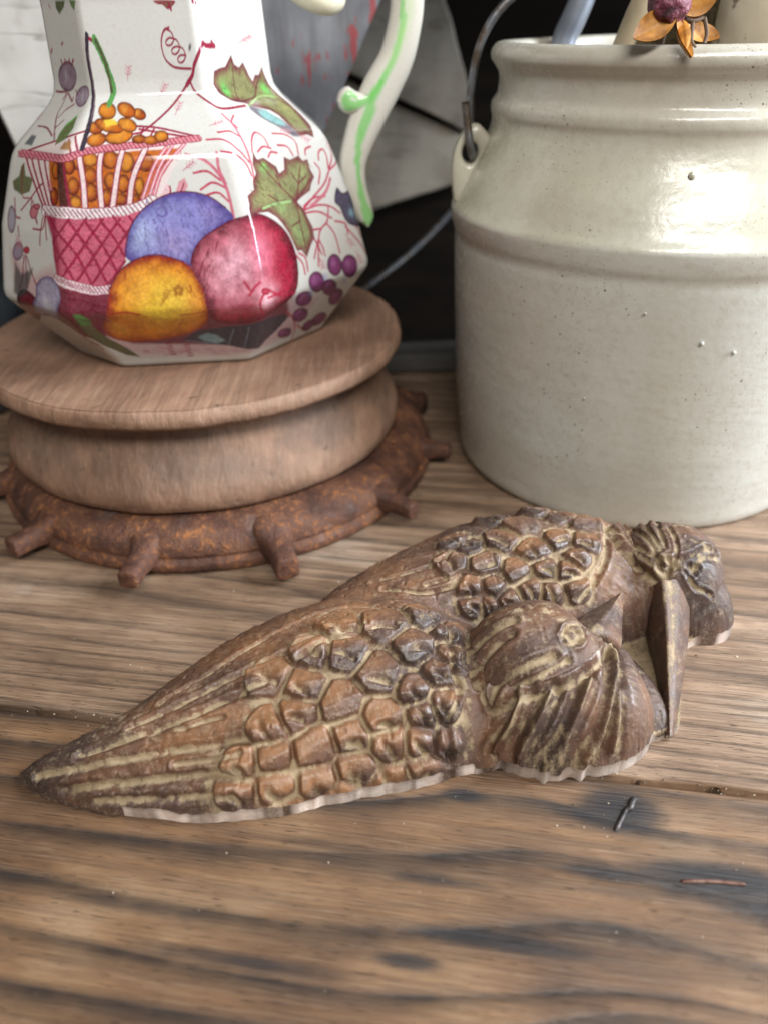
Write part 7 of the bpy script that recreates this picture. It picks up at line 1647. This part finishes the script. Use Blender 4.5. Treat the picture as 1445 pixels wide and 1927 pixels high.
# footprint: broken lower edge
thr = np.where(BXG < -82, 1.0, np.where(BXG < 26, 4.0, 1.1)); thr = np.where((BXG > 104), 3.4, thr)
thr = thr + 0.9 * vnoise(PL, 9, 88, 2) + 0.5 * vnoise(PL, 2.5, 89, 2)
keep = BZ > np.maximum(thr, 0.5)
disp = disp * np.clip((BZ - thr) / 4.5, 0.12, 1); PD = P3 + BN * disp[..., None]; PD[..., 2] = np.maximum(PD[..., 2], 0.6)
fm = keep[:-1, :-1] & keep[1:, :-1] & keep[1:, 1:] & keep[:-1, 1:]
I, J = np.nonzero(fm); fidx = np.stack([I * NY + J, (I + 1) * NY + J, (I + 1) * NY + J + 1, I * NY + J + 1], 1)
flatP = PD.reshape(-1, 3)
E = np.concatenate([fidx[:, [0, 1]], fidx[:, [1, 2]], fidx[:, [2, 3]], fidx[:, [3, 0]]])
key = np.sort(E, 1); order = np.lexsort((key[:, 1], key[:, 0])); ks = key[order]
same = np.zeros(len(ks), bool); same[1:] = (ks[1:] == ks[:-1]).all(1); same[:-1] |= (ks[1:] == ks[:-1]).all(1)
bedge = E[order][~same]; bv = np.unique(bedge)
for _ in range(10):
    acc = np.zeros_like(flatP); cnt = np.zeros(len(flatP)); np.add.at(acc, bedge[:, 0], flatP[bedge[:, 1]]); np.add.at(acc, bedge[:, 1], flatP[bedge[:, 0]]); np.add.at(cnt, bedge.ravel(), 1)
    flatP[bv] = 0.5 * flatP[bv] + 0.5 * acc[bv] / cnt[bv][:, None]
e1 = flatP[fidx[:, 2]] - flatP[fidx[:, 0]]; e2 = flatP[fidx[:, 3]] - flatP[fidx[:, 1]]; fn = np.cross(e1, e2)
VN = np.zeros_like(flatP)
for c_ in range(4): np.add.at(VN, fidx[:, c_], fn)
VN /= np.linalg.norm(VN, axis=1, keepdims=True) + 1e-9
def mat_bird():
    m = Mat('brown_glazed_clay_with_dust'); v = m.obj(); du = m.attr('dust'); to = m.attr('tone'); cl = m.attr('clay')
    n = m.noise(v, 90, 5, 0.65); f = m.noise(v, 900, 3, 0.6)
    t2 = m.math('ADD', to, m.math('MULTIPLY', m.math('SUBTRACT', n, 0.5), 0.9), clamp=True)
    base = m.ramp(t2, [(0.05, (0.038, 0.024, 0.021)), (0.35, (0.078, 0.044, 0.033)), (0.62, (0.130, 0.064, 0.038)), (0.92, (0.215, 0.102, 0.046))])
    base = m.mix(m.ramp(f, [(0.55, 0.0), (0.75, 0.4)]), base, (0.030, 0.018, 0.015))
    d2 = m.math('ADD', m.math('ADD', du, 0.13), m.math('ADD', m.math('MULTIPLY', m.math('SUBTRACT', m.noise(v, 1500, 3, 0.8), 0.5), 1.7), m.math('MULTIPLY', m.math('SUBTRACT', m.noise(v, 330, 3, 0.7), 0.5), 1.0)), clamp=True)
    d3 = m.ramp(d2, [(0.20, 0.0), (0.80, 0.86)])
    dcol = m.ramp(n, [(0.3, (0.25, 0.180, 0.100)), (0.7, (0.43, 0.335, 0.215))])
    base = m.mix(d3, base, dcol)
    base = m.mix(cl, base, m.ramp(m.noise(v, 160, 3), [(0.3, (0.60, 0.47, 0.39)), (0.6, (0.80, 0.69, 0.61))]))
    rough = m.mix(m.math('MAXIMUM', d3, cl), m.math('ADD', m.ramp(m.attr('worn'), [(0.35, 0.66), (0.80, 0.38)]), m.math('MULTIPLY', m.math('SUBTRACT', n, 0.5), 0.35)), (0.88, 0.88, 0.88))
    h = m.math('ADD', m.math('MULTIPLY', m.noise(v, 330, 4, 0.6), 0.6), m.math('MULTIPLY', d3, 0.25))
    return m.done(base, rough, m.bump(h, 0.6, 0.0008), spec=0.5)
M_bird = mat_bird()
ORX, ORY = 10.0, 195.0
carving = empty('bird_carving', (ORX * MM, ORY * MM, 0), 'brown carved clay relief of two scaly long-beaked birds, dusty, lying on boards', 'sculpture')
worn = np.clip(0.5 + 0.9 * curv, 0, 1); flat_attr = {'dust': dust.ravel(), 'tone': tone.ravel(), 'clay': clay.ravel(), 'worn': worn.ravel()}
PARTID = np.where(FID >= 0, 1000 + FID, BID).ravel()[fidx].min(1) * 0 + np.where(FID >= 0, 1000 + FID, BID).ravel()[fidx[:, 0]]
def bird_piece(name, pid, parent, label=None):
    f = fidx[PARTID == pid]
    if len(f) < 12: return None
    u, inv = np.unique(f, return_inverse=True); inv = inv.reshape(f.shape)
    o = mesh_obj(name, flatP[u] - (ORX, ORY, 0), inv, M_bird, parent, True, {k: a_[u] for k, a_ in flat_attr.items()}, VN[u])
    if label: o["label"] = label
    return o
base_plate = bird_piece('base_plate', 0, carving)
body_f = bird_piece('body', 1, carving, 'body of the nearer bird, orange-brown wing'); body_r = bird_piece('body', 3, carving, 'body of the farther bird')
head_f = bird_piece('head', 2, carving, 'domed head of the nearer bird'); head_r = bird_piece('head', 4, carving, 'crested head of the farther bird')
for k_ in range(len(FEATHERS_FRONT)): bird_piece('feather', 1000 + k_, body_f)
for k_ in range(len(FEATHERS_REAR)): bird_piece('feather', 1100 + k_, body_r)
# broken underside: pale clay shows along the lower edge
u, inv = np.unique(bedge, return_inverse=True); inv = inv.reshape(bedge.shape); n_ = len(u)
topv = flatP[u]; outw = np.stack([-VN[u, 0], -VN[u, 1]], 1) * 0
r1 = topv.copy(); r1[:, 2] *= 0.62; r1[:, :2] += 0.5 * vnoise(topv, 3, 91, 3)[:, None]; r1[:, 2] *= 1 + 0.35 * vnoise(topv, 4, 93, 2); r2 = topv.copy(); r2[:, 2] = 0.05
cl_ = np.clip(0.80 + 1.6 * vnoise(topv, 8, 92, 3), 0, 1) * (topv[:, 0] > -80) * np.where((topv[:, 0] > 26) & (topv[:, 0] < 104), 0.55, 1.0)
Vk = np.concatenate([topv, r1, r2]); Fk = np.concatenate([np.stack([inv[:, 1], inv[:, 0], inv[:, 0] + n_, inv[:, 1] + n_], 1), np.stack([inv[:, 1] + n_, inv[:, 0] + n_, inv[:, 0] + 2 * n_, inv[:, 1] + 2 * n_], 1)])
mesh_obj('broken_edge', Vk - (ORX, ORY, 0), Fk, M_bird, carving, True, {'dust': np.concatenate([dust.ravel()[u]] * 3) * 0.25 + 0.06, 'tone': np.full(3 * n_, 0.3), 'clay': np.concatenate([cl_ * 0.6, cl_, cl_])})
def beak(name, secs, drop, parent, lab):
    S = np.array(secs, float); n = 60; L = smooth_path(S[:, 0], n); M_ = smooth_path(S[:, 1], n); Rr = smooth_path(S[:, 2], n)
    rows = []
    for l, m_, r in zip(L, M_, Rr):
        lb = l.copy(); rb_ = r.copy(); lb[2] -= drop; rb_[2] -= drop; q = [lb]
        ts = np.linspace(0, 1, 9)
        q += [l + (m_ - l) * t + np.array([0, 0, 0.03 * np.linalg.norm(m_ - l) * np.sin(np.pi * t)]) for t in ts]
        q += [m_ + (r - m_) * t + np.array([0, 0, 0.12 * np.linalg.norm(m_ - r) * np.sin(np.pi * t)]) for t in ts[1:]]
        q.append(rb_); rows.append(q)
    A = np.array(rows); A[..., 2] = np.maximum(A[..., 2], 0.8)
    A += 0.10 * np.stack([vnoise(A, 2.0, 95 + i, 2) for i in range(3)], -1)
    t_ = np.arange(A.shape[1]); mid = 9
    groove = np.exp(-((t_ - mid - 2.0) / 0.9) ** 2)[None, :] * np.linspace(1, 0.2, n)[:, None]; A[..., 2] -= 0.7 * groove
    dz = np.clip((0.75 * groove + 0.5 * np.exp(-((t_ - mid) / 0.8) ** 2)[None, :]) * np.clip(0.6 + 1.2 * vnoise(A, 4, 97, 2), 0, 1) + 0.5 * vnoise(A, 3.5, 98, 3), 0, 1)
    sh_ = A.shape; V_ = A.reshape(-1, 3) - (ORX, ORY, 0)
    o = mesh_obj(name, V_, grid_faces(sh_[0], sh_[1])[:, ::-1], M_bird, parent, True, {'dust': dz.ravel(), 'tone': 0.42 + 0.25 * vnoise(A, 5, 99, 2).ravel(), 'clay': np.zeros(dz.size), 'worn': np.full(dz.size, 0.6)})
    if lab: o["label"] = lab
    return o
beak('beak', REAR_BEAK, 9.0, head_r, 'long wedge beak pointing down to the plate edge'); beak('beak', FRONT_BEAK, 14.0, head_f, 'short pointed beak')
for (ex, ey), hd_ in zip(EYES, (head_f, head_r)):
    th = np.linspace(0, 2 * np.pi, 16, endpoint=False); ph = np.linspace(0.02, 1.5, 7); c0 = np.array([ex - ORX, ey - ORY, z_at(ex, ey) - 0.5])
    Ve = np.stack([np.outer(np.cos(th), np.sin(ph)), np.outer(np.sin(th), np.sin(ph)), np.outer(np.ones(16), np.cos(ph))], -1).reshape(-1, 3) * 1.5 + c0
    mesh_obj('eye', Ve, grid_faces(16, 7, wrap_u=True), M_bird, hd_, True, {'dust': np.full(112, 0.35), 'tone': np.full(112, 0.3), 'clay': np.zeros(112), 'worn': np.full(112, 0.6)})

# ------------------------------------------------------------------ old boards and odd things behind
def prism(name, poly, y0, thick, mat, label, cat, group=None, lean=0.0, jit=0.6):
    """upright board: outline (x,z) mm at distance y0, real thickness, softly broken edges"""
    P = np.asarray(poly, float); n0 = len(P); pts = []
    for i in range(n0):
        a_, b_ = P[i], P[(i + 1) % n0]; k = max(2, int(np.linalg.norm(b_ - a_) / 6))
        pts += [a_ + (b_ - a_) * t for t in np.linspace(0, 1, k, endpoint=False)]
    P = np.array(pts); c0 = P.mean(0); P = P + jit * np.stack([vnoise(P, 14, 301, 2), vnoise(P, 14, 302, 2)], -1); n = len(P)
    ins = c0 + (P - c0) * (1 - 1.6 / (np.linalg.norm(P - c0, axis=1, keepdims=True) + 1e-6)); rows = []
    for q, yy_ in ((ins, 0), (P, 1.6), (P, thick - 1.6), (ins, thick)):
        rows.append(np.stack([q[:, 0], np.full(n, yy_), q[:, 1]], -1))
    V = np.concatenate(rows); F = [tuple(f[::-1]) for f in grid_faces(4, n, wrap_v=True).tolist()] + [tuple(range(n)), tuple(range(4 * n - 1, 3 * n - 1, -1))]
    zb = P[:, 1].min(); V[:, 1] += lean * (V[:, 2] - zb); cx_ = P[:, 0].mean(); V -= (cx_, 0, zb)
    o = mesh_obj(name, V, F, mat, None, False); o.location = (cx_ * MM, y0 * MM, zb * MM)
    return tag(o, label, cat, group)

M_white_a = mat_white_paint('flaking_white_paint', 0.35, 1.0, (0.50, 0.49, 0.46), (0.72, 0.71, 0.68), -0.2)
M_white_b = mat_white_paint('shaded_grimy_white_paint', 1.0, 5.0, (0.11, 0.095, 0.075), (0.24, 0.22, 0.185), -0.3)  # dirt blotches, with the boards' shadow put into the base colours
def tilt_rect(x0, z0, w_, h_, ang):
    c, s = math.cos(ang), math.sin(ang); return [(x0 + a_ * c - b_ * s, z0 + a_ * s + b_ * c) for a_, b_ in ((0, 0), (w_, 0), (w_, h_), (0, h_))]
prism('white_board', tilt_rect(-165.0, 0.4, 118, 300, math.atan2(5, 21)), 470, 22, M_white_a, 'flaking white painted board leaning behind the left side of the jug', 'board')
def mat_grey_red():
    m = Mat('grey_paint_with_red_flecks'); v = m.obj(); along = m.obj(scale=(90, 20, 14), rot=(0, R(-38), 0))
    base = m.ramp(m.noise(v, 30, 4, 0.6), [(0.3, (0.13, 0.135, 0.15)), (0.6, (0.24, 0.245, 0.265)), (0.8, (0.36, 0.36, 0.37))])
    base = m.mix(m.ramp(m.noise(along, 1.0, 3, 0.6), [(0.45, 0.0), (0.7, 0.6)]), base, (0.075, 0.07, 0.07))
    red = m.ramp(m.noise(m.obj(scale=(2.2, 1, 0.55), rot=(0, R(-38), 0), loc=(0.11, 0, 0.02)), 70, 3, 0.6), [(0.60, 0.0), (0.64, 1.0)])
    base = m.mix(m.math('MULTIPLY', red, 0.75), base, (0.34, 0.025, 0.03))
    return m.done(base, 0.55, m.bump(m.noise(along, 1.0, 3), 0.4, 0.001))
prism('grey_board', [(-108, 0.8), (-165, 0.8), (-65, 268), (38, 268)], 452, 20, mat_grey_red(), 'grey painted board with red flecks leaning behind the jug neck', 'board', lean=0.05)
prism('white_board', [(-92.6, 198.8), (70.4, 124.7), (72.9, 148.1), (51.9, 208.6), (29.6, 276.6), (-92.6, 276.6)], 648, 18, M_white_b, 'grimy white board, darkened in colour for shadow, on the wall behind the jug handle, upper of two', 'board', 'shadowed white boards behind the handle', jit=0.9)
prism('white_board', [(-98.8, 197.5), (65.4, 122.8), (61.7, 86.4), (-3.7, 67.9), (-111.1, 39.5)], 656, 18.5, M_white_b, 'grimy white board, darkened in colour for shadow, on the wall between jug and jar, lower of two', 'board', 'shadowed white boards behind the handle', jit=0.9)
def mat_grey_lath():
    m = Mat('weathered_grey_wood'); n = m.noise(m.obj(scale=(8, 90, 90)), 1.0, 3); return m.done(m.ramp(n, [(0.3, (0.040, 0.036, 0.033)), (0.7, (0.110, 0.104, 0.098))]), 0.75, m.bump(n, 0.5, 0.001))
V, F = box_beveled(230, 26, 13, 2.0, 0.2, 3)
o = mesh_obj('wooden_lath', V, F, mat_grey_lath(), None, False); o.location = (0.03, 0.492, 0.0003); o.rotation_euler = (0, 0, R(1.5)); tag(o, 'weathered grey lath lying at the back between block and jar', 'lath')
V, F = tube(smooth_path([(-85, 480, 2), (-50, 472, 34), (-24, 475, 49), (-8, 500, 52), (26, 550, 63), (61, 610, 80), (85, 672, 92)], 60), 1.9, 10)
o = mesh_obj('bent_wire', V, F, M_wire); tag(o, 'thin bent wire curving through the dark gap between jug and jar', 'wire')
def mat_galv():
    m = Mat('galvanised_sheet'); v = m.obj(); n = m.voro(v, 90); return m.done(m.ramp(n, [(0.1, (0.17, 0.19, 0.235)), (0.6, (0.33, 0.36, 0.42))]), 0.4, None, metal=0.7)
V, F = tube(smooth_path([(105, 395, 12), (94, 412, 100), (88.5, 423, 165), (90, 425, 187), (96.8, 425, 204.5), (112, 425, 250)], 60), 5.8, 20)
o = mesh_obj('metal_rod', V, F, mat_galv()); tag(o, 'dull blue-grey metal tube standing in the jar behind the paddle', 'metal tube')
def mat_pot():
    m = Mat('dark_enamel'); n = m.noise(m.obj(), 40, 3); return m.done(m.ramp(n, [(0.35, (0.014, 0.017, 0.018)), (0.65, (0.06, 0.07, 0.085))]), 0.3)
V, F = lathe(smooth_path([(0, 0.4), (30, 0.4), (38, 3), (44, 25), (46, 55), (44, 85), (38, 105), (33, 112), (35, 118), (31, 117), (30, 108), (40, 60), (30, 8), (0, 6)], 70), 48)
o = mesh_obj('dark_pot', V, F, mat_pot()); o.location = (-0.262, 0.452, 0); tag(o, 'dark enamel pot at left edge behind the jug', 'pot')

# ------------------------------------------------------------------ things standing in the jar
def mat_cream(name, a_, b_):
    m = Mat(name); v = m.obj(); g_ = m.noise(m.obj(scale=(60, 60, 8)), 1.0, 3); n = m.noise(v, 30, 3)
    base = m.ramp(n, [(0.3, a_), (0.65, b_)]); base = m.mix(m.ramp(m.noise(v, 120, 3, 0.7), [(0.62, 0.0), (0.72, 0.8)]), base, (0.10, 0.06, 0.035))
    base = m.mix(m.ramp(g_, [(0.5, 0.0), (0.75, 0.35)]), base, (0.36, 0.26, 0.14))
    return m.done(base, 0.45, m.bump(m.noise(v, 60, 3), 0.4, 0.002))
# cream paddle: thick, softly rounded blade standing in the jar
def slab(outline, thick, n=64):
    P = smooth_path(outline, n, True); c0 = P.mean(0); rows = []
    for t in np.linspace(0, np.pi, 13):
        k = 1 - (0.13 * (1 - np.sin(t))); q = c0 + (P - c0) * k; rows.append(np.stack([q[:, 0], np.full(n, -math.cos(t) * thick / 2), q[:, 1]], -1))
    V = np.concatenate(rows); F = [tuple(f[::-1]) for f in grid_faces(13, n, wrap_v=True).tolist()]
    V = np.concatenate([V, [[c0[0], -thick / 2, c0[1]], [c0[0], thick / 2, c0[1]]]]); a0 = 13 * n
    F += [(i, (i + 1) % n, a0) for i in range(n)] + [(12 * n + (i + 1) % n, 12 * n + i, a0 + 1) for i in range(n)]
    return V, F
V, F = slab([(-12, 0), (12, 0), (22, 90), (26, 120), (26, 160), (22, 195), (10, 214), (-10, 216), (-24, 200), (-31, 175), (-33, 160), (-22, 110)], 22)
V += 0.8 * np.stack([vnoise(V, 14, 311, 2)] * 3, -1)
o = mesh_obj('cream_paddle', V, F, mat_cream('cream_old_wood', (0.40, 0.31, 0.19), (0.60, 0.51, 0.36))); o.location = (0.112, 0.372, 0.010); o.rotation_euler = (R(4), R(5), 0)
tag(o, 'broad cream wooden paddle standing in the jar behind orange petals', 'paddle')
V, F = lathe(smooth_path([(0, 0.2), (12, 0), (20, 6), (22, 60), (23.5, 120), (25.5, 160), (26.5, 185), (25, 212), (18, 228), (0, 232)], 80), 48)
V += 0.5 * np.stack([vnoise(V, 16, 313, 2)] * 3, -1)
o = mesh_obj('cream_pestle', V, F, mat_cream('cream_worn_wood', (0.46, 0.37, 0.24), (0.66, 0.58, 0.44))); o.location = (0.158, 0.350, 0.008); tag(o, 'thick rounded cream wooden pestle in the jar at right edge', 'pestle')
# dried flower
def mat_leaf():
    m = Mat('dried_orange_petal'); v = m.obj(); n = m.noise(v, 160, 3, 0.6)
    base = m.ramp(n, [(0.3, (0.22, 0.085, 0.015)), (0.55, (0.46, 0.20, 0.03)), (0.8, (0.55, 0.30, 0.08))]); base = m.mix(m.ramp(m.noise(v, 420, 3), [(0.62, 0.0), (0.70, 0.7)]), base, (0.10, 0.05, 0.02))
    return m.done(base, 0.5, m.bump(n, 0.4, 0.0006))
def mat_seed():
    m = Mat('purple_seed_head'); v = m.obj(); n = m.noise(v, 300, 3, 0.7); return m.done(m.ramp(n, [(0.35, (0.045, 0.012, 0.02)), (0.55, (0.17, 0.035, 0.06)), (0.75, (0.36, 0.20, 0.24))]), 0.6, m.bump(n, 0.9, 0.001))
M_leaf = mat_leaf(); M_twig = Mat('dry_twig').done((0.12, 0.075, 0.045), 0.8)
flower = empty('dried_flower', (0.099, 0.309, 0.1), 'dried flower with purple seed head and orange petals at the jar rim', 'dried flower')
OFF = np.array([99, 309, 100.0])
th = np.linspace(0, 2 * np.pi, 40, endpoint=False); ph = np.linspace(0.02, np.pi - 0.02, 24)
Vb = np.stack([np.outer(np.cos(th), np.sin(ph)), np.outer(np.sin(th), np.sin(ph)), np.outer(np.ones(40), np.cos(ph))], -1).reshape(-1, 3)
Vb = Vb * (6.6 + 1.1 * vnoise(Vb, 0.28, 321, 2)[:, None]) * (1.05, 0.9, 0.95) + (99.5, 306.5, 201.5) - OFF
mesh_obj('seed_head', Vb, grid_faces(40, 24, wrap_u=True), mat_seed(), flower)
V, F = tube(smooth_path([(99.5, 308, 198), (101, 316, 180), (108, 335, 140), (112, 350, 60), (113, 352, 8)], 40) - OFF, 1.3, 8); mesh_obj('stem', V, F, M_twig, flower)
def petal(a_, b_, wid, cup, face):
    a_ = np.array(a_, float); b_ = np.array(b_, float); L_ = np.linalg.norm(b_ - a_); t = (b_ - a_) / L_; f = np.array(face, float); f -= t * (f @ t); f /= np.linalg.norm(f); s = np.cross(t, f)
    uu = np.linspace(0, 1, 16); vv = np.linspace(-1, 1, 11); U2, V2 = np.meshgrid(uu, vv, indexing='ij'); w_ = wid * np.sin(np.pi * np.clip(U2 * 0.94 + 0.05, 0, 1)) ** 0.7
    P = a_ + t * (U2 * L_)[..., None] + s * (V2 * w_)[..., None] + f * (cup * (V2 ** 2) * w_ * 0.5 - 1.2 * cup * np.sin(np.pi * U2) - 0.35 * np.exp(-(V2 / 0.12) ** 2))[..., None]
    P2 = P - f * 0.35; A = np.concatenate([P.reshape(-1, 3), P2.reshape(-1, 3)]) - OFF; n = 16 * 11; F = grid_faces(16, 11); F = np.concatenate([F, F[:, ::-1] + n])
    return mesh_obj('petal', A, F, M_leaf, flower)
petal((101.0, 304, 198.6), (87.2, 301, 192.2), 4.6, 0.5, (-0.2, -1, 0.35)); petal((102, 304, 197), (105.2, 293.5, 186.6), 2.6, 1.2, (0.6, -1, 0.4)); petal((103, 305, 200), (114.5, 304, 206.5), 5.2, 0.6, (0.3, -1, -0.1))
petal((104, 306, 197), (103.2, 295, 189), 2.3, -0.8, (-0.5, -1, 0.3)); petal((109, 312, 196), (115, 309, 190.5), 3.6, 0.5, (0.2, -1, 0.6)); petal((107, 312, 197), (111.5, 308, 199.5), 2.6, 0.4, (0, -1, 0.4)); petal((110, 314, 194), (120, 311, 191.5), 4.0, 0.6, (0, -0.7, 0.8))
for k_, pts_ in enumerate(([(104, 307, 198), (108, 306, 196.5), (112, 307, 197.5)], [(108, 306, 196.5), (107.5, 303, 191), (108.3, 300, 188.6)], [(112, 307, 197.5), (113.4, 306, 193), (112.8, 305, 190)])):
    V, F = tube(smooth_path(pts_, 14) - OFF, 0.7, 7); mesh_obj('twig', V, F, M_twig, flower)

# ------------------------------------------------------------------ hardware left in the boards
def mat_nail():
    m = Mat('old_nail_iron'); n = m.noise(m.obj(), 400, 3); return m.done(m.ramp(n, [(0.35, (0.02, 0.018, 0.018)), (0.7, (0.10, 0.085, 0.08))]), 0.5, m.bump(n, 0.5, 0.0005), metal=0.6)
V, F = tube(smooth_path([(64.6, 136.6, -1.2), (65.3, 137.6, -0.2), (68.0, 141.4, 0.05), (69.6, 143.4, 0.25), (71.0, 144.0, 0.3), (72.6, 146.8, 0.15), (74.0, 147.6, -0.8)], 26), np.interp(np.linspace(0, 1, 26), [0, 0.4, 0.8, 1], [0.9, 0.75, 1.0, 0.8]), 8)
o = mesh_obj('bent_nail', V, F, mat_nail()); tag(o, 'bent black nail hammered into the near board beside the dark stain', 'nail')
V, F = tube(smooth_path([(78.4, 120.9, -1.5), (78.7, 120.85, -0.3), (80.0, 120.8, 0.0), (87, 120.5, 0.1), (93.6, 119.8, 0.0), (94.9, 119.65, -0.3), (95.2, 119.6, -1.5)], 40), 0.62, 8)
m_ = Mat('rusty_staple_wire'); n_2 = m_.noise(m_.obj(), 500, 3)
o = mesh_obj('staple', V, F, m_.done(m_.ramp(n_2, [(0.4, (0.10, 0.045, 0.03)), (0.6, (0.19, 0.11, 0.085))]), 0.5, None, metal=0.4)); tag(o, 'rusty wire staple set in the near board over a dark streak', 'staple')
# grit and crumbs on the boards: nobody could count them
gr = np.random.default_rng(77); Vg = []; Fg = []
for k_ in range(260):
    if k_ < 100: u_ = gr.uniform(-170, 170); w_ = gr.normal(0, 1.6)
    elif k_ < 170: u_ = gr.uniform(-110, 130); w_ = gr.uniform(-34, 70)
    else: u_ = gr.uniform(-170, 170); w_ = gr.uniform(-70, 150)
    x_ = u_ * ca - w_ * sa; y_ = SEAM_O[1] + u_ * sa + w_ * ca; s_ = gr.uniform(0.12, 0.42) * (1.5 if gr.uniform() < 0.08 else 1)
    oc = np.array([(1, 0, 0), (-1, 0, 0), (0, 1, 0), (0, -1, 0), (0, 0, 1), (0, 0, -1)], float) * s_ * gr.uniform(0.6, 1.3, (6, 1)); oc[:, 2] *= 0.7
    b0 = len(Vg); Vg += (oc + (x_, y_, 0.25 * s_ - (0.9 if abs(w_) < 2 else 0.0))).tolist(); Fg += [(b0 + a_, b0 + b_, b0 + c_) for a_, b_, c_ in ((0, 2, 4), (2, 1, 4), (1, 3, 4), (3, 0, 4), (2, 0, 5), (1, 2, 5), (3, 1, 5), (0, 3, 5))]
m_ = Mat('pale_grit'); n_3 = m_.noise(m_.obj(), 120, 2)
o = mesh_obj('grit', np.array(Vg), Fg, m_.done(m_.ramp(n_3, [(0.38, (0.08, 0.06, 0.045)), (0.5, (0.38, 0.30, 0.21)), (0.62, (0.62, 0.55, 0.46))]), 0.9), None, False); tag(o, 'fine pale grit and crumbs scattered over the boards', 'grit', kind='stuff')
